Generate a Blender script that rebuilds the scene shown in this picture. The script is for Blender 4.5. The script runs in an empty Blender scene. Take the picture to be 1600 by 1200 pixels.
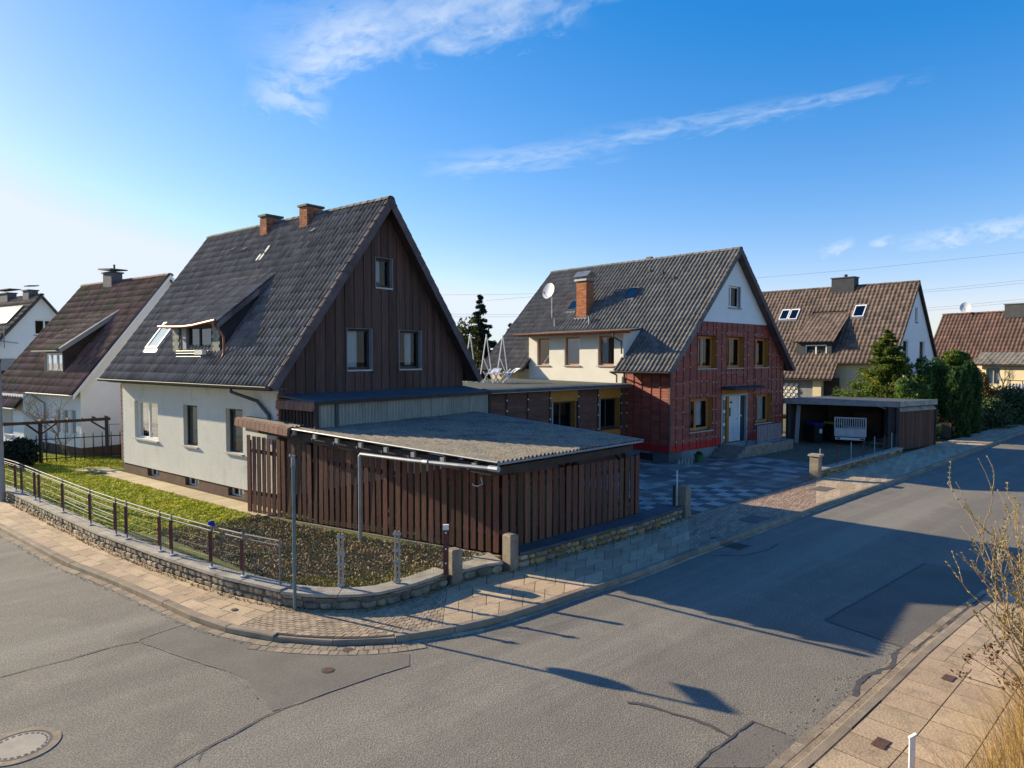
import bpy, math, random
import numpy as np
from mathutils import Vector, Matrix

random.seed(7)
rng = np.random.default_rng(7)
R = math.radians
SC = bpy.context.scene
COL = SC.collection

# ------------------------------------------------------------------ camera
CAM_H, PITCH, LENS = 4.6, 2.25, 24.0
cd = bpy.data.cameras.new('camera')
cam = bpy.data.objects.new('camera', cd)
COL.objects.link(cam)
cd.lens = LENS; cd.sensor_width = 36.0; cd.clip_start = 0.1; cd.clip_end = 3000
cam.location = (0, 0, CAM_H)
cam.rotation_euler = (R(90 - PITCH), 0, 0)
SC.camera = cam

# ------------------------------------------------------------------ sun and sky
SUN_EL = 20.9
SUN_TO = Vector((-0.895 * math.cos(R(SUN_EL)), 0.446 * math.cos(R(SUN_EL)), math.sin(R(SUN_EL)))).normalized()
SUN_AZ = math.atan2(SUN_TO.x, SUN_TO.y)          # from +Y towards +X
sd = bpy.data.lights.new('sun', 'SUN')
sd.energy = 3.4; sd.angle = R(0.53); sd.color = (1.0, 0.87, 0.62)
sun = bpy.data.objects.new('sun', sd); COL.objects.link(sun)
sun.location = (-40, 20, 40)
sun.rotation_euler = (-SUN_TO).to_track_quat('-Z', 'Y').to_euler()

world = bpy.data.worlds.new('World'); SC.world = world
world.use_nodes = True
wn, wl = world.node_tree.nodes, world.node_tree.links
wn.clear()
def W(t, **k):
    n = wn.new(t)
    for a, b in k.items(): setattr(n, a, b)
    return n
def wmath(op, a, b=None, c=None, clamp=False):
    n = W('ShaderNodeMath', operation=op); n.use_clamp = clamp
    for i, v in enumerate((a, b, c)):
        if v is None: continue
        if isinstance(v, (int, float)): n.inputs[i].default_value = v
        else: wl.new(v, n.inputs[i])
    return n.outputs[0]
sky = W('ShaderNodeTexSky', sky_type='NISHITA')
sky.sun_disc = False
sky.sun_elevation = R(SUN_EL); sky.sun_rotation = SUN_AZ
sky.altitude = 100; sky.air_density = 1.0; sky.dust_density = 0.32; sky.ozone_density = 2.6
hs = W('ShaderNodeHueSaturation'); hs.inputs['Hue'].default_value = 0.497; hs.inputs['Saturation'].default_value = 1.22; hs.inputs['Value'].default_value = 1.0
wl.new(sky.outputs[0], hs.inputs['Color'])
tc = W('ShaderNodeTexCoord')
sep = W('ShaderNodeSeparateXYZ'); wl.new(tc.outputs['Generated'], sep.inputs[0])
az = wmath('ARCTAN2', sep.outputs[0], sep.outputs[1])
el = wmath('ARCSINE', sep.outputs[2])
def streak(azc, elc, ang, hl, hw, ns, nt, lo, hi, seed, amount):
    """a band of cirrus: centre, tilt, half length, half width (degrees)"""
    ca, sa = math.cos(R(ang)), math.sin(R(ang))
    dx = wmath('SUBTRACT', az, R(azc)); dy = wmath('SUBTRACT', el, R(elc))
    s = wmath('ADD', wmath('MULTIPLY', dx, ca), wmath('MULTIPLY', dy, sa))
    t = wmath('SUBTRACT', wmath('MULTIPLY', dy, ca), wmath('MULTIPLY', dx, sa))
    cb = W('ShaderNodeCombineXYZ')
    wl.new(wmath('MULTIPLY', s, ns), cb.inputs[0]); wl.new(wmath('MULTIPLY', t, nt), cb.inputs[1]); cb.inputs[2].default_value = seed
    nz = W('ShaderNodeTexNoise'); nz.inputs['Scale'].default_value = 1.0; nz.inputs['Detail'].default_value = 9; nz.inputs['Roughness'].default_value = 0.62; nz.inputs['Distortion'].default_value = 0.5
    wl.new(cb.outputs[0], nz.inputs['Vector'])
    # envelope
    es = wmath('SUBTRACT', 1.0, wmath('POWER', wmath('ABSOLUTE', wmath('DIVIDE', s, R(hl))), 2.0), clamp=True)
    tw = wmath('ADD', t, wmath('MULTIPLY', wmath('SUBTRACT', nz.outputs[0], 0.5), R(hw) * 2.2))
    et = wmath('SUBTRACT', 1.0, wmath('POWER', wmath('ABSOLUTE', wmath('DIVIDE', tw, R(hw))), 2.0), clamp=True)
    mr = W('ShaderNodeMapRange'); mr.inputs[1].default_value = lo; mr.inputs[2].default_value = hi
    wl.new(nz.outputs[0], mr.inputs[0])
    return wmath('MULTIPLY', wmath('MULTIPLY', wmath('MULTIPLY', es, et), mr.outputs[0]), amount)
cl = [streak(1.0, 16.1, 5, 9, 1.2, 16, 70, .36, .66, 3.1, .45),
      streak(14.0, 18.0, 4, 10, 0.9, 16, 70, .36, .66, 7.7, .40),
      streak(24.5, 18.7, 4, 7, 0.6, 18, 80, .38, .66, 9.2, .40),
      streak(-8.0, 25.4, 10, 15, 2.7, 12, 34, .26, .80, 11.3, .62),
      streak(-14.5, 23.2, 22, 5.5, 2.4, 22, 50, .36, .64, 5.9, .45),
      streak(-17.8, 19.9, -8, 3.4, 1.7, 26, 50, .34, .60, 15.9, .5),
      streak(-1.0, 27.5, 12, 17, 3.0, 26, 44, .30, .80, 14.3, .42),
      streak(34.5, 8.6, 5, 5.5, 0.8, 40, 70, .38, .60, 21.0, .6),
      streak(25.3, 8.2, 20, 1.4, 0.5, 60, 90, .36, .58, 24.0, .5), streak(28.2, 8.4, 15, 1.0, 0.4, 60, 90, .36, .58, 26.0, .5)]
tot = cl[0]
for c_ in cl[1:]: tot = wmath('ADD', tot, c_, clamp=True)
mixc = W('ShaderNodeMixRGB'); wl.new(tot, mixc.inputs[0])
# deep clear spring sky: slope and offset per channel give the photograph's saturated blue
sp_ = W('ShaderNodeSeparateColor'); wl.new(hs.outputs[0], sp_.inputs[0]); cb_ = W('ShaderNodeCombineColor')
for k_, (sl_k, off_k, lo_k) in enumerate(((.72, -.31, .08), (.52, -.04, .2), (.45, .70, .2))):
    wl.new(wmath('MINIMUM', wmath('MAXIMUM', wmath('MULTIPLY_ADD', sp_.outputs[k_], sl_k, off_k), lo_k), (2.35, 2.62, 2.95)[k_]), cb_.inputs[k_])
wl.new(cb_.outputs[0], mixc.inputs[1])
mixc.inputs[2].default_value = (2.3, 2.6, 3.0, 1)
bg = W('ShaderNodeBackground'); bg.inputs[1].default_value = 0.135
wl.new(mixc.outputs[0], bg.inputs[0])
wo = W('ShaderNodeOutputWorld'); wl.new(bg.outputs[0], wo.inputs[0])

vs = SC.view_settings
vs.view_transform = 'Standard'; vs.look = 'None'; vs.gamma = 1.0; vs.use_curve_mapping = False
vs.exposure = 1.36

# ------------------------------------------------------------------ planning helper
_c, _s = math.cos(R(PITCH)), math.sin(R(PITCH))
F_ = 1600 * LENS / 36.0
def G(px, py, z=0.0):
    """world point at height z seen at a photograph pixel"""
    u = (600 - py) / F_; r = (px - 800) / F_
    d = (r, _c + u * _s, -_s + u * _c)
    t = (z - CAM_H) / d[2]
    return Vector((d[0] * t, d[1] * t, z))

# ------------------------------------------------------------------ materials
MATS = {}
def mat(name, col, col2=None, rough=0.85, scale=2.0, stretch=(1, 1, 1), piece=0.0, fine=0.0, fscale=60.0,
        bump=0.0, bscale=40.0, stains=(), spec=0.3, metal=0.0, contrast=0.5, transl=0.0):
    m = bpy.data.materials.new(name); m.use_nodes = True
    n, l = m.node_tree.nodes, m.node_tree.links
    b = n['Principled BSDF']
    b.inputs['Roughness'].default_value = rough; b.inputs['Metallic'].default_value = metal
    b.inputs['Specular IOR Level'].default_value = spec
    geo = n.new('ShaderNodeNewGeometry')
    mp = n.new('ShaderNodeMapping'); l.new(geo.outputs['Position'], mp.inputs[0]); mp.inputs['Scale'].default_value = stretch
    nz = n.new('ShaderNodeTexNoise'); nz.inputs['Scale'].default_value = scale; nz.inputs['Detail'].default_value = 7; nz.inputs['Roughness'].default_value = .6
    l.new(mp.outputs[0], nz.inputs['Vector'])
    mr = n.new('ShaderNodeMapRange'); mr.inputs[1].default_value = .5 - .25 * contrast / .5 * .6; mr.inputs[2].default_value = .5 + .25 * contrast / .5 * .6
    l.new(nz.outputs[0], mr.inputs[0])
    mix = n.new('ShaderNodeMixRGB'); l.new(mr.outputs[0], mix.inputs[0])
    c2 = col2 or tuple(x * 0.7 for x in col)
    mix.inputs[1].default_value = (*col, 1); mix.inputs[2].default_value = (*c2, 1)
    out = mix.outputs[0]
    for (sc_, sscale, lo, hi, amt, sst, *rot_) in stains:
        q = n.new('ShaderNodeTexNoise'); q.inputs['Scale'].default_value = sscale; q.inputs['Detail'].default_value = 8; q.inputs['Roughness'].default_value = .65
        qm = n.new('ShaderNodeMapping'); qm.inputs['Scale'].default_value = sst; qm.inputs['Location'].default_value = (sscale * 3.1, 1.7, 9.2)
        l.new(geo.outputs['Position'], qm.inputs[0]); l.new(qm.outputs[0], q.inputs['Vector'])
        if rot_: qm.vector_type = 'TEXTURE'; qm.inputs['Rotation'].default_value = (0, 0, R(rot_[0])); qm.inputs['Scale'].default_value = tuple(1 / v for v in sst)
        qr = n.new('ShaderNodeMapRange'); qr.inputs[1].default_value = lo; qr.inputs[2].default_value = hi; qr.inputs[4].default_value = amt
        l.new(q.outputs[0], qr.inputs[0])
        mx = n.new('ShaderNodeMixRGB'); l.new(qr.outputs[0], mx.inputs[0]); l.new(out, mx.inputs[1]); mx.inputs[2].default_value = (*sc_, 1)
        out = mx.outputs[0]
    if piece or fine:
        hsv = n.new('ShaderNodeHueSaturation'); l.new(out, hsv.inputs['Color'])
        val = None
        if piece:
            oi = n.new('ShaderNodeObjectInfo')
            ad = n.new('ShaderNodeMath'); ad.operation = 'ADD'; l.new(oi.outputs['Random'], ad.inputs[0]); l.new(geo.outputs['Random Per Island'], ad.inputs[1])
            fr = n.new('ShaderNodeMath'); fr.operation = 'FRACT'; l.new(ad.outputs[0], fr.inputs[0])
            pr = n.new('ShaderNodeMapRange'); pr.inputs[3].default_value = 1 - piece; pr.inputs[4].default_value = 1 + piece
            l.new(fr.outputs[0], pr.inputs[0]); val = pr.outputs[0]
            f2 = n.new('ShaderNodeMath'); f2.operation = 'MULTIPLY'; l.new(fr.outputs[0], f2.inputs[0]); f2.inputs[1].default_value = 7.31
            f3 = n.new('ShaderNodeMath'); f3.operation = 'FRACT'; l.new(f2.outputs[0], f3.inputs[0])
            hr = n.new('ShaderNodeMapRange'); hr.inputs[3].default_value = .5 - .03 * piece; hr.inputs[4].default_value = .5 + .03 * piece
            l.new(f3.outputs[0], hr.inputs[0]); l.new(hr.outputs[0], hsv.inputs['Hue'])
        if fine:
            fn = n.new('ShaderNodeTexNoise'); fn.inputs['Scale'].default_value = fscale; fn.inputs['Detail'].default_value = 3; fn.inputs['Roughness'].default_value = .7
            l.new(geo.outputs['Position'], fn.inputs['Vector'])
            fm = n.new('ShaderNodeMapRange'); fm.inputs[1].default_value = .3; fm.inputs[2].default_value = .7; fm.inputs[3].default_value = 1 - fine; fm.inputs[4].default_value = 1 + fine
            l.new(fn.outputs[0], fm.inputs[0])
            if val is None: val = fm.outputs[0]
            else:
                mm = n.new('ShaderNodeMath'); mm.operation = 'MULTIPLY'; l.new(val, mm.inputs[0]); l.new(fm.outputs[0], mm.inputs[1]); val = mm.outputs[0]
        l.new(val, hsv.inputs['Value']); out = hsv.outputs[0]
    l.new(out, b.inputs['Base Color'])
    if bump:
        bn = n.new('ShaderNodeTexNoise'); bn.inputs['Scale'].default_value = bscale; bn.inputs['Detail'].default_value = 5
        l.new(mp.outputs[0], bn.inputs['Vector'])
        bp = n.new('ShaderNodeBump'); bp.inputs['Strength'].default_value = bump; bp.inputs['Distance'].default_value = .02
        l.new(bn.outputs[0], bp.inputs['Height']); l.new(bp.outputs[0], b.inputs['Normal'])
    if transl:
        tr = n.new('ShaderNodeBsdfTranslucent'); l.new(out, tr.inputs[0])
        ms = n.new('ShaderNodeMixShader'); ms.inputs[0].default_value = transl
        l.new(b.outputs[0], ms.inputs[1]); l.new(tr.outputs[0], ms.inputs[2])
        l.new(ms.outputs[0], n['Material Output'].inputs[0])
    MATS[name] = m
    return m

def glass(name, tint=(.75, .82, .85), k=.75):
    m = bpy.data.materials.new(name); m.use_nodes = True
    n, l = m.node_tree.nodes, m.node_tree.links
    n.remove(n['Principled BSDF'])
    t = n.new('ShaderNodeBsdfTransparent'); t.inputs[0].default_value = (*tint, 1)
    g = n.new('ShaderNodeBsdfGlossy'); g.inputs[0].default_value = (1, 1, 1, 1); g.inputs['Roughness'].default_value = .01
    f = n.new('ShaderNodeFresnel'); f.inputs[0].default_value = 1.5
    a = n.new('ShaderNodeMath'); a.operation = 'MULTIPLY'; a.use_clamp = True; a.inputs[1].default_value = k; l.new(f.outputs[0], a.inputs[0])
    s = n.new('ShaderNodeMixShader'); l.new(a.outputs[0], s.inputs[0]); l.new(t.outputs[0], s.inputs[1]); l.new(g.outputs[0], s.inputs[2])
    l.new(s.outputs[0], n['Material Output'].inputs[0])
    MATS[name] = m
    return m

U1 = (1, 1, 1)
M_asphalt = mat('asphalt', (.240, .206, .155), (.185, .160, .122), (.9), .55, fine=.46, fscale=34, bump=.5, bscale=45, contrast=.9,
                stains=[((.30, .25, .18), 2.2, .5, .72, .55, U1), ((.135, .118, .092), .8, .54, .70, .6, (1, .4, 1)), ((.10, .09, .072), 5, .66, .74, .7, U1), ((.31, .272, .21), 1.0, .50, .62, .45, (.035, .75, 1), 43.5), ((.15, .132, .105), 1.0, .52, .66, .45, (.03, .9, 1), 42)])
M_asphalt_dark = mat('asphalt_dark', (.165, .144, .112), (.135, .118, .094), .9, .8, fine=.3, fscale=60, bump=.3, bscale=70)
M_asphalt_mid = mat('asphalt_mid', (.200, .172, .132), (.160, .139, .108), .9, 1.2, fine=.35, fscale=60, bump=.3, bscale=70)
M_tar = mat('tar', (.075, .068, .060), (.11, .098, .082), .7, 8)
M_crack = mat('crack_sand', (.26, .23, .18), (.16, .145, .12), .9, 14)
M_slab = mat('pavement_slab', (.58, .415, .25), (.44, .315, .19), .9, 1.6, piece=.17, fine=.25, fscale=38, bump=.3, bscale=30, contrast=.8,
             stains=[((.22, .175, .12), 3.2, .52, .70, .65, U1), ((.56, .42, .27), 1.1, .55, .7, .4, U1)])
M_joint = mat('joint_sand', (.12, .095, .062), (.07, .057, .04), .95, 6)
M_paver = mat('paver', (.50, .365, .225), (.37, .27, .17), .9, 3, piece=.2, fine=.2, fscale=50,
              stains=[((.22, .175, .115), 2.2, .52, .7, .55, U1)])
M_paver_red = mat('paver_red', (.44, .29, .185), (.32, .215, .145), .9, 3, piece=.22, fine=.2, fscale=50)
M_gutter = mat('gutter_paver', (.36, .275, .18), (.25, .195, .13), .9, 3, piece=.2, fine=.3, fscale=40, stains=[((.20, .16, .11), 2.5, .5, .68, .6, U1)])
M_kerb = mat('kerb_concrete', (.34, .26, .175), (.23, .18, .125), .9, 3, piece=.16, fine=.15, bump=.2)
M_coping = mat('coping_concrete', (.47, .41, .32), (.31, .27, .205), .9, 2.4, fine=.2, bump=.3, stains=[((.12, .115, .09), 4, .55, .72, .7, U1)])
M_stone = mat('field_stone', (.40, .32, .21), (.25, .20, .14), .9, 5, piece=.35, fine=.25, fscale=30, bump=.5, bscale=18, stains=[((.13, .12, .08), 3, .55, .7, .6, U1)])
M_stone_y = mat('ochre_stone', (.46, .29, .11), (.28, .185, .085), .9, 5, piece=.4, fine=.25, fscale=30, bump=.5, bscale=18, stains=[((.10, .10, .06), 3, .5, .68, .7, U1)])
M_stone_g = mat('grey_stone', (.28, .235, .17), (.165, .145, .11), .9, 4, piece=.35, fine=.3, fscale=30, bump=.5, bscale=18, stains=[((.06, .06, .04), 3, .5, .68, .6, U1)])
M_mortar = mat('mortar', (.20, .175, .13), (.12, .11, .08), .95, 8, bump=.4)
M_pillar = mat('pillar_concrete', (.34, .275, .19), (.21, .172, .125), .9, 4, fine=.4, fscale=70, bump=.6, bscale=60)
M_soil = mat('soil', (.22, .165, .095), (.13, .10, .06), .95, 4, bump=.6, bscale=20)
M_turf = mat('turf', (.13, .14, .022), (.055, .075, .018), .95, 1.6, bump=.6, bscale=25, stains=[((.13, .11, .04), 2.2, .5, .68, .5, U1)])
M_field = mat('far_ground', (.19, .17, .09), (.13, .125, .06), .95, .05)
M_path = mat('path_slab', (.60, .48, .29), (.48, .38, .235), .9, 1.4, piece=.08, fine=.12, bump=.2)
M_grass = mat('grass_blades', (.20, .28, .012), (.32, .31, .02), .8, 1.4, piece=.35, transl=.25)
M_moss = mat('moss', (.33, .34, .016), (.46, .40, .035), .95, 1.6, piece=.35)
M_weed = mat('weed', (.16, .15, .04), (.20, .15, .06), .9, 3, piece=.4)
M_litter = mat('leaf_litter', (.36, .255, .125), (.24, .18, .095), .9, 2, piece=.32, stains=[((.09, .10, .025), 1.3, .52, .66, .8, U1)])
M_render_w = mat('roughcast_grey', (.66, .64, .57), (.58, .56, .505), .92, .9, fine=.10, fscale=22, bump=.5, bscale=40, contrast=.8,
                 stains=[((.44, .41, .34), 2.2, .54, .76, .55, (2.2, 2.2, .3)), ((.40, .38, .33), 1.1, .58, .74, .5, U1)])
M_render_white = mat('white_render', (.86, .84, .79), (.81, .79, .75), .9, 1.4, fine=.05, fscale=30, bump=.2, bscale=50)
M_render_cream = mat('cream_render', (.80, .75, .65), (.74, .69, .60), .9, 1.4, fine=.05, fscale=30, bump=.2, bscale=50)
M_render_warm = mat('yellow_render', (.74, .60, .38), (.66, .53, .34), .9, 1.4, fine=.05, bump=.2)
M_plinth = mat('plinth_brown', (.15, .088, .055), (.105, .066, .045), .9, 3, fine=.25, bump=.5, bscale=50)
M_plinth_g = mat('plinth_grey', (.27, .27, .265), (.20, .20, .195), .9, 2, fine=.2, bump=.3)
M_brick = mat('red_brick', (.44, .165, .08), (.30, .112, .06), .9, 9, piece=.28, fine=.2, stains=[((.12, .07, .05), 3.5, .55, .72, .6, U1)])
M_brick2 = mat('orange_brick', (.48, .185, .082), (.38, .14, .066), .9, 9, piece=.22, fine=.15, stains=[((.15, .09, .06), 2, .6, .75, .5, U1)])
TS = [((.055, .075, .03), 1.1, .56, .72, .45, U1), ((.105, .05, .07), 2.6, .56, .7, .35, U1)]
M_tile1 = mat('dark_roof_tile', (.215, .188, .170), (.130, .115, .107), .82, 1.8, piece=.3, fine=.25, fscale=30, stains=TS, contrast=.8, spec=.15)
M_tile2 = mat('charcoal_roof_tile', (.20, .182, .160), (.140, .128, .115), .78, 1.5, piece=.2, fine=.2, fscale=30, spec=.2, stains=[((.16, .15, .13), 2, .56, .75, .4, U1)])
M_tile3 = mat('brown_roof_tile', (.19, .130, .10), (.125, .090, .072), .8, 1.2, piece=.28, fine=.2, fscale=20, stains=[((.20, .17, .145), 1.6, .55, .75, .4, U1)])
M_tile4 = mat('red_roof_tile', (.155, .088, .072), (.105, .063, .055), .8, 1.2, piece=.25, fine=.2, fscale=20)
M_tileL = mat('mossy_roof_tile', (.235, .115, .085), (.145, .078, .065), .85, 1.6, piece=.35, fine=.2, fscale=20, contrast=.9,
              stains=[((.07, .095, .028), .9, .5, .66, .8, U1), ((.19, .045, .15), .7, .6, .72, .5, U1)])
M_verge = mat('verge_tile', (.15, .108, .10), (.105, .078, .074), .8, 4, piece=.14, fine=.15)
M_boarddk = mat('dark_stained_board', (.135, .068, .047), (.076, .041, .031), .72, 2.5, stretch=(9, 9, .5), piece=.28, fine=.2, fscale=50, bump=.3, bscale=10)
M_slat = mat('brown_slat', (.185, .076, .044), (.110, .049, .032), .75, 2.5, stretch=(9, 9, .5), piece=.36, fine=.2, fscale=50, bump=.3, bscale=10,
             stains=[((.17, .075, .04), 2.2, .56, .75, .55, (5, 5, .5))])
M_beam = mat('dark_beam', (.075, .052, .042), (.046, .034, .030), .8, 3, fine=.25, bump=.3)
M_redpanel = mat('oxblood_panel', (.36, .072, .036), (.235, .052, .030), .62, 2.4, stretch=(1, 1, 3), piece=.2, fine=.3, fscale=26, bump=.35, bscale=24, spec=.4,
                 stains=[((.42, .18, .13), 3.6, .58, .72, .55, (.8, .8, 5)), ((.07, .025, .02), 1.3, .55, .72, .5, U1)])
M_redband = mat('bright_red_band', (.58, .015, .018), (.46, .014, .016), .6, 3, fine=.15)
M_strip = mat('dark_red_strip', (.17, .040, .028), (.11, .03, .024), .7, 3, fine=.2)
M_brpanel = mat('brown_panel', (.165, .070, .044), (.100, .047, .033), .65, 2.4, stretch=(1, 1, 3), piece=.2, fine=.3, fscale=26, bump=.35, bscale=24)
M_ochre = mat('ochre_board', (.46, .20, .034), (.36, .155, .028), .7, 3, fine=.2, stretch=(1, 1, 3))
M_woodfr = mat('orange_window_wood', (.58, .24, .08), (.46, .18, .06), .55, 4, stretch=(1, 1, 3), fine=.12)
M_darkfr = mat('dark_window_frame', (.06, .055, .055), (.045, .042, .04), .5, 4)
M_greyfr = mat('grey_window_reveal', (.33, .32, .31), (.28, .27, .26), .6, 4)
M_whitefr = mat('white_window_frame', (.82, .80, .77), (.76, .74, .71), .45, 4)
M_sill = mat('sill_stone', (.50, .46, .40), (.40, .37, .33), .7, 5)
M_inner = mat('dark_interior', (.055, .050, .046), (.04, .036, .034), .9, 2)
M_curtain = mat('net_curtain', (.74, .77, .80), (.60, .63, .66), .9, 8, stretch=(4, 4, .5), transl=.15)
M_teal = mat('teal_reflection', (.02, .12, .13), (.05, .20, .20), .4, 3, fine=.3, fscale=12)  # dark reflection of trees in window glass, put into the colour
M_zinc = mat('zinc', (.28, .29, .30), (.20, .21, .22), .45, 4, metal=.6, fine=.1)
M_zincdk = mat('dark_zinc', (.095, .092, .092), (.065, .064, .066), .6, 4, metal=.05)
M_rail = mat('rail_tube', (.22, .215, .205), (.15, .148, .144), .55, 5, metal=.15)
M_copper = mat('copper', (.36, .15, .085), (.23, .10, .065), .5, 5, metal=.5)
M_slate = mat('slate_shingle', (.30, .31, .25), (.22, .23, .19), .8, 6, piece=.22, fine=.15)
M_chim = mat('chimney_slate', (.15, .145, .15), (.11, .107, .112), .8, 5, fine=.25)
M_slatedk = mat('dark_slate', (.055, .058, .065), (.042, .044, .05), .8, 3, piece=.2, fine=.15)
M_felt = mat('bitumen_felt', (.105, .112, .112), (.072, .079, .082), .88, 1.4, fine=.3, fscale=40, stains=[((.12, .125, .12), 2.2, .55, .75, .4, U1)])
M_feltgreen = mat('mossy_felt', (.115, .12, .088), (.075, .08, .062), .9, 1.6, fine=.35, fscale=40)
M_corr = mat('fibre_cement', (.33, .265, .175), (.19, .17, .14), .92, 2.0, fine=.55, fscale=26, bump=.4, bscale=30, contrast=.8,
             stains=[((.055, .058, .06), 1.4, .52, .66, .55, U1), ((.50, .46, .40), 11, .67, .70, .95, U1)])
M_corrpl = mat('ribbed_plastic', (.46, .42, .33), (.34, .31, .255), .6, 2.2, stretch=(1, 1, .4), piece=.1, stains=[((.16, .16, .145), 3, .54, .72, .6, (3, 3, .3))])
M_fringe = mat('brown_edge_tile', (.26, .135, .092), (.18, .095, .070), .8, 5, piece=.15, fine=.15)
M_metal = mat('galvanised', (.42, .43, .43), (.32, .33, .34), .45, 5, metal=.55, fine=.1)
M_polegrey = mat('grey_pole', (.30, .31, .32), (.24, .25, .26), .5, 5, metal=.3)
M_polegreen = mat('sign_pole', (.16, .22, .235), (.13, .17, .18), .45, 5, metal=.35)
M_postred = mat('oxblood_post', (.15, .045, .030), (.10, .034, .026), .6, 5, piece=.2)
M_wire = mat('green_wire', (.045, .075, .065), (.035, .055, .05), .6, 5)
M_wiregrey = mat('grey_wire', (.24, .24, .23), (.17, .17, .17), .5, 5, metal=.4)
M_black = mat('black_metal', (.028, .026, .025), (.02, .02, .02), .6, 5)
M_white = mat('white_plastic', (.72, .73, .74), (.66, .67, .68), .5, 4)
M_blue = mat('blue_plastic', (.015, .035, .30), (.012, .025, .24), .45, 4)
M_yellow = mat('yellow_plastic', (.55, .40, .02), (.45, .33, .02), .45, 4)
M_bin = mat('bin_black', (.018, .018, .02), (.014, .014, .015), .5, 4)
M_trailer = mat('trailer_steel', (.55, .58, .60), (.42, .45, .47), .45, 4, metal=.35, fine=.15)
M_rubber = mat('tyre_rubber', (.02, .02, .02), (.015, .015, .015), .8, 4)
M_solar = mat('solar_glass', (.05, .07, .11), (.04, .06, .10), .12, 4, spec=.8)
M_bark = mat('bark', (.13, .105, .075), (.08, .065, .048), .9, 6, stretch=(3, 3, .6), fine=.2)
M_twig = mat('pale_twig', (.34, .245, .15), (.22, .158, .10), .8, 7, fine=.2)
M_bud = mat('bud', (.38, .29, .10), (.27, .20, .065), .8, 9)
M_dryleaf = mat('dry_leaf', (.17, .085, .04), (.10, .05, .025), .85, 6, piece=.4)
M_drygrass = mat('dry_grass', (.50, .34, .12), (.34, .205, .07), .85, 3, piece=.4, transl=.25)
M_spruce = mat('spruce_needles', (.040, .068, .036), (.022, .042, .025), .8, 1.5, piece=.4, transl=.12)
M_gold = mat('golden_conifer', (.15, .20, .026), (.06, .105, .024), .8, .7, piece=.5, transl=.45, contrast=.9, stains=[((.52, .42, .03), .9, .54, .68, .75, U1)])
M_laurel = mat('laurel_leaf', (.17, .26, .04), (.075, .14, .03), .5, 1.2, piece=.5, transl=.45, spec=.5)
M_thuja = mat('thuja', (.085, .155, .042), (.05, .10, .03), .8, 2.0, piece=.4, transl=.4)
M_hedge = mat('hedge_leaf', (.085, .125, .042), (.05, .08, .03), .8, 2.0, piece=.4, transl=.1)
M_yshrub = mat('yellow_shrub', (.20, .18, .03), (.10, .11, .025), .8, 1.0, piece=.45, transl=.2)
M_orange = mat('orange_shrub', (.21, .125, .03), (.13, .08, .025), .8, 1.0, piece=.45, transl=.2)
M_bush = mat('dark_bush', (.02, .034, .018), (.012, .022, .013), .8, 2.0, piece=.4, transl=.1)
M_cour_w = mat('pale_courtyard_slab', (.44, .39, .32), (.31, .28, .235), .9, 3, piece=.15, fine=.25, fscale=30)
M_cour_d = mat('dark_courtyard_slab', (.175, .150, .128), (.125, .108, .094), .9, 3, piece=.25, fine=.25, fscale=30)
M_cour_m = mat('brown_courtyard_slab', (.26, .215, .17), (.18, .15, .122), .9, 2, piece=.3, fine=.3, fscale=30, stains=[((.26, .25, .235), 3, .58, .68, .6, U1)])
M_redwood = mat('redwood_panel', (.22, .072, .032), (.16, .052, .024), .7, 3, stretch=(8, 8, .5), piece=.15)
M_manhole = mat('manhole_concrete', (.44, .37, .28), (.36, .30, .23), .9, 4, fine=.15, fscale=80)
M_iron = mat('cast_iron', (.12, .095, .075), (.08, .065, .055), .75, 6, fine=.2)
M_rust = mat('rusty_iron', (.15, .075, .045), (.09, .05, .035), .85, 9, fine=.3)
M_greenpot = mat('green_pot', (.05, .16, .055), (.04, .12, .045), .5, 4)
GL = glass('window_glass')
GLdark = glass('window_glass_dim', (.55, .62, .64), .4)
GLdim = glass('window_glass_matt', (.45, .53, .56), .16)
GLsky = glass('skylight_glass', (.35, .42, .5), 1.6)

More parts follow.
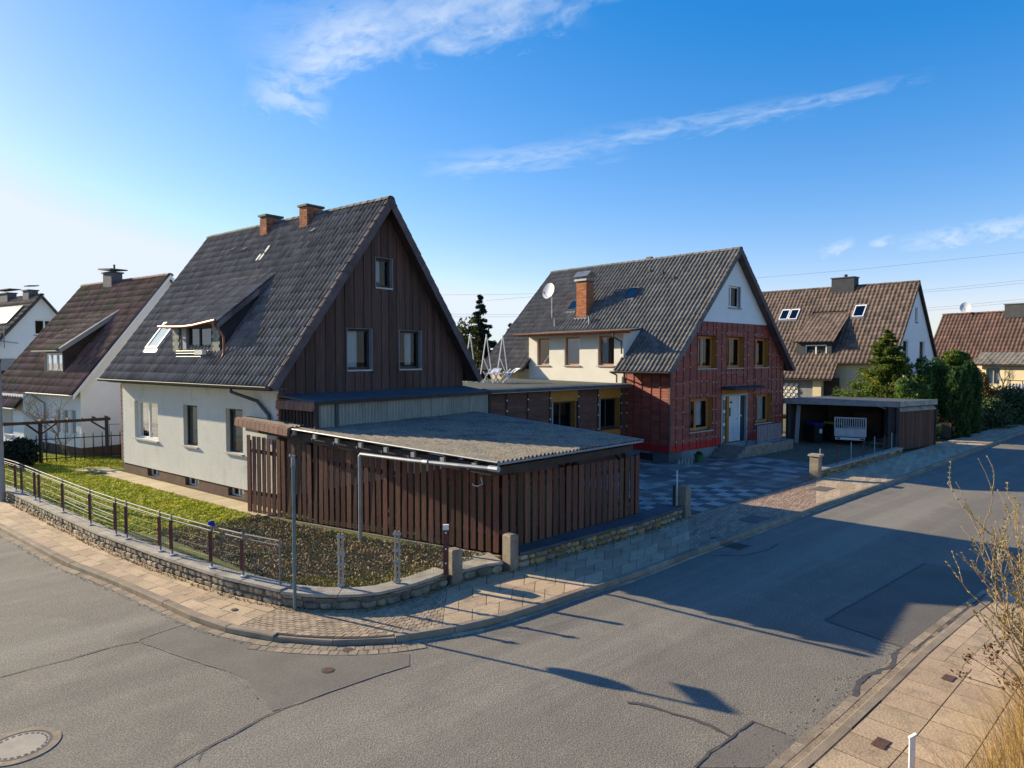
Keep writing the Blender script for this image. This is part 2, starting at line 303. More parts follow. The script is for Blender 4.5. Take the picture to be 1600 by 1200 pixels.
# ------------------------------------------------------------------ mesh helpers
class MB:
    def __init__(s): s.v = []; s.f = []
    def quad(s, a, b, c, d):
        k = len(s.v); s.v += [tuple(a), tuple(b), tuple(c), tuple(d)]; s.f.append((k, k + 1, k + 2, k + 3)); return s
    def poly(s, pts):
        k = len(s.v); s.v += [tuple(p) for p in pts]; s.f.append(tuple(range(k, k + len(pts)))); return s
    def hexa(s, p):      # p: 8 points, bottom ring 0-3, top ring 4-7
        k = len(s.v); s.v += [tuple(q) for q in p]
        for f in ((3, 2, 1, 0), (4, 5, 6, 7), (0, 1, 5, 4), (1, 2, 6, 5), (2, 3, 7, 6), (3, 0, 4, 7)):
            s.f.append(tuple(k + i for i in f))
        return s
    def box(s, x0, x1, y0, y1, z0, z1):
        return s.hexa([(x0, y0, z0), (x1, y0, z0), (x1, y1, z0), (x0, y1, z0), (x0, y0, z1), (x1, y0, z1), (x1, y1, z1), (x0, y1, z1)])
    def tbox(s, T, u0, u1, z0, z1, d0, d1):
        return s.hexa([T(u0, z0, d0), T(u1, z0, d0), T(u1, z0, d1), T(u0, z0, d1), T(u0, z1, d0), T(u1, z1, d0), T(u1, z1, d1), T(u0, z1, d1)])
    def prism(s, poly, z0, z1):
        n = len(poly); k = len(s.v)
        s.v += [(p[0], p[1], z0) for p in poly] + [(p[0], p[1], z1) for p in poly]
        s.f.append(tuple(range(k + n, k + 2 * n))); s.f.append(tuple(range(k + n - 1, k - 1, -1)))
        for i in range(n):
            j = (i + 1) % n; s.f.append((k + i, k + j, k + n + j, k + n + i))
        return s
    def tube(s, pts, r, n=8, cap=True):
        pts = [Vector(p) for p in pts]; rr = r if isinstance(r, (list, tuple)) else [r] * len(pts)
        k = len(s.v); up = None
        for i, p in enumerate(pts):
            if i == 0: d = pts[1] - pts[0]
            elif i == len(pts) - 1: d = pts[-1] - pts[-2]
            else: d = (pts[i + 1] - pts[i]).normalized() + (pts[i] - pts[i - 1]).normalized()
            d = d.normalized() if d.length > 1e-9 else Vector((0, 0, 1))
            if up is None:
                up = Vector((0, 0, 1)) if abs(d.z) < .9 else Vector((1, 0, 0))
            a = d.cross(up)
            if a.length < 1e-4: a = d.cross(Vector((0.3, 1, 0.2)))
            a.normalize(); b = a.cross(d).normalized(); up = b
            for j in range(n):
                t = 2 * math.pi * j / n
                q = p + a * (math.cos(t) * rr[i]) + b * (math.sin(t) * rr[i]); s.v.append(tuple(q))
        for i in range(len(pts) - 1):
            for j in range(n):
                a0 = k + i * n + j; a1 = k + i * n + (j + 1) % n
                s.f.append((a0, a1, a1 + n, a0 + n))
        if cap:
            s.f.append(tuple(range(k + n - 1, k - 1, -1))); e = k + (len(pts) - 1) * n; s.f.append(tuple(range(e, e + n)))
        return s
    def mesh(s, name, m, smooth=False):
        me = bpy.data.meshes.new(name); me.from_pydata(s.v, [], s.f)
        if m: me.materials.append(m)
        if smooth: me.polygons.foreach_set('use_smooth', [True] * len(me.polygons))
        me.update(); return me
    def build(s, name, m, parent=None, loc=None, smooth=False, **pr):
        return link(name, s.mesh(name, m, smooth), parent, loc, **pr)

def link(name, me, parent=None, loc=None, rot=None, matrix=None, **pr):
    o = bpy.data.objects.new(name, me); COL.objects.link(o)
    if parent: o.parent = parent
    if matrix is not None: o.matrix_local = matrix
    else:
        if loc is not None: o.location = loc
        if rot is not None: o.rotation_euler = rot
    for k, v in pr.items(): o[k] = v
    return o
def thing(name, label, cat, loc=(0, 0, 0), yaw=0.0, group=None):
    o = bpy.data.objects.new(name, None); COL.objects.link(o); o.empty_display_size = .3
    o.location = loc; o.rotation_euler = (0, 0, R(yaw)); o['label'] = label; o['category'] = cat
    if group: o['group'] = group
    return o
def tag(o, label, cat, group=None):
    o['label'] = label; o['category'] = cat
    if group: o['group'] = group
    return o
def np_mesh(name, V, Fq, m, nper=4):
    """V (N,3) float, Fq (M,nper) int"""
    me = bpy.data.meshes.new(name)
    V = np.ascontiguousarray(V, dtype=np.float32); Fq = np.ascontiguousarray(Fq, dtype=np.int32)
    me.vertices.add(len(V)); me.vertices.foreach_set('co', V.ravel())
    me.loops.add(Fq.size); me.loops.foreach_set('vertex_index', Fq.ravel())
    me.polygons.add(len(Fq)); me.polygons.foreach_set('loop_start', np.arange(0, Fq.size, nper, dtype=np.int32))
    me.update(calc_edges=True)
    me.materials.append(m); return me
def leaves(C, size, m, name, aspect=.55, dirs=None, jit=1.0):
    """many diamond leaves at centres C; dirs = preferred long direction"""
    n = len(C); sz = size * rng.uniform(.6, 1.3, (n, 1))
    d = rng.normal(size=(n, 3)) * jit
    if dirs is not None: d = d + dirs
    d /= np.linalg.norm(d, axis=1, keepdims=True) + 1e-9
    e = np.cross(d, rng.normal(size=(n, 3))); e /= np.linalg.norm(e, axis=1, keepdims=True) + 1e-9
    nn = np.cross(d, e)
    V = np.stack([C - d * sz, C + e * sz * aspect + nn * sz * .15, C + d * sz, C - e * sz * aspect + nn * sz * .15], 1).reshape(-1, 3)
    return np_mesh(name, V, np.arange(4 * n).reshape(-1, 4), m)
def in_poly(P, poly):
    x, y = P[:, 0], P[:, 1]; ins = np.zeros(len(P), bool); n = len(poly)
    for i in range(n):
        x1, y1 = poly[i][0], poly[i][1]; x2, y2 = poly[(i + 1) % n][0], poly[(i + 1) % n][1]
        c = (y1 > y) != (y2 > y)
        with np.errstate(divide='ignore', invalid='ignore'):
            xi = (x2 - x1) * (y - y1) / (y2 - y1 + 1e-12) + x1
        ins ^= c & (x < xi)
    return ins
def sample_poly(poly, n):
    a = np.array([p[:2] for p in poly]); lo, hi = a.min(0), a.max(0); out = []
    tot = 0
    while tot < n:
        P = rng.uniform(lo, hi, (n * 2, 2)); P = P[in_poly(P, poly)]; out.append(P); tot += len(P)
    return np.concatenate(out)[:n]
class Poly:
    """polyline with arclength sampling"""
    def __init__(s, pts):
        s.p = np.array([tuple(p)[:2] for p in pts], float); d = np.linalg.norm(np.diff(s.p, axis=0), axis=1)
        s.s = np.concatenate([[0], np.cumsum(d)]); s.L = s.s[-1]
    def at(s, t):
        return np.array([np.interp(t, s.s, s.p[:, 0]), np.interp(t, s.s, s.p[:, 1])])
    def f(s, u): return s.at(u * s.L)
    def dir(s, t, e=.15):
        a, b = s.at(max(0, t - e)), s.at(min(s.L, t + e)); d = b - a; return d / (np.linalg.norm(d) + 1e-9)

TX = lambda x0: (lambda u, z, d: (x0 + d, u, z))     # facade facing -x, u runs along y
TY = lambda y0: (lambda u, z, d: (u, y0 + d, z))     # facade facing -y, u runs along x
TXr = lambda x0: (lambda u, z, d: (x0 - d, u, z))    # facing +x
TYr = lambda y0: (lambda u, z, d: (u, y0 - d, z))    # facing +y

def wall(mb, T, u0, u1, z0, ztop, holes=(), brk=(), depth=.16):
    """sheet with openings and reveals; ztop a number or a function of u; holes (ua,ub,za,zb)"""
    zt = ztop if callable(ztop) else (lambda u: ztop)
    us = sorted(set([u0, u1, *brk] + [h[0] for h in holes] + [h[1] for h in holes]))
    us = [u for u in us if u0 - 1e-6 <= u <= u1 + 1e-6]
    for a, b in zip(us[:-1], us[1:]):
        m = (a + b) / 2
        hs_ = sorted([h for h in holes if h[0] < m < h[1]], key=lambda h: h[2])
        z = z0
        for h in hs_:
            mb.quad(T(a, z, 0), T(b, z, 0), T(b, h[2], 0), T(a, h[2], 0)); z = h[3]
        mb.quad(T(a, z, 0), T(b, z, 0), T(b, zt(b), 0), T(a, zt(a), 0))
    for (a, b, c, d) in holes:
        mb.quad(T(a, c, 0), T(a, d, 0), T(a, d, depth), T(a, c, depth)); mb.quad(T(b, c, 0), T(b, d, 0), T(b, d, depth), T(b, c, depth))
        mb.quad(T(a, c, 0), T(b, c, 0), T(b, c, depth), T(a, c, depth)); mb.quad(T(a, d, 0), T(b, d, 0), T(b, d, depth), T(a, d, depth))

def window(root, T, u0, u1, z0, z1, d=.13, fm=None, fw=.07, mull=(), bars=(), sill=None, so=.05, gl=None, curtain=None, flip=False, inner=True, name='window', label=None, jamb=None):
    fm = fm or M_whitefr; g = .004
    mb = MB(); a, b, c, e = u0 + g, u1 - g, z0 + g, z1 - g
    mb.tbox(T, a, a + fw, c, e, d, d + .06); mb.tbox(T, b - fw, b, c, e, d, d + .06)
    mb.tbox(T, a + fw, b - fw, c, c + fw, d, d + .06); mb.tbox(T, a + fw, b - fw, e - fw, e, d, d + .06)
    for u in mull:
        x = a + (b - a) * u; mb.tbox(T, x - fw * .55, x + fw * .55, c + fw, e - fw, d - .006, d + .054)
    for v in bars:
        z = c + (e - c) * v; mb.tbox(T, a + fw, b - fw, z - fw * .3, z + fw * .3, d - .003, d + .05)
    w = mb.build(name, fm, root)
    if label: w['label'] = label
    MB().quad(T(a + fw * .9, c + fw * .9, d + .03), T(b - fw * .9, c + fw * .9, d + .03), T(b - fw * .9, e - fw * .9, d + .03), T(a + fw * .9, e - fw * .9, d + .03)).build('pane', gl or GL, w)
    if sill:
        MB().tbox(T, u0 - so, u1 + so, z0 - .05, z0 - .002, -.07, d).build('sill', sill, w)
    if curtain:
        for (ca, cb, cz) in curtain:
            n = max(6, int((cb - ca) * (u1 - u0) / .05)); cm = MB(); k = 0
            for i in range(n):
                x0_ = u0 + (u1 - u0) * (ca + (cb - ca) * i / n); x1_ = u0 + (u1 - u0) * (ca + (cb - ca) * (i + 1) / n)
                dd0 = d + .14 + .025 * math.sin(i * 1.9); dd1 = d + .14 + .025 * math.sin((i + 1) * 1.9)
                zb = z0 + (z1 - z0) * cz
                cm.quad(T(x0_, zb, dd0), T(x1_, zb, dd1), T(x1_, z1, dd1), T(x0_, z1, dd0))
            cm.build('curtain', M_curtain, w)
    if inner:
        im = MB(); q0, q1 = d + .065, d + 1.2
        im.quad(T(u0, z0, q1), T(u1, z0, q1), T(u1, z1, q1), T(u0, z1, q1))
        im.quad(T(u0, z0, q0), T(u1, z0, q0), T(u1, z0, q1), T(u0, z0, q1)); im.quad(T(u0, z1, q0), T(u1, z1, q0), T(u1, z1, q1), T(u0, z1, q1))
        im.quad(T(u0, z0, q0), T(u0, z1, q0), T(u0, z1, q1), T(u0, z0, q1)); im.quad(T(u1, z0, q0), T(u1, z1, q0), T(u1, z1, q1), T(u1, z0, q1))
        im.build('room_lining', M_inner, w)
    return w

def tile_proto(w, l, amp, lip=.014, waves=1):
    V = []; n = 6 if waves == 1 else 12
    for i in range(n + 1):
        x = i / n * w; c = .5 + .5 * math.cos(2 * math.pi * (waves * i / n - .2)); z = amp * c ** 1.25 + .004 * i / n
        V.append((x, 0, z + lip)); V.append((x, l, z)); V.append((x, .004, z - .012))
    Fq = []
    for i in range(n):
        k = 3 * i; Fq.append((k, k + 3, k + 4, k + 1)); Fq.append((k + 2, k + 5, k + 3, k))
    return np.array(V, float), np.array(Fq)
def tile_slope(root, origin, xdir, up, ncol, nrow, w, l, amp, m, nparts=300, skip=None, waves=1, name='roof_tile', jit=.006):
    """pantiles on a slope: origin at the eave start, xdir along the eave, up along the slope (local to root)"""
    V, Fq = tile_proto(w * 1.02, l * 1.13, amp, waves=waves)
    o, x, u = Vector(origin), Vector(xdir).normalized(), Vector(up).normalized(); nn = x.cross(u)
    me = np_mesh(name, V, Fq, m)
    items = []
    rm = root.matrix_basis
    for r in range(nrow):
        for c in range(ncol):
            p = o + x * (c * w) + u * (r * l) + nn * .012
            cpt = p + x * w / 2 + u * l / 2
            if skip and skip(cpt): continue
            items.append(((rm @ cpt - cam.location).length, p, r, c))
    items.sort(key=lambda t: t[0])
    B = Matrix((x, u, nn)).transposed().to_4x4()
    AV = []; AF = []; k = 0
    Bn = np.array(B.to_3x3())
    for i, (dist, p, r, c) in enumerate(items):
        rz = random.gauss(0, .012); dx = random.gauss(0, jit); dz = abs(random.gauss(0, jit * .5))
        if i < nparts:
            mtx = Matrix.Translation(p + x * dx + nn * dz) @ B @ Matrix.Rotation(rz, 4, 'Z')
            link(name, me, root, matrix=mtx)
        else:
            ca, sa = math.cos(rz), math.sin(rz)
            q = np.stack([V[:, 0] * ca - V[:, 1] * sa, V[:, 0] * sa + V[:, 1] * ca, V[:, 2]], 1)
            AV.append(q @ Bn.T + np.array(p + x * dx + nn * dz)); AF.append(Fq + k); k += len(V)
    if AV:
        link(name, np_mesh(name, np.concatenate(AV), np.concatenate(AF), m), root, kind='stuff')
def ridge_tiles(root, p0, p1, r, step, m, name='ridge_tile', part=True):
    p0, p1 = Vector(p0), Vector(p1); d = (p1 - p0); L = d.length; d.normalize(); side = Vector((0, 0, 1)).cross(d).normalized()
    n = int(L / step); V = []; Fq = []
    for j in range(2):
        rr = r * (1.0 if j == 0 else .9); yy = 0 if j == 0 else step * 1.1
        for i in range(6):
            t = math.pi * (i / 5) ; V.append((rr * 1.25 * math.cos(t), yy, rr * math.sin(t) * .95))
    for i in range(5): Fq.append((i, i + 1, i + 7, i + 6))
    V = np.array(V); Fq = np.array(Fq)
    me = np_mesh(name, V, Fq, m)
    B = Matrix((side * -1, d, Vector((0, 0, 1)))).transposed().to_4x4()
    for i in range(n):
        link(name, me, root, matrix=Matrix.Translation(p0 + d * (i * L / n) + Vector((0, 0, random.uniform(0, .008)))) @ B)
def verge(root, p0, p1, ncount, wdt, m, name='verge_tile', off=(0, 0, 0)):
    """overlapping edge tiles running down a gable rake; plates hang in the local x-z plane"""
    p0, p1 = Vector(p0), Vector(p1); d = (p1 - p0) / ncount; up = Vector((0, 1, 0)).cross(d.normalized())
    if up.z < 0: up = -up
    mb = MB(); dl = d * 1.06
    a = Vector((0, 0, 0)); t = .035
    mb.hexa([a - up * wdt, a - up * wdt + dl, a - up * wdt + dl + Vector((0, t, 0)), a - up * wdt + Vector((0, t, 0)),
             a + up * .05, a + up * .03 + dl, a + up * .03 + dl + Vector((0, .12, 0)), a + up * .05 + Vector((0, .12, 0))])
    me = mb.mesh(name, m)
    for i in range(ncount):
        link(name, me, root, loc=p0 + d * i + Vector(off) + Vector((0, random.uniform(-.006, .006), 0)))
def brick_shaft(root, x0, x1, y0, y1, z0, z1, m, bl=.25, bh=.083, name='chimney', parent_label=None, split=True):
    """a brick shaft: core of mortar plus separate bricks on the two sides turned to the street"""
    core = MB().box(x0 + .012, x1 - .012, y0 + .012, y1 - .012, z0, z1).build(name, M_mortar, root)
    r = 0; z = z0; acc = MB()
    while z + bh <= z1 + .001:
        for side in range(4):
            a0, a1 = (y0, y1) if side in (0, 2) else (x0, x1)
            u = a0 - (bl / 2 if (r + side) % 2 else 0)
            while u < a1 - .01:
                ua, ub = max(u, a0) + .004, min(u + bl, a1) - .004
                if ub - ua > .03:
                    mb = MB() if (split and side < 2) else acc; j = random.uniform(-.004, .004)
                    if side == 0: mb.box(x0 + j, x0 + .05, ua, ub, z + .005, z + bh - .005)
                    elif side == 1: mb.box(ua, ub, y0 + j, y0 + .05, z + .005, z + bh - .005)
                    elif side == 2: mb.box(x1 - .05, x1 + j, ua, ub, z + .005, z + bh - .005)
                    else: mb.box(ua, ub, y1 - .05, y1 + j, z + .005, z + bh - .005)
                    if mb is not acc: mb.build('brick', m, core)
                u += bl
        z += bh; r += 1
    acc.build('brick', m, core, kind='stuff')
    return core

# ================================================================== GROUND, ROAD, PAVEMENTS
def sheet(name, poly, z, m, parent=None, **pr):
    return MB().poly([(p[0], p[1], z) for p in poly]).build(name, m, parent, **pr)
gp = [(600 * math.cos(t * math.pi / 24), 600 * math.sin(t * math.pi / 24)) for t in range(48)]
sheet('ground', gp, -.06, M_field, kind='structure')

# kerb line of the corner plot (road edge), from far left round the corner and up the right-hand street
kpx = [(0, 829), (100, 884), (170, 911), (265, 954), (307, 974), (357, 990), (407, 1001), (455, 1006), (500, 1009), (545, 1010), (585, 1009), (630, 1004), (675, 997), (755, 982), (837, 957), (900, 934),
       (980, 909), (1087, 867), (1180, 833), (1280, 795), (1380, 760), (1425, 744), (1537, 700), (1600, 676)]
kerb_pts = [np.array(G(*p)[:2]) for p in kpx]
kerb_pts = [kerb_pts[0] + np.array((-.79, .613)) * 40] + kerb_pts + [kerb_pts[-1] + np.array((.735, .678)) * 30]
rk_px = [(1250, 1200), (1330, 1128), (1440, 1022), (1500, 972), (1560, 928)]
rk = [np.array(G(*p)[:2]) for p in rk_px]
rd = np.array((.742, .670))
rk = [rk[0] - rd * 14] + rk + [rk[-1] + rd * 30, rk[-1] + rd * 75]
road_poly = kerb_pts + rk[::-1] + [(-30, -8), (-75, 20)]
road = sheet('road', road_poly, 0.0, M_asphalt, kind='structure')

def strip(pts, w, z, m, name, parent, jit=.3):
    mb = MB(); P = Poly(pts); n = max(3, int(P.L / .12)); prev = None
    for i in range(n + 1):
        t = P.L * i / n; p = P.at(t); d = P.dir(t); nr = np.array((-d[1], d[0])); ww = w * .72 * (1 + random.uniform(-jit, jit)) / 2
        off = nr * random.uniform(-.25, .25) * w
        a, b = p + off + nr * ww, p + off - nr * ww
        if prev is not None: mb.quad((*prev[0], z), (*prev[1], z), (*b, z), (*a, z))
        prev = (a, b)
    return mb.build(name, m, parent)
def gpx(L, z=0): return [tuple(G(a, b, z)[:2]) for a, b in L]
sheet('asphalt_patch', gpx([(1290, 969), (1446, 880), (1520, 893), (1560, 910), (1500, 958), (1427, 1018)]), .005, M_asphalt_dark, road)
sheet('asphalt_patch', gpx([(215, 1000), (288, 976), (340, 992), (395, 1006), (470, 1016), (640, 1022), (640, 1040), (425, 1112), (405, 1085), (385, 1062), (345, 1045), (290, 1030)]), .005, M_asphalt_mid, road)
sheet('asphalt_patch', gpx([(1175, 1128), (1230, 1146), (1260, 1165), (1240, 1200), (1085, 1200)]), .005, M_asphalt_mid, road)
strip(gpx([(0, 1058), (60, 1042), (110, 1030), (170, 1012), (215, 1003)]), .035, .009, M_tar, 'crack', road)
strip(gpx([(215, 1001), (245, 990), (290, 975)]), .035, .011, M_crack, 'crack', road)
strip(gpx([(215, 1002), (270, 1022), (330, 1042), (352, 1047), (370, 1062), (395, 1085), (402, 1092)]), .03, .011, M_crack, 'crack', road)
strip(gpx([(268, 1200), (300, 1181), (340, 1160), (380, 1140), (405, 1124), (440, 1108)]), .035, .009, M_tar, 'crack', road)
strip(gpx([(308, 1190), (315, 1175), (330, 1168)]), .02, .009, M_tar, 'crack', road)
strip(gpx([(1085, 1200), (1110, 1176), (1140, 1155), (1172, 1130), (1178, 1128)]), .045, .012, M_tar, 'crack', road)
strip(gpx([(1178, 1129), (1200, 1137), (1225, 1147)]), .03, .012, M_tar, 'crack', road)
strip(gpx([(980, 1098), (1010, 1103), (1045, 1113), (1085, 1125), (1120, 1140), (1146, 1153)]), .07, .009, M_tar, 'crack', road)
strip(gpx([(1337, 1090), (1342, 1070), (1350, 1060), (1375, 1050), (1400, 1037), (1396, 1022), (1402, 1018), (1416, 1015)]), .10, .012, M_tar, 'crack', road, .2)
strip(gpx([(1290, 969), (1446, 880)]), .04, .011, M_tar, 'crack', road)
strip(gpx([(1290, 970), (1427, 1018)]), .04, .011, M_tar, 'crack', road)
strip(gpx([(1427, 1019), (1500, 960), (1545, 925)]), .05, .012, M_tar, 'crack', road)
strip(gpx([(640, 1040), (600, 1052), (560, 1066), (440, 1108)]), .03, .010, M_crack, 'crack', road)
strip(gpx([(1110, 868), (1165, 868), (1200, 860), (1215, 850)]), .03, .009, M_tar, 'crack', road)

def ring(mb, c, r0, r1, z0, z1, n=40):
    for i in range(n):
        a, b = 2 * math.pi * i / n, 2 * math.pi * (i + 1) / n
        p = [(c[0] + r * math.cos(t), c[1] + r * math.sin(t)) for r in (r0, r1) for t in (a, b)]
        mb.quad((*p[0], z1), (*p[2], z1), (*p[3], z1), (*p[1], z1)); mb.quad((*p[2], z0), (*p[3], z0), (*p[3], z1), (*p[2], z1))
def disc(mb, c, r, z, n=32): mb.poly([(c[0] + r * math.cos(2 * math.pi * i / n), c[1] + r * math.sin(2 * math.pi * i / n), z) for i in range(n)])
mc = G(30, 1166)
mb = MB(); disc(mb, mc, .30, .009); mh = mb.build('manhole_cover', M_manhole, road)
mb = MB(); ring(mb, mc, .30, .335, .0, .007); mb.build('dark_ring', M_tar, mh)
mb = MB(); ring(mb, mc, .335, .42, .0, .010); mb.build('manhole_frame', M_kerb, mh)
mb = MB()
for i in range(26):
    a = 2 * math.pi * i / 26; mb.poly([(mc[0] + r * math.cos(a + da), mc[1] + r * math.sin(a + da), .0125) for r, da in ((.262, -.07), (.285, -.07), (.285, .07), (.262, .07))])
mb.build('vent_slot', M_tar, mh, kind='stuff')
def small_cover(p, r, m=M_rust):
    mb = MB(); disc(mb, p, r, .014); c = mb.build('valve_cover', m, road); mb = MB(); ring(mb, p, r, r * 1.35, 0, .011); mb.build('cover_frame', M_iron, c)
small_cover(G(512, 1048), .07); small_cover(G(545, 1016), .075)
d0 = G(1150, 853)
gd = MB()
for i in range(6): gd.box(-.25 + i * .085, -.205 + i * .085, -.22, .22, 0, .014)
gd.box(-.28, .28, -.25, -.22, 0, .016); gd.box(-.28, .28, .22, .25, 0, .016)
link('storm_drain', gd.mesh('storm_drain', M_iron), road, loc=(d0.x, d0.y, .0), rot=(0, 0, R(43.7)))
sheet('drain_pit', [(d0.x + a, d0.y + b) for a, b in ((-.3, -.08), (.05, -.3), (.3, .08), (-.05, .3))], .004, M_tar, road)

# ---- kerbs, gutters
KP = Poly(kerb_pts)
RP = Poly(rk)
def offset_poly(P, off, n=None):
    n = n or int(P.L / .4); out = []
    for i in range(n + 1):
        t = P.L * i / n; d = P.dir(t, .3); out.append(P.at(t) + np.array((-d[1], d[0])) * off)
    return Poly(out)
def t_near(P, q):
    t = np.linspace(0, P.L, 4000); pts = np.stack([np.interp(t, P.s, P.p[:, 0]), np.interp(t, P.s, P.p[:, 1])], 1)
    return t[np.argmin(((pts - np.array(q[:2])) ** 2).sum(1))]
kerb = bpy.data.objects.new('kerb', None); COL.objects.link(kerb); kerb['kind'] = 'structure'
kerb_r = bpy.data.objects.new('kerb', None); COL.objects.link(kerb_r); kerb_r['kind'] = 'structure'
def kerb_run(P, ta, tb, step, root, hfun, sgn=1, w=.13):
    n = int((tb - ta) / step)
    for i in range(n):
        a, b = ta + (tb - ta) * i / n + .006, ta + (tb - ta) * (i + 1) / n - .006
        pa, pb = P.at(a), P.at(b); da, db = P.dir(a), P.dir(b)
        na, nb = np.array((-da[1], da[0])) * sgn, np.array((-db[1], db[0])) * sgn
        h = hfun((a + b) / 2) + random.uniform(-.005, .005); bv = .02
        mb = MB()
        q = [(*(pa), -.03), (*(pb), -.03), (*(pb + nb * w), -.03), (*(pa + na * w), -.03)]
        k = len(mb.v)
        prof = [(0, -.03), (0, h - bv), (bv, h), (w, h), (w, -.03)]
        for (pp, nn_) in ((pa, na), (pb, nb)):
            for (o, z) in prof: mb.v.append((*(pp + nn_ * o), z))
        m_ = len(prof)
        for j in range(m_ - 1): mb.f.append((k + j, k + m_ + j, k + m_ + j + 1, k + j + 1))
        mb.f.append(tuple(range(k + m_ - 1, k - 1, -1))); mb.f.append(tuple(range(k + m_, k + 2 * m_)))
        mb.build('kerb_stone', M_kerb, root)
tcA, tcB = t_near(KP, G(420, 1003)), t_near(KP, G(600, 1007))
def kh(t):
    if tcA - .3 < t < tcB + .3: return .085
    return .11
t_start = t_near(KP, kerb_pts[1]) - 6
t_far = t_near(KP, G(1600, 676))
kerb_run(KP, t_start, t_far + 12, 1.0, kerb, kh)
kerb_run(RP, t_near(RP, rk[1]) - 3, t_near(RP, rk[5]) + 14, 1.0, kerb_r, lambda t: .10, sgn=-1)
# gutter pavers along both kerbs, on the road
def gutter(P, ta, tb, w, rows, step, sgn, m, root):
    acc = MB(); t = ta
    while t < tb:
        for r in range(rows):
            o0, o1 = sgn * (.012 + w / rows * r), sgn * (w / rows * (r + 1))
            ofs = step * .5 * (r % 2); a, b = t + ofs, t + ofs + step - .012
            pa, pb = P.at(a), P.at(b); da = P.dir(a); na = np.array((-da[1], da[0])); db = P.dir(b); nb = np.array((-db[1], db[0])); z = .008 + random.uniform(0, .006)
            acc.hexa([(*(pa + na * o0), -.01), (*(pb + nb * o0), -.01), (*(pb + nb * o1), -.01), (*(pa + na * o1), -.01),
                      (*(pa + na * o0), z), (*(pb + nb * o0), z), (*(pb + nb * o1), z), (*(pa + na * o1), z)])
        t += step
    acc.build('gutter_paver', m, root, kind='stuff')
gutter(KP, t_start, tcA - .2, .15, 1, .30, -1, M_gutter, road)
gutter(KP, tcA - .2, tcB + .5, .34, 2, .14, -1, M_gutter, road)
gutter(KP, tcB + .5, t_far, .10, 1, .30, -1, M_paver, road)
gutter(RP, t_near(RP, rk[1]) - 3, t_near(RP, rk[5]) + 10, .26, 2, .24, 1, M_gutter, road)

# ---- wall line of the plot (outer face at pavement level)
wpx = [(20, 785), (150, 850), (250, 890), (350, 925), (440, 947), (480, 952), (520, 953), (560, 952), (600, 947), (650, 933), (700, 914), (735, 903), (796, 892), (1000, 834), (1070, 808)]
wall_pts = [np.array(G(*p, .1)[:2]) for p in wpx]
wall_pts = [wall_pts[0] + np.array((-.79, .613)) * 30] + wall_pts
wall2_px = [(1275, 748), (1410, 709), (1462, 694)]
wall2 = [np.array(G(*p, .1)[:2]) for p in wall2_px]
far_px = [(1500, 684), (1560, 664), (1600, 652)]
far_w = [wall2[-1] + np.array((.735, .678)) * t for t in (6, 14, 22, 50)]
WL = Poly(wall_pts + wall2 + far_w)
pav_poly = [tuple(q) for q in offset_poly(KP, .1).p] + [tuple(q) for q in WL.p[::-1]]
pavement = sheet('pavement', pav_poly, .093, M_joint, kind='structure')
KI = offset_poly(KP, .14)
def slab_run(Pa, Pb, ta, tb, sa, sb, nrow, step, root, m, z=.10, bond=True, stuff=False, gap=.0065, name='paving_slab', jz=.006, zk=None, gu=0.0):
    """slabs between two lines; a run of columns along and rows across"""
    L = tb - ta; n = max(1, int(round(abs(L) / step))); acc = MB()
    for r in range(nrow):
        ofs = .5 if (bond and r % 2) else 0
        for i in range(-1, n):
            u0, u1 = (i + ofs) / n, (i + 1 + ofs) / n
            u0, u1 = max(0, u0), min(1, u1)
            if u1 - u0 < .2 / n: continue
            v0, v1 = r / nrow, (r + 1) / nrow
            c = []
            for (u, v) in ((u0, v0), (u1, v0), (u1, v1), (u0, v1)):
                a = Pa.at(ta + L * u); b = Pb.at(sa + (sb - sa) * u); c.append(a + (b - a) * v)
            cen = sum(c) / 4; g = gap
            c = [q + (cen - q) / (np.linalg.norm(cen - q) + 1e-9) * g * 1.4 for q in c]
            dl_ = c[1] - c[0]; dl_ = dl_ / (np.linalg.norm(dl_) + 1e-9) * gu
            c = [c[0] + dl_, c[1] - dl_, c[2] - dl_, c[3] + dl_]
            zk_ = z if zk is None else zk
            zz = [zk_ + (z - zk_) * min(1, 3 * vv) + random.uniform(-jz, jz) * .5 for vv in (v0, v0, v1, v1)]
            mb = acc if stuff else MB()
            mb.hexa([(*c[0], .03), (*c[1], .03), (*c[2], .03), (*c[3], .03), (*c[0], zz[0]), (*c[1], zz[1]), (*c[2], zz[2]), (*c[3], zz[3])])
            if not stuff: mb.build(name, m, root)
    if stuff: acc.build(name, m, root, kind='stuff')
kt = lambda px, py: t_near(KI, G(px, py, .1)); wt = lambda px, py: t_near(WL, G(px, py, .1))
tL0 = t_near(KI, kerb_pts[1]) - 4; wL0 = t_near(WL, KI.at(tL0))
kA, wA = kt(357, 985), t_near(WL, G(440, 947, .1))
slab_run(KI, WL, tL0, kA, wL0, wA, 3, .62, pavement, M_slab)
kB, wB = kt(700, 988), t_near(WL, G(700, 914, .1))
slab_run(KI, WL, kA, kB, wA, wB, 13, .135, pavement, M_paver, stuff=True, name='paver', jz=.008, zk=.098)
kC, wC = kt(1095, 862), t_near(WL, G(1075, 806, .1))
slab_run(KI, WL, kB, kC, wB, wC, 4, .55, pavement, M_slab)
kD, wD = kt(1285, 790), t_near(WL, G(1275, 748, .1))
slab_run(KI, WL, kC, kD, wC, wD, 14, .2, pavement, M_paver_red, stuff=True, name='paver', jz=.008)
kE, wE = kt(1430, 740), t_near(WL, G(1425, 703, .1))
slab_run(KI, WL, kD, kE, wD, wE, 4, .6, pavement, M_slab)
kF = kt(1598, 674) + 6; wF = t_near(WL, KI.at(kF))
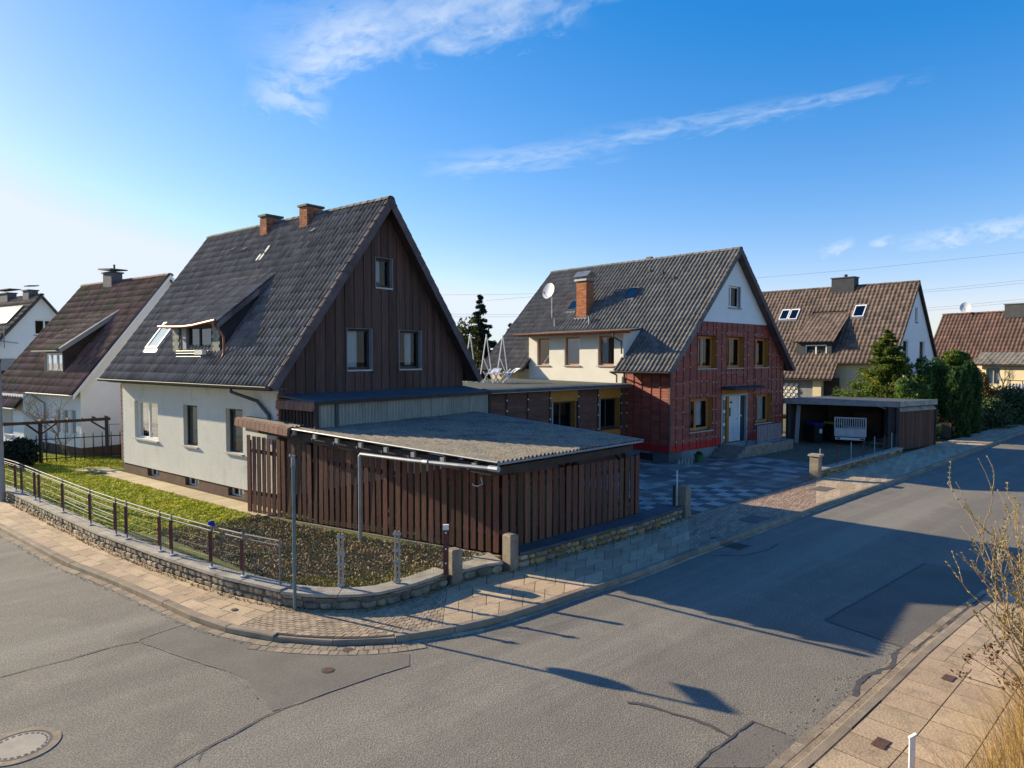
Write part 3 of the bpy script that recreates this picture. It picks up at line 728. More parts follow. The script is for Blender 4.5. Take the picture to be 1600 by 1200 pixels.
slab_run(KI, WL, kE, kF, wE, wF, 4, .6, pavement, M_slab, stuff=True)
for (px, py, ang) in ((1178, 811, 43.7), (1285, 764, 43.7)):      # asphalt squares let into the pavement
    c = G(px, py, .1); q = [Matrix.Rotation(R(ang), 2) @ Vector(t) for t in ((-.45, -.27), (.45, -.27), (.45, .27), (-.45, .27))]
    sheet('asphalt_square', [(c.x + t.x, c.y + t.y) for t in q], .108, M_asphalt_dark, pavement)
c = G(1115, 841, .1); mb = MB(); disc(mb, c, .07, .112); mb.build('valve_cover', M_iron, pavement)
c = G(366, 953, .1); mb = MB(); disc(mb, c, .06, .112); mb.build('valve_cover', M_iron, pavement)

# ---- pavement on the near side of the right-hand street
RI = offset_poly(RP, -.15); RO = offset_poly(RP, -1.75); RM = offset_poly(RP, -1.30)
pav_r = sheet('pavement', [tuple(q) for q in offset_poly(RP, -.1).p] + [tuple(q) for q in RO.p[::-1]], .0945, M_joint, kind='structure')
ra = t_near(RI, rk[1]) - 1.5; rb = t_near(RI, G(1462, 1030, .1)); rc = t_near(RI, G(1640, 880, .1)) + 4
sl = lambda P, t: t_near(P, RI.at(t))
slab_run(RI, RM, ra, rb, sl(RM, ra), sl(RM, rb), 2, .50, pav_r, M_slab, bond=False, jz=.003, gu=.005)
slab_run(RI, RM, rb, rc, sl(RM, rb), sl(RM, rc), 5, .62, pav_r, M_slab, jz=.003, gu=.004)
slab_run(RM, RO, ra, rc, sl(RO, ra), sl(RO, rc), 1, .50, pav_r, M_slab, jz=.003, gu=.005)
c = G(1485, 1059, .1)
for (px, py, s_) in ((1482, 1060, .11), (1376, 1162, .12)):
    c = G(px, py, .1); q = [Matrix.Rotation(R(42), 2) @ Vector(t) for t in ((-s_, -s_ * .6), (s_, -s_ * .6), (s_, s_ * .6), (-s_, s_ * .6))]
    sheet('hydrant_cover', [(c.x + t.x, c.y + t.y) for t in q], .110, M_rust, pav_r)
# rough verge beyond that pavement
vp = [tuple(q) for q in offset_poly(RP, -1.75).p] + [tuple(q) for q in offset_poly(RP, -14).p[::-1]]
sheet('verge', vp, .085, M_soil, kind='structure')

# grit swept against the kerbs, weeds at the foot of the walls
def along(P, ta, tb, n, off, spread):
    t = rng.uniform(ta, tb, n); out = []
    for a, b in zip(t, off + np.abs(rng.normal(size=n)) * spread):
        d = P.dir(a, .2); out.append(P.at(a) + np.array((-d[1], d[0])) * b)
    return np.array(out)
def grit(C, name, m, size):
    n = len(C); sz = size * rng.uniform(.5, 1.6, (n, 1)); V = np.zeros((n, 4, 3)); a = rng.uniform(0, 6.28, n)
    for k in range(3): V[:, k, 0] = C[:, 0] + sz[:, 0] * np.cos(a + k * 2.1); V[:, k, 1] = C[:, 1] + sz[:, 0] * np.sin(a + k * 2.1); V[:, k, 2] = C[:, 2]
    V[:, 3] = C; V[:, 3, 2] += sz[:, 0] * .8
    F4 = np.concatenate([[[4 * i, 4 * i + 1, 4 * i + 3], [4 * i + 1, 4 * i + 2, 4 * i + 3], [4 * i + 2, 4 * i, 4 * i + 3]] for i in range(n)])
    return link(name, np_mesh(name, V.reshape(-1, 3), F4, m, 3), None, kind='stuff')
Q = np.concatenate([along(KP, t_start, t_far, 2600, -.03, -.16) if False else along(KP, t_start, t_far, 2600, -.22, .10) * 1.0, along(RP, 10, RP.L - 60, 1800, .05, .28)])
grit(np.c_[Q, np.full(len(Q), .006)], 'grit', M_crack, .011)
Q = np.concatenate([along(WL, wL0, wC, 1500, -.16, .07)])
wb = np.c_[Q, np.full(len(Q), .09)]; a_ = rng.uniform(0, 6.28, len(Q)); dxx = np.c_[np.cos(a_), np.sin(a_), np.zeros(len(Q))] * .012
tipw = wb + np.c_[rng.normal(size=(len(Q), 2)) * .03, rng.uniform(.02, .09, len(Q))]
link('weeds', np_mesh('weeds', np.stack([wb - dxx, wb + dxx, tipw], 1).reshape(-1, 3), np.arange(3 * len(Q)).reshape(-1, 3), M_weed, 3), None, kind='stuff')

# ---- courtyard in front of the red house, laid with a chequer of pale and dark slabs
cy = [wall_pts[-1], wall2[0], wall2[1], np.array((19.0, 39.0)), np.array((13.5, 39.0)), np.array((6.9, 28.9)), np.array((3.9, 31.4)), np.array((0.5, 24.5)), np.array((3.9, 18.6))]
court = sheet('courtyard', cy, .075, M_soil, kind='structure')
ya = R(43.7); ex, ey = np.array((math.cos(ya), math.sin(ya))), np.array((-math.sin(ya), math.cos(ya)))
o = wall_pts[-1] + ey * .05; cnt = 0
for j in range(26):
    for i in range(30):
        c = o + ex * (.5 * i - 2.25) + ey * (.5 * j + .27)
        if not in_poly(np.array([c]), [q for q in cy])[0]: continue
        q = [c + ex * a + ey * b for a, b in ((-.245, -.245), (.245, -.245), (.245, .245), (-.245, .245))]
        if not in_poly(np.array(q), cy).all(): continue
        u = i - 4.5
        if j < 5 and 1 <= i <= 14: m = M_cour_w if (i + j) % 2 else M_cour_d
        elif j < 9 and random.random() < .20: m = M_cour_w
        elif random.random() < .06: m = M_cour_w
        elif random.random() < .25: m = M_cour_d
        else: m = M_cour_m
        z = .10 + random.uniform(-.005, .005); mb = MB()
        mb.hexa([(*p, .05) for p in q] + [(*p, z + random.uniform(-.003, .003)) for p in q]); mb.build('courtyard_slab', m, court); cnt += 1

# ================================================================== HOUSE WITH THE DARK TIMBER GABLE
Y1 = 51.16
h1 = thing('gabled_house', 'corner house with pale rendered long wall, dark vertical board gable and two brick chimneys', 'house', (-4.11, 21.71, 0), Y1)
HX, HL, ZG = 3.72, 10.36, .30
HW, HE, HR_, GO = 4.21, 3.82, 9.53, .45
S1 = (HR_ - HE) / HW
L1 = TX(-HX)
holes = [(7.39, 9.24, 1.70, 3.04), (4.60, 5.54, 1.73, 3.05), (1.89, 2.85, 1.74, 3.06)]
base_holes = [(7.46, 8.35, .40, .67), (4.66, 5.56, .40, .67), (1.92, 2.84, .40, .67)]
mb = MB(); wall(mb, L1, 0, HL, .70, 3.75, holes, depth=.17)
wall(mb, TXr(HX), 0, HL, .70, 3.75); wall(mb, TYr(HL), -HX, HX, .70, lambda x: HR_ - S1 * abs(x) - .2, brk=(0,)); wall(mb, TY(0.0), -HX, HX, .70, 3.5)
mb.build('wall', M_render_w, h1)
mb = MB(); wall(mb, TX(-HX + .035), 0, HL, ZG - .3, .70, base_holes, depth=.25); wall(mb, TY(.035), -HX + .035, HX, ZG - .3, .70); wall(mb, TYr(HL - .03), -HX + .035, HX, ZG - .3, .7)
mb.quad((-HX, 0, .70), (-HX, HL, .70), (-HX + .035, HL, .70), (-HX + .035, 0, .70))
mb.build('plinth', M_plinth, h1)
# windows of the long wall
w = window(h1, L1, *holes[0], d=.12, fm=M_whitefr, mull=(.5,), sill=M_sill, curtain=[(.04, .2, .25), (.8, .96, .25)])
w = window(h1, L1, *holes[1], d=.13, fm=M_darkfr, fw=.055, sill=M_sill, gl=GLdim); MB().quad(L1(4.66, 1.8, .21), L1(5.48, 1.8, .21), L1(5.48, 2.95, .21), L1(4.66, 2.95, .21)).build('reflection_sheet', M_teal, w)  # teal sheet behind the pane paints in reflected trees
w = window(h1, L1, *holes[2], d=.13, fm=M_darkfr, fw=.055, sill=M_sill, gl=GLdim); MB().quad(L1(1.95, 2.1, .21), L1(2.79, 2.1, .21), L1(2.79, 3.0, .21), L1(1.95, 3.0, .21)).build('reflection_sheet', M_teal, w)  # same painted tree reflection behind this pane
for b in base_holes:
    w = window(h1, TX(-HX + .035), *b, d=.14, fm=M_whitefr, fw=.035, mull=(.55,), gl=GLdark, name='basement_window')
# brick quoins on the two street corners of the long wall
for y0, y1_ in ((HL - .02, HL + .03), (-.035, .02)):
    acc = MB(); z = .72; k = 0
    while z < 3.55:
        a = .0 if k % 2 else .055
        acc.box(-HX - .018, -HX + .22, y0 - (a if y0 > 1 else 0), y1_ + (0 if y0 > 1 else a), z + .004, z + .072); z += .08; k += 1
    acc.build('brick_quoin', M_brick, h1, kind='stuff')
# gable of upright boards
def rake(x): return HR_ - S1 * abs(x) - .16
gwin = [(-.31, .39, 6.80, 7.72), (-1.43, -.47, 4.22, 5.47), (.65, 1.64, 4.22, 5.47)]
mb = MB(); wall(mb, TY(.0), -HX, HX, 3.5, rake, gwin, brk=(0,), depth=.16); mb.build('gable_backing', M_beam, h1)
xs = [-HX]
while xs[-1] < HX - .12: xs.append(min(HX, xs[-1] + random.choice((.165, .175, .19, .155))))
for i, (a, b) in enumerate(zip(xs[:-1], xs[1:])):
    d0_ = -.052 if i % 2 else -.028
    aa, bb = (a - .012, b + .012) if i % 2 else (a + .012, b - .012)
    if i % 2 == 0: d0_ = -.026
    cuts = [g for g in gwin if g[0] - .03 < bb and g[1] + .03 > aa]
    for g in gwin:                                   # trim boards against window openings
        if g[0] - .03 < aa < g[1] + .03 < bb and g[1] - aa < .12: pass
    segs = [(3.42, None)]
    if cuts:
        g = cuts[0]; segs = [(3.42, g[2] - .02), (g[3] + .02, None)]
        # slivers beside the window
        for (sa, sb) in ((aa, min(bb, g[0] - .012)), (max(aa, g[1] + .012), bb)):
            if sb - sa > .03: MB().box(sa, sb, d0_, -.003, g[2] - .02, g[3] + .02).build('gable_board', M_boarddk, h1)
    for (z0, z1) in segs:
        mbb = MB()
        if z1 is None:
            za, zb = rake(aa), rake(bb)
            if min(za, zb) < z0 + .05: continue
            top = [(aa, za), (bb, zb)] if aa * bb >= 0 else [(aa, za), (0, rake(0)), (bb, zb)]
            pts = [(aa, z0), (bb, z0)] + top[::-1]
        else: pts = [(aa, z0), (bb, z0), (bb, z1), (aa, z1)]
        n = len(pts); k = 0
        mbb.v = [(p[0], d0_, p[1]) for p in pts] + [(p[0], -.003, p[1]) for p in pts]
        mbb.f = [tuple(range(n)), tuple(range(2 * n - 1, n - 1, -1))] + [(j, j + n, (j + 1) % n + n, (j + 1) % n) for j in range(n)]
        mbb.build('gable_board', M_boarddk, h1)
T0 = TY(.0)
for g, cu in zip(gwin, ([(.05, .6, .2)], [(.05, .62, .05)], [(.5, .75, .1)])):
    w = window(h1, T0, *g, d=.10, fm=M_darkfr, fw=.07, sill=M_metal, so=.0, gl=GL, curtain=cu)
    m_ = MB(); m_.tbox(T0, g[0] - .008, g[0] + .010, g[2], g[3], -.065, .09); m_.tbox(T0, g[1] - .010, g[1] + .008, g[2], g[3], -.065, .09); m_.tbox(T0, g[0] - .02, g[1] + .02, g[3] - .002, g[3] + .010, -.06, .09)
    m_.build('window_trim', M_greyfr, w)
# roof
yA, yB = -GO, HL + GO
rf = MB(); th = .10; e = .02
for sg in (-1, 1):
    rf.hexa([(sg * HW, yA + e, HE - th), (0, yA + e, HR_ - th - .02), (0, yB, HR_ - th - .02), (sg * HW, yB, HE - th),
             (sg * HW, yA + e, HE - .015), (0, yA + e, HR_ - .03), (0, yB, HR_ - .03), (sg * HW, yB, HE - .015)])
roof1 = rf.build('roof', M_beam, h1)
up = Vector((HW, 0, HR_ - HE)).normalized(); sl_len = math.hypot(HW, HR_ - HE)
tw, nr = 11.25 / 54, 21
def in_dormer1(c): return 3.45 < c.y < 6.5 and (c.z - 4.5) < (c.x + 3.7) * 1.36 + .01 and c.x < -1.85 and c.z > 4.72 and c.z < 7.05
tile_slope(h1, (-HW - .04, yB - .0, HE - .03), (0, -1, 0), up, 54, nr, tw, sl_len / nr, .046, M_tile1, 300, skip=in_dormer1)
ridge_tiles(h1, (0, yA - .02, HR_ - .03), (0, yB, HR_ - .03), .12, .34, M_tile1)
verge(h1, (-HW - .03, yA - .035, HE - .02), (0, yA - .035, HR_ + .03), 21, .20, M_verge)
verge(h1, (HW + .03, yA - .035, HE - .02), (0, yA - .035, HR_ + .03), 21, .20, M_verge)
mb = MB()
for sg in (-1, 1):                                     # soffit board under the gable overhang
    mb.quad((sg * HW, yA + .02, HE - th - .012), (0, yA + .02, HR_ - th - .035), (0, 0, HR_ - th - .035), (sg * HW, 0, HE - th - .012))
mb.build('soffit', M_beam, h1)
MB().quad((-HW + .02, yA, HE - .13), (-HW + .02, yB, HE - .13), (-HX, yB, 3.74), (-HX, yA, 3.74)).build('eave_soffit', M_sill, h1)
def gutter_tube(root, p0, p1, r, m, name='gutter'):
    p0, p1 = Vector(p0), Vector(p1); d = (p1 - p0).normalized(); s = d.cross(Vector((0, 0, 1))); mb = MB(); n = 8
    prev = None
    for sh in (0, 1):
        pass
    A = []
    for P_ in (p0, p1):
        A.append([P_ + s * (r * math.cos(math.pi * i / n)) - Vector((0, 0, 1)) * (r * math.sin(math.pi * i / n)) for i in range(n + 1)])
    for i in range(n): mb.quad(A[0][i], A[0][i + 1], A[1][i + 1], A[1][i])
    mb.poly(A[0]); mb.poly(A[1])
    mb.tube([A[0][0], A[1][0]], .012, 6); mb.tube([A[0][n], A[1][n]], .012, 6)
    return mb.build(name, m, root)
gutter_tube(h1, (-HW - .09, yA + .02, HE - .02), (-HW - .09, yB, HE - .02), .075, M_zincdk)
mb = MB(); mb.tube([(-HW - .09, 1.48, HE - .09), (-HW - .09, 1.46, HE - .2), (-HX - .09, .95, 3.36), (-HX - .07, .38, 2.98), (-HX - .07, .34, 2.7)], .05, 8); mb.build('downpipe', M_zincdk, h1)
# chimneys
for (y0, y1_, zt) in ((5.86, 6.30, 9.74), (3.36, 3.81, 9.76)):
    c = brick_shaft(h1, -.42, .22, y0, y1_, 8.75, zt, M_brick)
    MB().box(-.47, .27, y0 - .05, y1_ + .05, zt, zt + .07).build('chimney_cap', M_iron, c)
    MB().hexa([(-.50, y0 - .05, 8.80), (-.40, y0 - .05, 8.94), (-.40, y1_ + .05, 8.94), (-.50, y1_ + .05, 8.80), (-.50, y0 - .05, 8.86), (-.40, y0 - .05, 9.0), (-.40, y1_ + .05, 9.0), (-.50, y1_ + .05, 8.86)]).build('flashing', M_zinc, c)
# pale glass tiles and a vent tile
nrm = Vector((-up.z, 0, up.x))
def on1(y, z, off=.05): x = -(HR_ - z) / S1; return Vector((x, y, z)) + nrm * off
for dz, dy in ((0, 0), (.30, 0), (0, .2)):
    a, b = on1(4.95 + dy, 7.95 + dz, .065), on1(5.12 + dy, 7.95 + dz, .065); c, d = on1(5.12 + dy, 8.2 + dz, .065), on1(4.95 + dy, 8.2 + dz, .065)
    MB().hexa([*(p - nrm * .04 for p in (a, b, c, d)), a, b, c, d]).build('glass_tile', M_render_cream, h1)
for (y, z) in ((2.75, 8.75), (6.7, 8.5), (7.6, 8.6)):
    p = on1(y, z, .06); MB().hexa([p + Vector((-.06, -.1, -.07)), p + Vector((.1, -.1, .1)), p + Vector((.1, .1, .1)), p + Vector((-.06, .1, -.07)), p + Vector((-.10, -.09, .0)), p + Vector((.08, -.09, .13)), p + Vector((.08, .09, .13)), p + Vector((-.10, .09, .0))]).build('vent_tile', M_tile1, h1)
# skylight left of the dormer
def skylight(root, on, y0, y1_, z0, z1, fm, gl, hgt=.105):
    a, b, c, d = on(y0, z0, .02), on(y1_, z0, .02), on(y1_, z1, .02), on(y0, z1, .02)
    n = (on(y0, z0, 1) - on(y0, z0, 0)).normalized(); u = (d - a).normalized(); v = (b - a).normalized(); fw = .07
    L, Wd = (d - a).length, (b - a).length; fr = MB()
    def bx(u0, u1, v0, v1):
        P = [a + u * s + v * t for s, t in ((u0, v0), (u1, v0), (u1, v1), (u0, v1))]; fr.hexa(P + [q + n * hgt for q in P])
    bx(0, fw, 0, Wd); bx(L - fw * 1.6, L, 0, Wd); bx(fw, L - fw * 1.6, 0, fw); bx(fw, L - fw * 1.6, Wd - fw, Wd)
    f = fr.build('skylight', fm, root)
    P = [a + u * s + v * t + n * (hgt - .02) for s, t in ((fw * .9, fw * .9), (L - fw * 1.5, fw * .9), (L - fw * 1.5, Wd - fw * .9), (fw * .9, Wd - fw * .9))]
    MB().quad(*P).build('pane', gl, f)
    P = [p - n * .012 for p in P]; MB().quad(*P).build('pane_backing', M_whitefr if gl is GL else M_inner, f)  # white sheet under clear glass paints in sky glare; otherwise a dark backing
    sk = [a - u * .16 - v * .03, a - u * .0 - v * .03, b + v * .03, b - u * .16 + v * .03]
    MB().hexa([*(q + n * .035 for q in sk), *(q + n * .055 for q in sk)]).build('flashing', M_zinc, f)
    return f
skylight(h1, on1, 7.78, 8.72, 4.86, 5.80, M_whitefr, GL)
# dormer with shingled face
DX = -3.56; y0, y1_ = 3.40, 6.55; zb, zt = 4.5, 5.74
TD = TX(DX); dw = (3.95, 5.95, 4.84, 5.60)
mb = MB(); wall(mb, TD, y0, y1_, zb, zt, [dw], depth=.2)
for yy in (y0, y1_): mb.poly([(DX, yy, zb), (DX, yy, zt + .1), (-1.6, yy, 7.34)])
dorm = mb.build('dormer', M_slatedk, h1)
shp = MB(); shp.v = [(-.005, -.075, .07), (-.005, .075, .07), (-.012, .075, -.02), (-.012, .0, -.085), (-.012, -.075, -.02)]; shp.f = [(0, 1, 2, 3, 4)]
shp.v += [(.0, v[1], v[2]) for v in shp.v]; shp.f += [(i, i + 5, (i + 1) % 5 + 5, (i + 1) % 5) for i in range(5)]
sme = shp.mesh('shingle', M_slate); r = 0; z = zb + .12
while z < zt - .02:
    y = y0 + .08 + (.075 if r % 2 else 0)
    while y < y1_ - .06:
        if not (dw[0] - .09 < y < dw[1] + .09 and z > dw[2] - .12):
            link('shingle', sme, dorm, matrix=Matrix.Translation((DX - .006, y, z)) @ Matrix.Rotation(R(-4), 4, 'Y'))
        y += .155
    z += .105; r += 1
window(h1, TD, dw[0], 5.62, dw[2], dw[3], d=.10, fm=M_darkfr, fw=.06, mull=(.55,), gl=GLdim, name='dormer_window')
MB().tbox(TD, 5.63, dw[1], dw[2], dw[3], .02, .16).build('dormer_window_panel', M_greyfr, h1)
MB().tbox(TD, dw[0] - .05, dw[1] + .03, dw[3], dw[3] + .07, -.03, .05).build('dormer_lintel', M_sill, h1)
# little railing with a window box
mb = MB()
for z in (4.62, 4.72, 4.80): mb.tube([(DX - .16, 3.85, z), (DX - .16, 5.95, z)], .011, 6)
for i in range(15): mb.tube([(DX - .16, 3.85 + i * .15, 4.62), (DX - .16, 3.85 + i * .15, 4.80)], .008, 5)
for y in (3.87, 5.93): mb.tube([(DX - .16, y, 4.7), (DX, y, 4.7)], .012, 6)
rl = mb.build('window_railing', M_wiregrey, h1)
MB().tbox(TD, 3.95, 4.45, 4.68, 4.83, -.30, -.17).build('planter', M_render_cream, rl)
S_D = (7.30 - 5.62) / (3.70 - 1.63)
upD = Vector((1, 0, S_D)).normalized()
mb = MB(); mb.hexa([(-3.70, y0 - .16, 5.55), (-1.6, y0 - .16, 7.25), (-1.6, y1_ + .16, 7.25), (-3.70, y1_ + .16, 5.55), (-3.70, y0 - .16, 5.62), (-1.6, y0 - .16, 7.33), (-1.6, y1_ + .16, 7.33), (-3.70, y1_ + .16, 5.62)])
dr = mb.build('dormer_roof', M_beam, h1)
tile_slope(h1, (-3.76, y1_ + .2, 5.60), (0, -1, 0), upD, 17, 8, 3.5 / 17, 2.86 / 8, .046, M_tile1, 136, name='dormer_roof_tile')
ss = MB(); 
for k_ in range(9):
    t0, t1 = k_ / 9, (k_ + 1.05) / 9
    a = Vector((-3.74, y0 - .17, 5.60)).lerp(Vector((-1.62, y0 - .17, 7.31)), t0); b = Vector((-3.74, y0 - .17, 5.60)).lerp(Vector((-1.62, y0 - .17, 7.31)), t1)
    ss.hexa([a + Vector((0, -.02, -.13)), b + Vector((0, -.012, -.13)), b + Vector((0, 0, -.13)), a + Vector((0, 0, -.13)), a + Vector((0, -.02, .04)), b + Vector((0, -.012, .05)), b + Vector((0, .05, .05)), a + Vector((0, .05, .04))])
ss.build('dormer_verge', M_tile1, h1)
mb = MB(); mb.tube([(-3.82, y1_ + .42, 5.63), (-3.82, 6.2, 5.60), (-3.82, 5.3, 5.58), (-3.82, 4.6, 5.60), (-3.82, 3.2, 5.72)], .045, 8); mb.build('dormer_gutter', M_copper, h1)
mb = MB(); mb.tube([(-3.82, 3.32, 5.70), (-3.81, 3.30, 5.54), (-3.72, 3.05, 5.36), (-3.66, 3.0, 5.2), (-3.66, 3.0, 4.72), (-3.72, 2.98, 4.6)], .038, 8); mb.build('dormer_downpipe', M_copper, h1)

# ---- lawn, garden path
lawn_poly = [tuple(q) for q in offset_poly(Poly(wall_pts[:12]), .2, 60).p]
lw = [(-.2, 15.1), (3.5, 18.3), (3.2, 22), (-1.5, 27), (-5, 28.5), (-8.5, 29.5), (-13, 33), (-24, 43.0), (-42, 48)]
lawn_full = [q for q in lawn_poly] + lw
lawn = sheet('lawn', lawn_full, .29, M_turf, kind='structure')
w1 = lambda x, y: (Matrix.Rotation(R(Y1), 2) @ Vector((x, y))) + Vector((-4.11, 21.71))
pth = MB(); path = bpy.data.objects.new('garden_path', None); COL.objects.link(path); path['kind'] = 'structure'
yy = -.2; k = 0
while yy < 11.6:
    ln = random.choice((.95, 1.05, 1.15)); wd = -HX - .95 + (.0 if yy < 9.7 else .0)
    x_out = -HX - .68 - .03 * (k % 2); x_out = x_out + (.0 if yy < 10 else .25)
    c = [w1(-HX + .0, yy), w1(x_out, yy + random.uniform(-.02, .02)), w1(x_out, yy + ln - .015), w1(-HX, yy + ln - .015)]
    MB().hexa([(*p, .2) for p in c] + [(*p, .335 + random.uniform(-.004, .004)) for p in c]).build('path_slab', M_path, path)
    yy += ln; k += 1
for t in range(4):                                     # the path bends round the far corner
    a0, a1 = R(90 + t * 22), R(90 + (t + 1) * 22)
    P0 = w1(-HX + .1, 11.6); 
    c = [P0, w1(-HX + .1 + 1.3 * math.cos(a0 + R(90)) , 11.6 + 1.1 * math.sin(a0 - R(90)) ), w1(-HX + .1 + 1.3 * math.cos(a1 + R(90)), 11.6 + 1.1 * math.sin(a1 - R(90)))]
    if t < 3: MB().hexa([(*c[0], .2), (*c[1], .2), (*c[2], .2), (*c[0], .2), (*c[0], .334), (*c[1], .334), (*c[2], .334), (*c[0], .334)]).build('path_slab', M_path, path)
def off_path(P):
    q = P - np.array((-4.11, 21.71)); ca, sa = math.cos(R(Y1)), math.sin(R(Y1)); x = q[:, 0] * ca + q[:, 1] * sa; y = -q[:, 0] * sa + q[:, 1] * ca
    edge = np.where(y < 10.2, -HX - .72, -HX - .95) + rng.normal(size=len(P)) * .03
    return P[(x < edge) | (y < -.3) | (y > 11.8)]
# grass and moss on the lawn; leaf litter near the corner
green = gpx([(0, 790), (235, 834), (330, 845), (395, 812), (390, 800), (190, 742), (192, 720), (150, 712), (0, 712)], .3)
brown = gpx([(235, 830), (330, 868), (396, 897), (447, 911), (480, 921), (533, 921), (621, 916), (697, 902), (760, 868), (560, 840), (470, 822), (400, 806), (330, 822)], .3)
def blades(poly, n, h, w, m, name, z=.29, lean=.5, clump=None):
    P = sample_poly(poly, n)
    dd = np.linalg.norm(P, axis=1)
    P = P[in_poly(P, lawn_full)]; P = off_path(P); n = len(P)
    a = rng.uniform(0, 2 * np.pi, n); hh = h * rng.uniform(.5, 1.4, n)
    ln = rng.normal(size=(n, 2)) * lean * hh[:, None]
    b = np.c_[P, np.full(n, z)]; dx = np.c_[np.cos(a), np.sin(a), np.zeros(n)] * w
    V = np.stack([b - dx, b + dx, b + np.c_[ln, hh]], 1).reshape(-1, 3)
    return link(name, np_mesh(name, V, np.arange(3 * n).reshape(-1, 3), m, 3), None, kind='stuff')
blades(green, 42000, .07, .016, M_grass, 'grass')
def mounds(poly, n, r0, r1, hgt, m, name, z=.285):
    P = sample_poly(poly, n); P = P[in_poly(P, lawn_full)]; P = off_path(P); n = len(P); K = 7
    rr = rng.uniform(r0, r1, n); V = np.zeros((n, K + 1, 3)); V[:, 0, :2] = P; V[:, 0, 2] = z + hgt * rng.uniform(.5, 1.5, n)
    for k in range(K):
        a = 2 * np.pi * k / K; q = rr * rng.uniform(.75, 1.25, n); V[:, k + 1, 0] = P[:, 0] + q * np.cos(a); V[:, k + 1, 1] = P[:, 1] + q * np.sin(a) * .8; V[:, k + 1, 2] = z
    Fq = np.array([[i * (K + 1), i * (K + 1) + 1 + k, i * (K + 1) + 1 + (k + 1) % K] for i in range(n) for k in range(K)])
    return link(name, np_mesh(name, V.reshape(-1, 3), Fq, m, 3), None, kind='stuff')
mounds(green, 7500, .05, .14, .05, M_moss, 'moss')
P = sample_poly(brown, 26000); P = P[in_poly(P, lawn_full)]
link('leaf_litter', leaves(np.c_[P, .31 + rng.uniform(0, .05, len(P))], .030, M_litter, 'leaf_litter', .6), None, kind='stuff')
rim = gpx([(440, 900), (470, 905), (540, 905), (690, 885), (697, 902), (621, 916), (533, 921), (450, 915)], .3)
rimg = blades(rim, 5000, .06, .018, M_moss, 'ground_cover'); blades(brown, 9000, .055, .016, M_moss, 'grass')
sheet('litter_soil', brown, .298, M_soil, kind='structure')

# ================================================================== LEAN-TO AND CAR PORT AT THE GABLE
cp = thing('lean_to_carport', 'lean-to carport with flat corrugated roof behind the brown slat fence, against the dark gable', 'carport', (-4.11, 21.71, 0), Y1)
# upper lean-to: felt roof, ribbed front sheets, tile fringe
mb = MB(); mb.hexa([(-3.80, -1.80, 3.40), (3.15, -1.80, 3.40), (3.72, -.06, 3.52), (-3.80, -.06, 3.52), (-3.80, -1.80, 3.455), (3.15, -1.80, 3.455), (3.72, -.06, 3.575), (-3.80, -.06, 3.575)])
mb.build('felt_roof', M_felt, cp)
mb = MB(); mb.box(-3.80, 3.15, -1.86, -1.803, 3.36, 3.45); mb.build('roof_edge', M_beam, cp)
for i in range(8):
    y = -.12 - i * .213; MB().hexa([(-3.90, y - .2, 3.2), (-3.84, y - .2, 3.2), (-3.84, y, 3.2), (-3.90, y, 3.2), (-3.88, y - .2, 3.42), (-3.80, y - .2, 3.46), (-3.80, y, 3.46), (-3.88, y, 3.42)]).build('edge_tile', M_fringe, cp)
for i in range(11):
    y = -.1 - i * .155; MB().hexa([(-3.80, y - .11, 2.76), (-3.76, y - .13, 2.76), (-3.70, y, 2.76), (-3.74, y + .02, 2.76), (-3.80, y - .11, 3.2), (-3.76, y - .13, 3.2), (-3.70, y, 3.2), (-3.74, y + .02, 3.2)]).build('louvre', M_beam, cp)
mb = MB(); mb.box(-3.68, -3.60, -1.7, -.05, 2.7, 3.4); mb.build('louvre_backing', M_black, cp)
mb = MB(); mb.box(-3.82, -3.70, -1.82, -1.74, 2.7, 3.4); mb.build('lean_to_post', M_beam, cp)
def corr_sheet(root, P00, P10, P11, P01, nw, amp, m, name, rows=2, th=.006, ph=0.0, n=None):
    """corrugated sheet; P00->P10 runs across the waves"""
    P00, P10, P11, P01 = map(Vector, (P00, P10, P11, P01)); N = int(nw * 6); nn = (P10 - P00).cross(P01 - P00).normalized()
    if n: nn = Vector(n)
    mb = MB()
    for j in range(rows + 1):
        v = j / rows
        for i in range(N + 1):
            u = i / N; p = P00.lerp(P10, u).lerp(P01.lerp(P11, u), v); mb.v.append(tuple(p + nn * (amp * math.sin(2 * math.pi * (nw * u + ph)))))
    for j in range(rows):
        for i in range(N):
            k = j * (N + 1) + i; mb.f.append((k, k + 1, k + N + 2, k + N + 1))
    k = len(mb.v)
    for i in range(N + 1): q = Vector(mb.v[i]) - nn * .012; mb.v.append(tuple(q))
    for i in range(N): mb.f.append((i, k + i, k + i + 1, i + 1))
    return mb.build(name, m, root)
xs_ = [-3.68, -3.18] + [-3.02 + i * .877 for i in range(1, 8)]
prev = -3.70
for i, x in enumerate([-3.12, -2.2, -1.3, -.42, .46, 1.34, 2.22, 3.1]):
    o_ = .012 * (i % 2); corr_sheet(cp, (prev - .02, -1.73 - o_, 2.62), (x, -1.73 - o_, 2.62), (x, -1.73 - o_, 3.40), (prev - .02, -1.73 - o_, 3.40), round((x - prev) / .11), .032, M_corrpl, 'ribbed_sheet', 1)
    prev = x
MB().box(-3.14, -3.06, -1.79, -1.748, 2.62, 3.38).build('dark_strip', M_zincdk, cp)
MB().box(3.1, 3.16, -1.8, -.1, 2.6, 3.4).build('end_board', M_beam, cp)
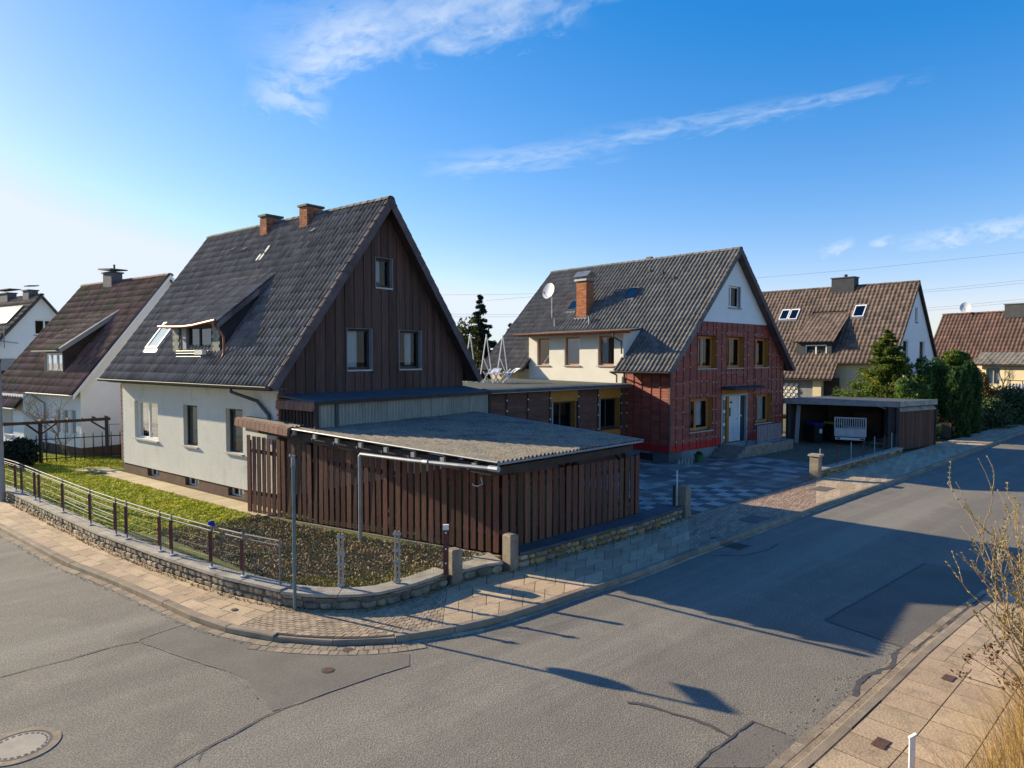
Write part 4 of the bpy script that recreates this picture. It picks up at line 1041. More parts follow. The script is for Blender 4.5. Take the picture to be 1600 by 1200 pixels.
# lower corrugated roof
FLc, FRc, BRc, BLc = Vector((-4.10, -8.22, 2.54)), Vector((1.40, -8.42, 2.47)), Vector((2.45, -1.66, 2.78)), Vector((-4.10, -1.12, 2.74))
for i in range(6):
    u0, u1 = i / 6, (i + 1.03) / 6 if i < 5 else 1
    lf = lambda u, v: FLc.lerp(FRc, u).lerp(BLc.lerp(BRc, u), v)
    off = Vector((0, 0, .012 * (i % 2)))
    corr_sheet(cp, lf(u0, 0) + off, lf(u1, 0) + off, lf(u1, 1) + off, lf(u0, 1) + off, 7, .030, M_corr, 'roof_sheet', 6)
BLp = Vector((-4.12, 1.42, 2.86))
corr_sheet(cp, (-4.12, -1.22, 2.78), (-3.76, -1.22, 2.79), (-3.76, 1.42, 2.90), BLp, 3, .02, M_corr, 'roof_sheet', 3)
corr_sheet(cp, (-3.78, -1.30, 2.79), (-2.55, -1.55, 2.80), (-2.55, -.05, 2.86), (-3.78, -.05, 2.86), 9, .02, M_corr, 'roof_sheet', 3)
for i in range(12):
    y = 1.42 - i * .218; z = 2.86 - i * .0105
    MB().hexa([(-4.24, y - .205, z - .20), (-4.18, y - .205, z - .20), (-4.18, y, z - .19), (-4.24, y, z - .19), (-4.22, y - .205, z + .0), (-4.12, y - .205, z + .035), (-4.12, y, z + .045), (-4.22, y, z + .01)]).build('edge_tile', M_fringe, cp)
mb = MB(); mb.tube([FLc + Vector((-.03, -.02, -.01)), BLc + Vector((-.03, 0, -.01))], .020, 6); mb.build('metal_edge', M_polegrey, cp)
mb = MB(); mb.tube([FLc + Vector((-.02, -.03, -.04)), FRc + Vector((.03, -.03, -.04))], .024, 8); mb.build('front_gutter', M_greyfr, cp)
mb = MB(); mb.tube([FRc + Vector((.03, -.05, .0)), BRc + Vector((.03, 0, .02))], .022, 6); mb.build('metal_edge', M_polegrey, cp)
# timber
def beam(root, a, b, w, h, m=M_beam, name='beam'):
    a, b = Vector(a), Vector(b); d = (b - a).normalized(); s = d.cross(Vector((0, 0, 1)))
    s = s.normalized() if s.length > 1e-3 else Vector((1, 0, 0)); u = s.cross(d).normalized()
    P = [q + s * x * w / 2 + u * y * h / 2 for q in (a, b) for x, y in ((-1, -1), (1, -1), (1, 1), (-1, 1))]
    return MB().hexa(P).build(name, m, root)
beam(cp, (-3.92, -8.05, 2.32), (-3.92, 1.3, 2.60), .10, .20)
beam(cp, (-4.0, -8.0, 2.31), (1.3, -8.2, 2.25), .10, .16)
beam(cp, (1.28, -8.2, 2.27), (2.25, -1.8, 2.58), .10, .16)
beam(cp, (-3.75, -1.66, 2.60), (2.4, -1.7, 2.60), .10, .16)
for i in range(9):                                      # rafters with pale end blocks over the long beam
    y = -7.6 + i * .9; z = 2.44 + i * .032
    beam(cp, (-4.06, y, z), (1.2 + (y + 8) * .13, y, z - .03), .07, .11, name='rafter')
    MB().box(-4.125, -4.062, y - .055, y + .055, z - .09, z + .02).build('rafter_cap', M_greyfr, cp)
    MB().box(-3.985, -3.972, y + .28, y + .31, z - .16, z - .10).build('bolt_plate', M_metal, cp)
for (x, y, zt) in ((-2.75, -7.15, 2.40), (-.5, -7.45, 2.38), (1.75, -7.75, 2.36), (2.1, -2.1, 2.5), (-3.2, -4.0, 2.48), (-3.55, -1.2, 2.5)):
    MB().box(x - .06, x + .06, y - .06, y + .06, .15, zt).build('post', M_beam, cp)
for (a, b) in (((-2.75, -7.15, 1.75), (-2.05, -7.25, 2.38)), ((-2.75, -7.15, 1.75), (-2.8, -7.85, 2.36)), ((-.5, -7.45, 1.75), (-1.2, -7.35, 2.38)), ((-.5, -7.45, 1.75), (.2, -7.55, 2.38)), ((1.75, -7.75, 1.75), (1.05, -7.65, 2.36)), ((1.75, -7.75, 1.75), (1.8, -7.0, 2.4))):
    beam(cp, a, b, .07, .09, name='brace')
beam(cp, (-2.9, -7.12, 2.40), (1.9, -7.77, 2.36), .09, .12)
# things stored under the roof
mb = MB(); mb.tube([(-4.22, -8.28, 2.42), (-4.26, -7.3, 2.40), (-4.28, -5.9, 2.37), (-4.28, -4.24, 2.36), (-4.28, -4.19, 2.30), (-4.28, -4.19, .26)], .042, 8); mb.build('rain_pipe', M_polegrey, cp)
mb = MB(); mb.tube([(-4.22, -8.34, 2.42), (-4.22, -8.10, 2.42)], .06, 8); mb.tube([(-4.28, -6.45, 2.385), (-4.28, -6.3, 2.38)], .052, 8); mb.build('pipe_joint', M_metal, cp)
mb = MB(); mb.tube([(-2.2, -6.7, 2.06), (-1.6, -6.8, 2.06), (-.9, -6.9, 2.06)], .09, 8); mb.build('stored_pipe', M_black, cp)

# ---- brown slat fence, two runs meeting at the corner
cF = Vector((-.25, 14.62, 0)); lF = Vector((-7.30, 18.78, 0)); rF = Vector((3.40, 18.22, 0))
def slat_run(label, a, b, n, zb0, zb1, zt0, zt1, w, th, out, fence_name='slat_fence', rails=(.25, .8), gapped=(), ghost=None):
    t = thing(fence_name, label, 'fence', a, 0)
    d = (b - a); L = d.length; d.normalize(); s = Vector((d.y, -d.x, 0)) * out
    yaw = math.atan2(d.y, d.x)
    for i in range(n):
        u = (i + .5) / n; p = d * (L * u); zb = zb0 + (zb1 - zb0) * u + random.uniform(-.012, .012); zt = zt0 + (zt1 - zt0) * u + random.uniform(-.012, .012)
        ww = w * random.uniform(.94, 1.05)
        mb = MB(); mb.box(-ww / 2, ww / 2, -th / 2, th / 2, zb, zt)
        link('slat', mb.mesh('slat', M_slat), t, loc=p + s * .03, rot=(random.gauss(0, .004), random.gauss(0, .004), yaw))
    for f in rails:
        za = zb0 + (zt0 - zb0) * f; zb_ = zb1 + (zt1 - zb1) * f
        beam(t, d * .02 - s * .02 + Vector((0, 0, za)), d * (L - .02) - s * .02 + Vector((0, 0, zb_)), .05, .10, name='rail')
    return t
fl = slat_run('long tall brown slat fence on the garden side, from house wall to gate', lF, cF, 42, .34, .36, 2.46, 2.06, .136, .022, 1)
fr = slat_run('shorter brown slat fence on the stone wall along the right-hand street', cF, rF, 22, .40, .40, 2.06, 1.96, .166, .022, 1)
beam(fl, (0, -.05, .22), tuple(cF - lF + Vector((0, -.05, .24))), .10, .16, M_pillar, 'base_beam')
for u in (.0, .33, .66): 
    q = (cF - lF) * u; MB().box(q.x - .05, q.x + .05, q.y + .06, q.y + .16, .1, 2.3).build('fence_post', M_beam, fl)
for u in (.02, .5, .98):
    q = (rF - cF) * u; MB().box(q.x - .05, q.x + .05, q.y + .08, q.y + .18, .2, 2.0).build('fence_post', M_beam, fr)
mb = MB(); mb.tube([(6.62, -3.99, 1.98), (6.66, -4.0, 1.84), (6.56, -4.02, 1.80), (6.46, -3.93, 1.79), (6.43, -3.90, 1.83)], .012, 6); mb.build('hook', M_white, fl)

# ================================================================== LOW STONE WALLS, PILLARS
def stone_wall(name, label, pts, z0, h, th, m, sl_, sh, side, cop=True, cop_m=None, seed=1, stones=True, cop_len=.75, cop_h=.055, nmax=300):
    rs = random.Random(seed); P = Poly(pts); base = Vector((*P.p[0], 0)); t = thing(name, label, 'wall', base, 0)
    n = max(2, int(P.L / .35)); core = MB(); prev = None
    for i in range(n + 1):
        u = P.L * i / n; p = P.at(u); d = P.dir(u, .2); nr = np.array((-d[1], d[0])) * side
        q = (p + nr * .03 - base[:2], p + nr * th - base[:2])
        if prev: core.hexa([(*prev[0], z0 - .1), (*q[0], z0 - .1), (*q[1], z0 - .1), (*prev[1], z0 - .1), (*prev[0], z0 + h), (*q[0], z0 + h), (*q[1], z0 + h), (*prev[1], z0 + h)])
        prev = q
    core.build('core', M_mortar, t)
    if stones:
        z = z0 + .0; cnt = 0
        while z < z0 + h - .03:
            hh = min(sh * rs.uniform(.8, 1.25), z0 + h - z)
            if z0 + h - (z + hh) < sh * .4: hh = z0 + h - z
            u = rs.uniform(-sl_ * .5, 0)
            while u < P.L - .04:
                ln = sl_ * rs.uniform(.45, 1.7); a, b = max(u, 0) + .008, min(u + ln, P.L) - .008
                u += ln
                if b - a < .04: continue
                pa, pb = P.at(a), P.at(b); d = pb - pa; LL = np.linalg.norm(d); d /= LL; nr = np.array((-d[1], d[0])) * side
                z_0, z_1 = z + .008 + rs.uniform(-.006, .016), min(z0 + h - .004, z + hh - .006 + rs.uniform(-.022, .010)); pr = rs.uniform(-.012, .012)
                c = rs.uniform(.24, .42) * min(LL, hh); mb = MB()
                ring0 = [(c, 0), (LL - c * rs.uniform(.4, 1.3), 0), (LL, c * rs.uniform(.4, 1.3)), (LL, hh - c), (LL - c, hh - .014), (c * rs.uniform(.5, 1.4), hh - .014), (0, hh - c * rs.uniform(.6, 1.3)), (0, c)]
                K = 8; hz = z_1 - z_0
                for (ins, dep) in ((0, .06), (.0, .012), (.26, -.018 + pr * 1.5)):
                    for (xx, yy_) in ring0:
                        x2 = LL / 2 + (xx - LL / 2) * (1 - ins); y2 = hz / 2 + (yy_ / hh * hz - hz / 2) * (1 - ins)
                        w_ = pa + d * x2 + nr * dep; mb.v.append((w_[0] - base.x, w_[1] - base.y, z_0 + y2))
                for r_ in range(2):
                    for k in range(K): mb.f.append((r_ * K + k, r_ * K + (k + 1) % K, (r_ + 1) * K + (k + 1) % K, (r_ + 1) * K + k))
                mb.f.append(tuple(range(2 * K, 3 * K)))
                mm = m if not isinstance(m, tuple) else rs.choice(m)
                mb.build('stone', mm, t)
            z += hh
    if cop:
        u = 0
        while u < P.L - .05:
            a, b = u + .005, min(u + cop_len, P.L) - .005; sub = 3; mb = MB(); prev = None; dz = rs.uniform(-.005, .005)
            for i in range(sub + 1):
                uu = a + (b - a) * i / sub; p = P.at(uu); d = P.dir(uu, .2); nr = np.array((-d[1], d[0])) * side
                q = (p - nr * .035 - base[:2], p + nr * (th + .02) - base[:2])
                if prev: mb.hexa([(*prev[0], z0 + h), (*q[0], z0 + h), (*q[1], z0 + h), (*prev[1], z0 + h), (*prev[0], z0 + h + cop_h + dz), (*q[0], z0 + h + cop_h + dz), (*q[1], z0 + h + cop_h + dz), (*prev[1], z0 + h + cop_h + dz)])
                prev = q
            mb.build('coping_stone', cop_m or M_coping, t); u += cop_len
    return t
iC = 5
left_pts = [wall_pts[0] + (wall_pts[1] - wall_pts[0]) * .62] + wall_pts[1:iC + 1]
stone_wall('garden_wall', 'long low field-stone wall with pale coping under the post-and-rail fence', left_pts, .09, .27, .30, M_stone, .185, .135, 1, seed=3)
stone_wall('curved_wall', 'curved dark-stone wall round the street corner, ending at the gate pillar', wall_pts[iC:12], .09, .24, .34, (M_stone_g, M_stone_g, M_stone), .34, .15, 1, cop_m=M_coping, seed=5, cop_len=1.1)
stone_wall('gate_sill', 'short mossy stone step between the two gate pillars', [wall_pts[11] + np.array((.16, .1)), wall_pts[12] + np.array((.22, .14)), wall_pts[13] - np.array((.14, .12))], .09, .20, .7, (M_stone_g, M_stone), .30, .2, 1, seed=8, cop_len=1.2)
stone_wall('street_wall', 'ochre stone wall carrying the shorter slat fence beside the right-hand pavement', [wall_pts[13] + np.array((.2, .17))] + wall_pts[14:15] + [wall_pts[15] - np.array((.1, .1))], .09, .29, .46, (M_stone_y, M_stone_y, M_stone, M_stone_g), .24, .15, 1, cop_m=M_felt, seed=11)
stone_wall('far_street_wall', 'low brown stone wall with pale coping along the wire fence before the carport with bins', [wall2[0] + np.array((.25, .22)), wall2[0] * .5 + wall2[1] * .5, wall2[1]], .09, .25, .26, (M_stone_y, M_stone_g), .26, .13, 1, seed=14)
def pillar(label, p, w, h, yaw, cap=None, m=M_pillar):
    t = thing('gate_pillar', label, 'pillar', (p[0], p[1], .06), yaw); b = .025
    mb = MB(); q = w / 2
    for (z, s) in ((0, q), (h - .03, q), (h, q - .03)):
        for (x, y) in ((-1, -1), (1, -1), (1, 1), (-1, 1)):
            mb.v += [(x * s, y * s * .999, z)]
    for r in range(2):
        for k in range(4): mb.f.append((r * 4 + k, r * 4 + (k + 1) % 4, r * 4 + 4 + (k + 1) % 4, r * 4 + 4 + k))
    mb.f.append((8, 9, 10, 11)); mb.build('shaft', m, t)
    if cap: MB().box(-q - .05, q + .05, -q - .05, q + .05, h, h + .07).build('cap', M_coping, t)
    return t
pillar('left concrete gate pillar, beside the red-brown fence post at the street corner', wall_pts[11] + np.array((.1, .16)), .25, .72, 40)
pillar('right concrete gate pillar, at the start of the ochre stone wall', wall_pts[13] + np.array((.02, .12)), .24, .80, 44)
pillar('concrete pillar at the far end of the ochre wall, left of the courtyard entrance', wall_pts[15] + np.array((.0, .08)), .26, .92, 44)
pillar('pillar with a pale cap on the right of the courtyard entrance', wall2[0] + np.array((.0, .05)), .32, .88, 44, cap=True)

# ================================================================== FENCES ON THE WALLS
zW = .43
gf = thing('railing_fence', 'post-and-rail tube fence with brown boards and fine mesh on the garden wall', 'fence', (0, 0, 0))
post_px = [(10, 757), (32, 766), (43, 770), (73, 778), (80, 781), (120, 797), (170, 815), (221, 828), (233, 835), (286, 853), (307, 858), (360, 879), (396, 895), (447, 910)]
posts = [G(px, py, zW) for px, py in post_px]
LW = offset_poly(Poly(left_pts), .13)
def on_wall(p): return LW.at(t_near(LW, p))
far_q = LW.at(0.2)
hs_p = .92
rail_pts = [far_q] + [on_wall(p) for p in posts]
for z, r in ((zW + hs_p, .015), (zW + hs_p - .085, .012)):
    mb = MB(); mb.tube([(*q, z - .12 * i / len(rail_pts)) for i, q in enumerate(rail_pts)], r, 6); mb.build('rail', M_rail, gf)
for q in [LW.at(u) for u in (.4, 1.6, 2.8, 4.0)] + [on_wall(p) for p in posts]:
    pass
for i, p in enumerate(posts):
    q = on_wall(p); zt = zW + hs_p - .12 * (i + 1) / len(rail_pts)
    mb = MB(); mb.tube([(*q, zW - .03), (*q, zt + .03)], .019, 6); po = mb.build('post', M_rail, gf)
    if i < 13: 
        o_ = LW.dir(t_near(LW, q)); a = np.array((o_[0], o_[1])) * -.045
        MB().hexa([(q[0] + a[0] - .012, q[1] + a[1] - .05, zW + .12), (q[0] + a[0] + .05, q[1] + a[1] - .05, zW + .12), (q[0] + a[0] + .05, q[1] + a[1] - .02, zW + .12), (q[0] + a[0] - .012, q[1] + a[1] - .02, zW + .12),
                   (q[0] + a[0] - .012, q[1] + a[1] - .05, zt - .10), (q[0] + a[0] + .05, q[1] + a[1] - .05, zt - .10), (q[0] + a[0] + .05, q[1] + a[1] - .02, zt - .10), (q[0] + a[0] - .012, q[1] + a[1] - .02, zt - .10)]).build('board', M_postred, po)
        MB().box(q[0] - .05, q[0] + .05, q[1] - .05, q[1] + .05, zW, zW + .02).build('foot_plate', M_white, po)
    if i == 11:
        mb = MB(); mb.tube([(q[0], q[1], zt + .03), (q[0] + .01, q[1], zt + .07), (q[0] + .03, q[1], zt + .10)], [.07, .075, .03], 8); mb.build('blue_cap', M_blue, po)
qs = [on_wall(posts[k]) for k in (5, 6, 7, 8)]
for a, b in ((5, 6), (6, 7)):
    for z in (.62, .76, .92):
        mb = MB(); mb.tube([(*on_wall(posts[a]), zW + z - .3), (*on_wall(posts[b]), zW + z - .32)], .010, 6); mb.build('thin_rail', M_rail, gf)
def mesh_panel(root, P, z0, z1f, m, dv=.10, dh=.2, r=.0022):
    mb = MB(); L = P.L; n = int(L / dv)
    for i in range(n + 1):
        q = P.at(L * i / n); mb.tube([(*q, z0), (*q, z1f(i / n))], r, 3, cap=False)
    nz = int((z1f(.5) - z0) / dh); ns = max(2, int(L / .5))
    for j in range(nz + 1):
        mb.tube([(*P.at(L * i / ns), z0 + (z1f(i / ns) - z0) * j / nz) for i in range(ns + 1)], r, 3, cap=False)
    return mb.build('wire_mesh', m, root, kind='stuff')
mesh_panel(gf, Poly(rail_pts), zW + .05, lambda u: zW + hs_p - .12 * u - .1, M_wiregrey, .085, .17)
# corner stretch: three light posts and a mesh, a red-brown post by the gate
cf = thing('corner_mesh_fence', 'fine wire mesh fence with two bound pale posts on the curved corner wall', 'fence', (0, 0, 0))
pts_c = [on_wall(posts[13])] + [np.array(G(px, py, .34)[:2]) for px, py in ((490, 917), (533, 918), (580, 918), (621, 913), (660, 905), (694, 897))]
for (px, py, tp) in ((533, 919, 832), (621, 913, 828)):
    q = G(px, py, .36); h = (py - tp) / F_ * q.y; t_ = MB()
    for dx in (-.036, .036): t_.tube([(q.x + dx, q.y, .33), (q.x + dx, q.y, .36 + h)], .022, 6)
    po = t_.build('bound_post', M_coping, cf); tb = MB()
    for f in (.05, .42, .62, .93): tb.box(q.x - .075, q.x + .075, q.y - .03, q.y + .03, .36 + h * f, .36 + h * f + .035)
    tb.build('clamp', M_metal, po)
mesh_panel(cf, Poly(pts_c), .40, lambda u: 1.18 + .06 * u, M_wire, .06, .11, .0020)
q = G(697, 898, .36); h = (898 - 818) / F_ * q.y
mb = MB(); mb.box(q.x - .05, q.x + .05, q.y - .03, q.y + .03, .36, .36 + h - .1); po = mb.build('gate_post', M_postred, cf)
mb = MB(); mb.box(q.x - .055, q.x + .055, q.y - .035, q.y + .035, .36 + h - .1, .36 + h); mb.build('white_top', M_render_cream, po)
mb = MB()
for z in (.22, .5, .82): mb.box(q.x - .016, q.x + .016, q.y - .038, q.y - .031, .36 + z, .36 + z + .03)
mb.build('screw_cap', M_white, po)
g0, g1 = G(697, 880, .4), G(560, 845, .4)
mb = MB()
for i in range(34):
    p = g0.lerp(g1, i / 33); z = .92 - .25 * i / 33; mb.tube([(p.x, p.y, .42), (p.x, p.y, z + .18)], .0025, 3, cap=False)
for z in (.45, .62, .80): mb.tube([(g0.x, g0.y, z + .2), (g1.x, g1.y, z)], .003, 3, cap=False)
mb.build('wire_mesh', M_wire, cf, kind='stuff')
# green wire panel between slat fence and pillar
wf = thing('wire_fence', 'green wire panel between the slat fence end and the courtyard pillar', 'fence', (0, 0, 0))
a, b = np.array((3.55, 18.42)), np.array(wall_pts[15] + np.array((-.1, .08)))
mesh_panel(wf, Poly([a, b]), .42, lambda u: 1.10, M_wire, .05, .1, .0022)
mb = MB(); mb.tube([(b[0] - .12, b[1] - .05, .4), (b[0] - .12, b[1] - .05, 1.42)], .022, 6); mb.build('post', M_render_cream, wf)
mb = MB(); mb.box(b[0] - .24, b[0] - .17, b[1] - .1, b[1] - .03, .4, 1.0); mb.build('dark_post', M_black, wf)
# wire fence with leaning posts on the far street wall
ff = thing('wire_post_fence', 'green wire fence with brown posts on the low wall in front of the trailer', 'fence', (0, 0, 0))
W2 = Poly([wall2[0] + np.array((.0, .12)), wall2[1] + np.array((-.06, .12))])
mesh_panel(ff, W2, .42, lambda u: 1.0, M_wire, .075, .12, .003)
for i, u in enumerate((.05, .22, .37, .51, .65, .77, .88, .99)):
    q = W2.f(u); hh = 1.15 if i != 7 else .85; mb = MB(); lean = .0 if i % 2 == 0 else .03
    mb.tube([(q[0], q[1], .38), (q[0] + lean, q[1], hh)], .022, 6); po = mb.build('post', M_postred if i % 2 else M_greyfr, ff)
    if i in (4, 5, 6): mb = MB(); mb.tube([(q[0] - .02, q[1], 1.05), (q[0] - .3, q[1] + .28, .4)], .010, 5); mb.build('brace', M_postred, po)

# ================================================================== RED HOUSE
Y2 = 42.38
h2 = thing('red_house', 'oxblood panelled house with white gable top, tall brick chimney and white dormer wall', 'house', (10.39, 32.19, 0), Y2)
KX, KL, KW, KE, KR, KO = 5.055, 11.5, 5.573, 4.0, 9.652, .37
S2 = (KR - KE) / KW
gw_t = (-.46, .61, 6.92, 7.93)
gw_m = [(-3.03, -1.48, 4.10, 5.56), (-.57, .98, 4.10, 5.55), (1.99, 3.45, 4.10, 5.54)]
gw_l = [(-3.58, -1.74, 1.31, 2.76), (2.13, 3.81, 1.31, 2.74)]
door = (-1.0, 1.36, .60, 2.86)
T2 = TY(0.0); L2 = TX(-KX)
def rake2(x): return KR - S2 * abs(x) - .17
# backing walls
mb = MB(); wall(mb, T2, -KX, KX, .52, lambda x: min(rake2(x), 6.2), gw_m + gw_l + [door], brk=(-(KR - .17 - 6.2) / S2, (KR - .17 - 6.2) / S2), depth=.24)
wall(mb, L2, 0, 2.4, .52, 4.0); wall(mb, TXr(KX), 0, KL, .0, 4.1); wall(mb, TYr(KL), -KX, KX, 0, rake2, brk=(0,))
mb.build('wall', M_brpanel, h2)
mb = MB(); wall(mb, TY(-.03), -(KR - .17 - 6.2) / S2 , (KR - .17 - 6.2) / S2, 6.2, rake2, [gw_t], brk=(0,), depth=.16); mb.quad((-3.2, -.03, 6.2), (3.2, -.03, 6.2), (3.2, 0, 6.2), (-3.2, 0, 6.2)); mb.build('gable_render', M_render_white, h2)
mb = MB(); mb.box(-KX + .03, KX - .03, .03, 1, -.2, .52); mb.box(-KX + .03, -KX + 1, .03, 2.5, -.2, .52); mb.build('plinth', M_plinth_g, h2)
MB().box(-KX + .02, -KX + .04, .85, 1.55, .12, .42).build('cellar_window', M_black, h2)
# cladding panels: a sheet with lapped courses between upright joints
def panel(root, T, u0, u1, z0, z1, m, ztop=None, d=-.035, row=.115, name='cladding_panel'):
    mb = MB(); n = max(1, int(round((z1 - z0) / row))); g = .012
    a, b = u0 + g, u1 - g
    za = (lambda u: z1) if ztop is None else ztop
    for i in range(n):
        y0_, y1_ = z0 + (z1 - z0) * i / n, z0 + (z1 - z0) * (i + 1) / n
        ua, ub = a, b
        if ztop:
            zt = min(ztop(a), ztop(b))
            if y0_ > max(ztop(a), ztop(b)) - .02: break
        tl, tr = min(y1_, za(a)), min(y1_, za(b))
        if tl < y0_ and tr < y0_: break
        tl, tr = max(tl, y0_), max(tr, y0_)
        mb.quad(T(a, y0_, d), T(b, y0_, d), T(b, tr, d + .014), T(a, tl, d + .014))
        mb.quad(T(a, y0_, d + .016), T(b, y0_, d + .016), T(b, y0_, d), T(a, y0_, d))
    if not mb.f: return
    mb.quad(T(a, z0, d), T(a, za(a) if ztop else z1, d), T(a, za(a) if ztop else z1, .0), T(a, z0, .0)); mb.quad(T(b, z0, d), T(b, za(b) if ztop else z1, d), T(b, za(b) if ztop else z1, .0), T(b, z0, .0))
    mb.build(name, m, root)
cols = [-5.05, -4.62, -4.1, -3.58, -3.03, -2.72, -2.25, -1.74, -1.48, -1.0, -.57, -.10, .36, .98, 1.36, 1.99, 2.13, 2.72, 3.45, 3.81, 4.3, 4.72, 5.05]
openings = gw_m + gw_l + [(door[0], door[1], door[2], 3.10)]
caps = MB()
for a, b in zip(cols[:-1], cols[1:]):
    m_ = (a + b) / 2
    cuts = sorted([o_ for o_ in openings if o_[0] - .01 <= m_ <= o_[1] + .01], key=lambda o_: o_[2])
    top = min(6.18, max(rake2(a), rake2(b)) - .02)
    segs = []; z = .84
    for o_ in cuts: segs.append((z, o_[2] - .015)); z = o_[3] + .015
    segs.append((z, top))
    for (za, zb_) in segs:
        z = za
        if zb_ - za < .05: continue
        k = max(1, int(round((zb_ - za) / 1.25)))
        for j in range(k):
            p0, p1 = za + (zb_ - za) * j / k, za + (zb_ - za) * (j + 1) / k
            needs = rake2(a) < p1 or rake2(b) < p1
            panel(h2, T2, a, b, p0 + .004, p1 - .004, M_redpanel, (lambda u: rake2(u)) if needs else None)
        for j in range(int((zb_ - za) / .62) + 1):
            zz = za + .12 + .62 * j
            if zz < zb_ - .05 and zz < rake2(a) - .1: caps.tbox(T2, a - .02, a + .02, zz, zz + .04, -.062, -.045)
    panel(h2, T2, a, b, .55, .835, M_redband, None, row=.3, name='red_base_panel') if not (door[0] - .01 <= m_ <= door[1] + .01) else None
for a in cols:
    segs = [(.56, min(6.18, rake2(a)))]
    for o_ in openings:
        if o_[0] + .02 < a < o_[1] - .02: segs = [q for s_ in segs for q in ((s_[0], min(s_[1], o_[2])), (max(s_[0], o_[3]), s_[1])) if q[1] - q[0] > .05]
    bt = MB()
    for s_ in segs: bt.tbox(T2, a - .013, a + .013, s_[0], s_[1], -.048, -.002)
    bt.build('joint_strip', M_strip, h2)
lc = [0, .46, .93, 1.42, 1.86, 2.28]
for a, b in zip(lc[:-1], lc[1:]):
    for j in range(3): panel(h2, L2, a, b, .84 + j * 1.04, .84 + (j + 1) * 1.04 - .008, M_redpanel)
    panel(h2, L2, a, b, .55, .835, M_redband, None, row=.3, name='red_base_panel')
    bt = MB(); bt.tbox(L2, a - .014, a + .014, .56, 3.96, -.048, -.002); bt.build('joint_strip', M_strip, h2)
caps.tbox(L2, .44, .48, 3.3, 3.34, -.06, -.045)
caps.build('screw_cap', M_white, h2, kind='stuff')
bt = MB(); bt.box(-KX - .06, -KX + .04, -.065, .03, .55, 4.05); bt.build('corner_strip', M_brpanel, h2)
MB().tbox(L2, 0, 2.3, 3.965, 4.03, -.1, .0).build('eave_board', M_brpanel, h2)
# windows of the front
for o_, cu in zip(gw_m, ([(.08, .3, .0), (.42, .62, .0)], [(.05, .16, .0)], [(.05, .15, .1)])):
    w = window(h2, T2, *o_, d=.20, fm=M_woodfr, fw=.11, mull=(.42,), sill=M_sill, so=.02, curtain=cu)
    MB().tbox(T2, o_[1] - .03, o_[1] - .004, o_[2] + .01, o_[3] - .01, -.02, .20).build('jamb_board', M_ochre, w)
for o_, cu in zip(gw_l, ([(.05, .36, .0), (.5, .8, .15)], [(.05, .3, .0), (.45, .85, .1)])):
    w = window(h2, T2, *o_, d=.20, fm=M_woodfr, fw=.13, mull=(.42,), sill=M_sill, so=.03, curtain=cu)
    MB().tbox(T2, o_[1] - .03, o_[1] - .004, o_[2] + .01, o_[3] - .01, -.02, .20).build('jamb_board', M_ochre, w)
mb = MB(); mb.tube([(-2.1, -.06, 1.36), (-2.1, -.06, 1.46)], .04, 6); mb.build('lamp', M_brpanel, h2)
TG = TY(-.03)
window(h2, TG, *gw_t, d=.11, fm=M_whitefr, mull=(.30,), sill=M_greyfr, curtain=[(.03, .26, .0)], gl=GLdark)
mb = MB(); mb.tbox(TG, .58, .605, 6.93, 7.92, -.01, .11); mb.build('window_trim', M_greyfr, h2)
# entrance: glass block strip, ochre post, white door, grey side panel, canopy
TD2 = T2
dfm = MB(); u0, u1, z0, z1 = door
dfm.tbox(TD2, u0, u0 + .09, z0, z1, -.05, .15); dfm.tbox(TD2, u1 - .09, u1, z0, z1, -.05, .15); dfm.tbox(TD2, u0 + .09, u1 - .09, z1 - .09, z1, -.05, .15)
ent = dfm.build('entrance_frame', M_sill, h2)
for j in range(14):
    for i in range(2):
        if (i + j) % 6 == 5: continue
        zz = z0 + .02 + j * .153; uu = u0 + .10 + i * .19 + (.04 if j % 2 else 0)
        MB().tbox(TD2, uu, uu + .165, zz, zz + .135, .05, .10).build('glass_block', M_slate if (i * 3 + j) % 4 else M_whitefr, ent)
MB().tbox(TD2, u0 + .09, u0 + .56, z0, z1 - .09, .10, .13).build('strip_backing', M_plinth_g, ent)
MB().tbox(TD2, u0 + .56, u0 + .76, z0, z1 - .09, .0, .14).build('ochre_post', M_ochre, ent)
dl = MB(); dl.tbox(TD2, u0 + .76, u0 + 1.66, z0, z1 - .09, .08, .13); dd = dl.build('door', M_whitefr, h2)
mb = MB()
for i in range(1, 8): mb.tbox(TD2, u0 + .76 + i * .11, u0 + .775 + i * .11, z0 + .05, z1 - .15, .072, .081)
mb.build('door_groove', M_greyfr, dd)
mb = MB(); mb.tbox(TD2, u0 + .86, u0 + 1.02, z0 + 1.2, z0 + 1.62, .068, .082); mb.build('door_pane', M_darkfr, dd)
mb = MB(); mb.tube([(u0 + .95, .06, z0 + 1.84), (u0 + 1.02, .06, z0 + 1.90), (u0 + 1.09, .06, z0 + 1.84)], .03, 6); mb.build('door_wreath', M_beam, dd)
mb = MB(); mb.tube([(u0 + 1.56, .03, z0 + 1.0), (u0 + 1.56, .03, z0 + 1.14)], .014, 6); mb.build('handle', M_metal, dd)
MB().tbox(TD2, u0 + 1.66, u0 + 1.80, z0, z1 - .09, .02, .13).build('white_jamb', M_whitefr, ent)
MB().tbox(TD2, u0 + 1.80, u1 - .09, z0, z1 - .09, .06, .12).build('side_panel', M_slatedk, ent)
MB().tbox(TD2, u0 + 1.9, u0 + 1.98, z0 + 1.15, z0 + 1.23, .045, .06).build('bell_panel', M_whitefr, ent)
MB().tbox(TD2, u0, u1, 2.87, 3.10, -.045, -.002).build('ochre_lintel', M_ochre, h2)
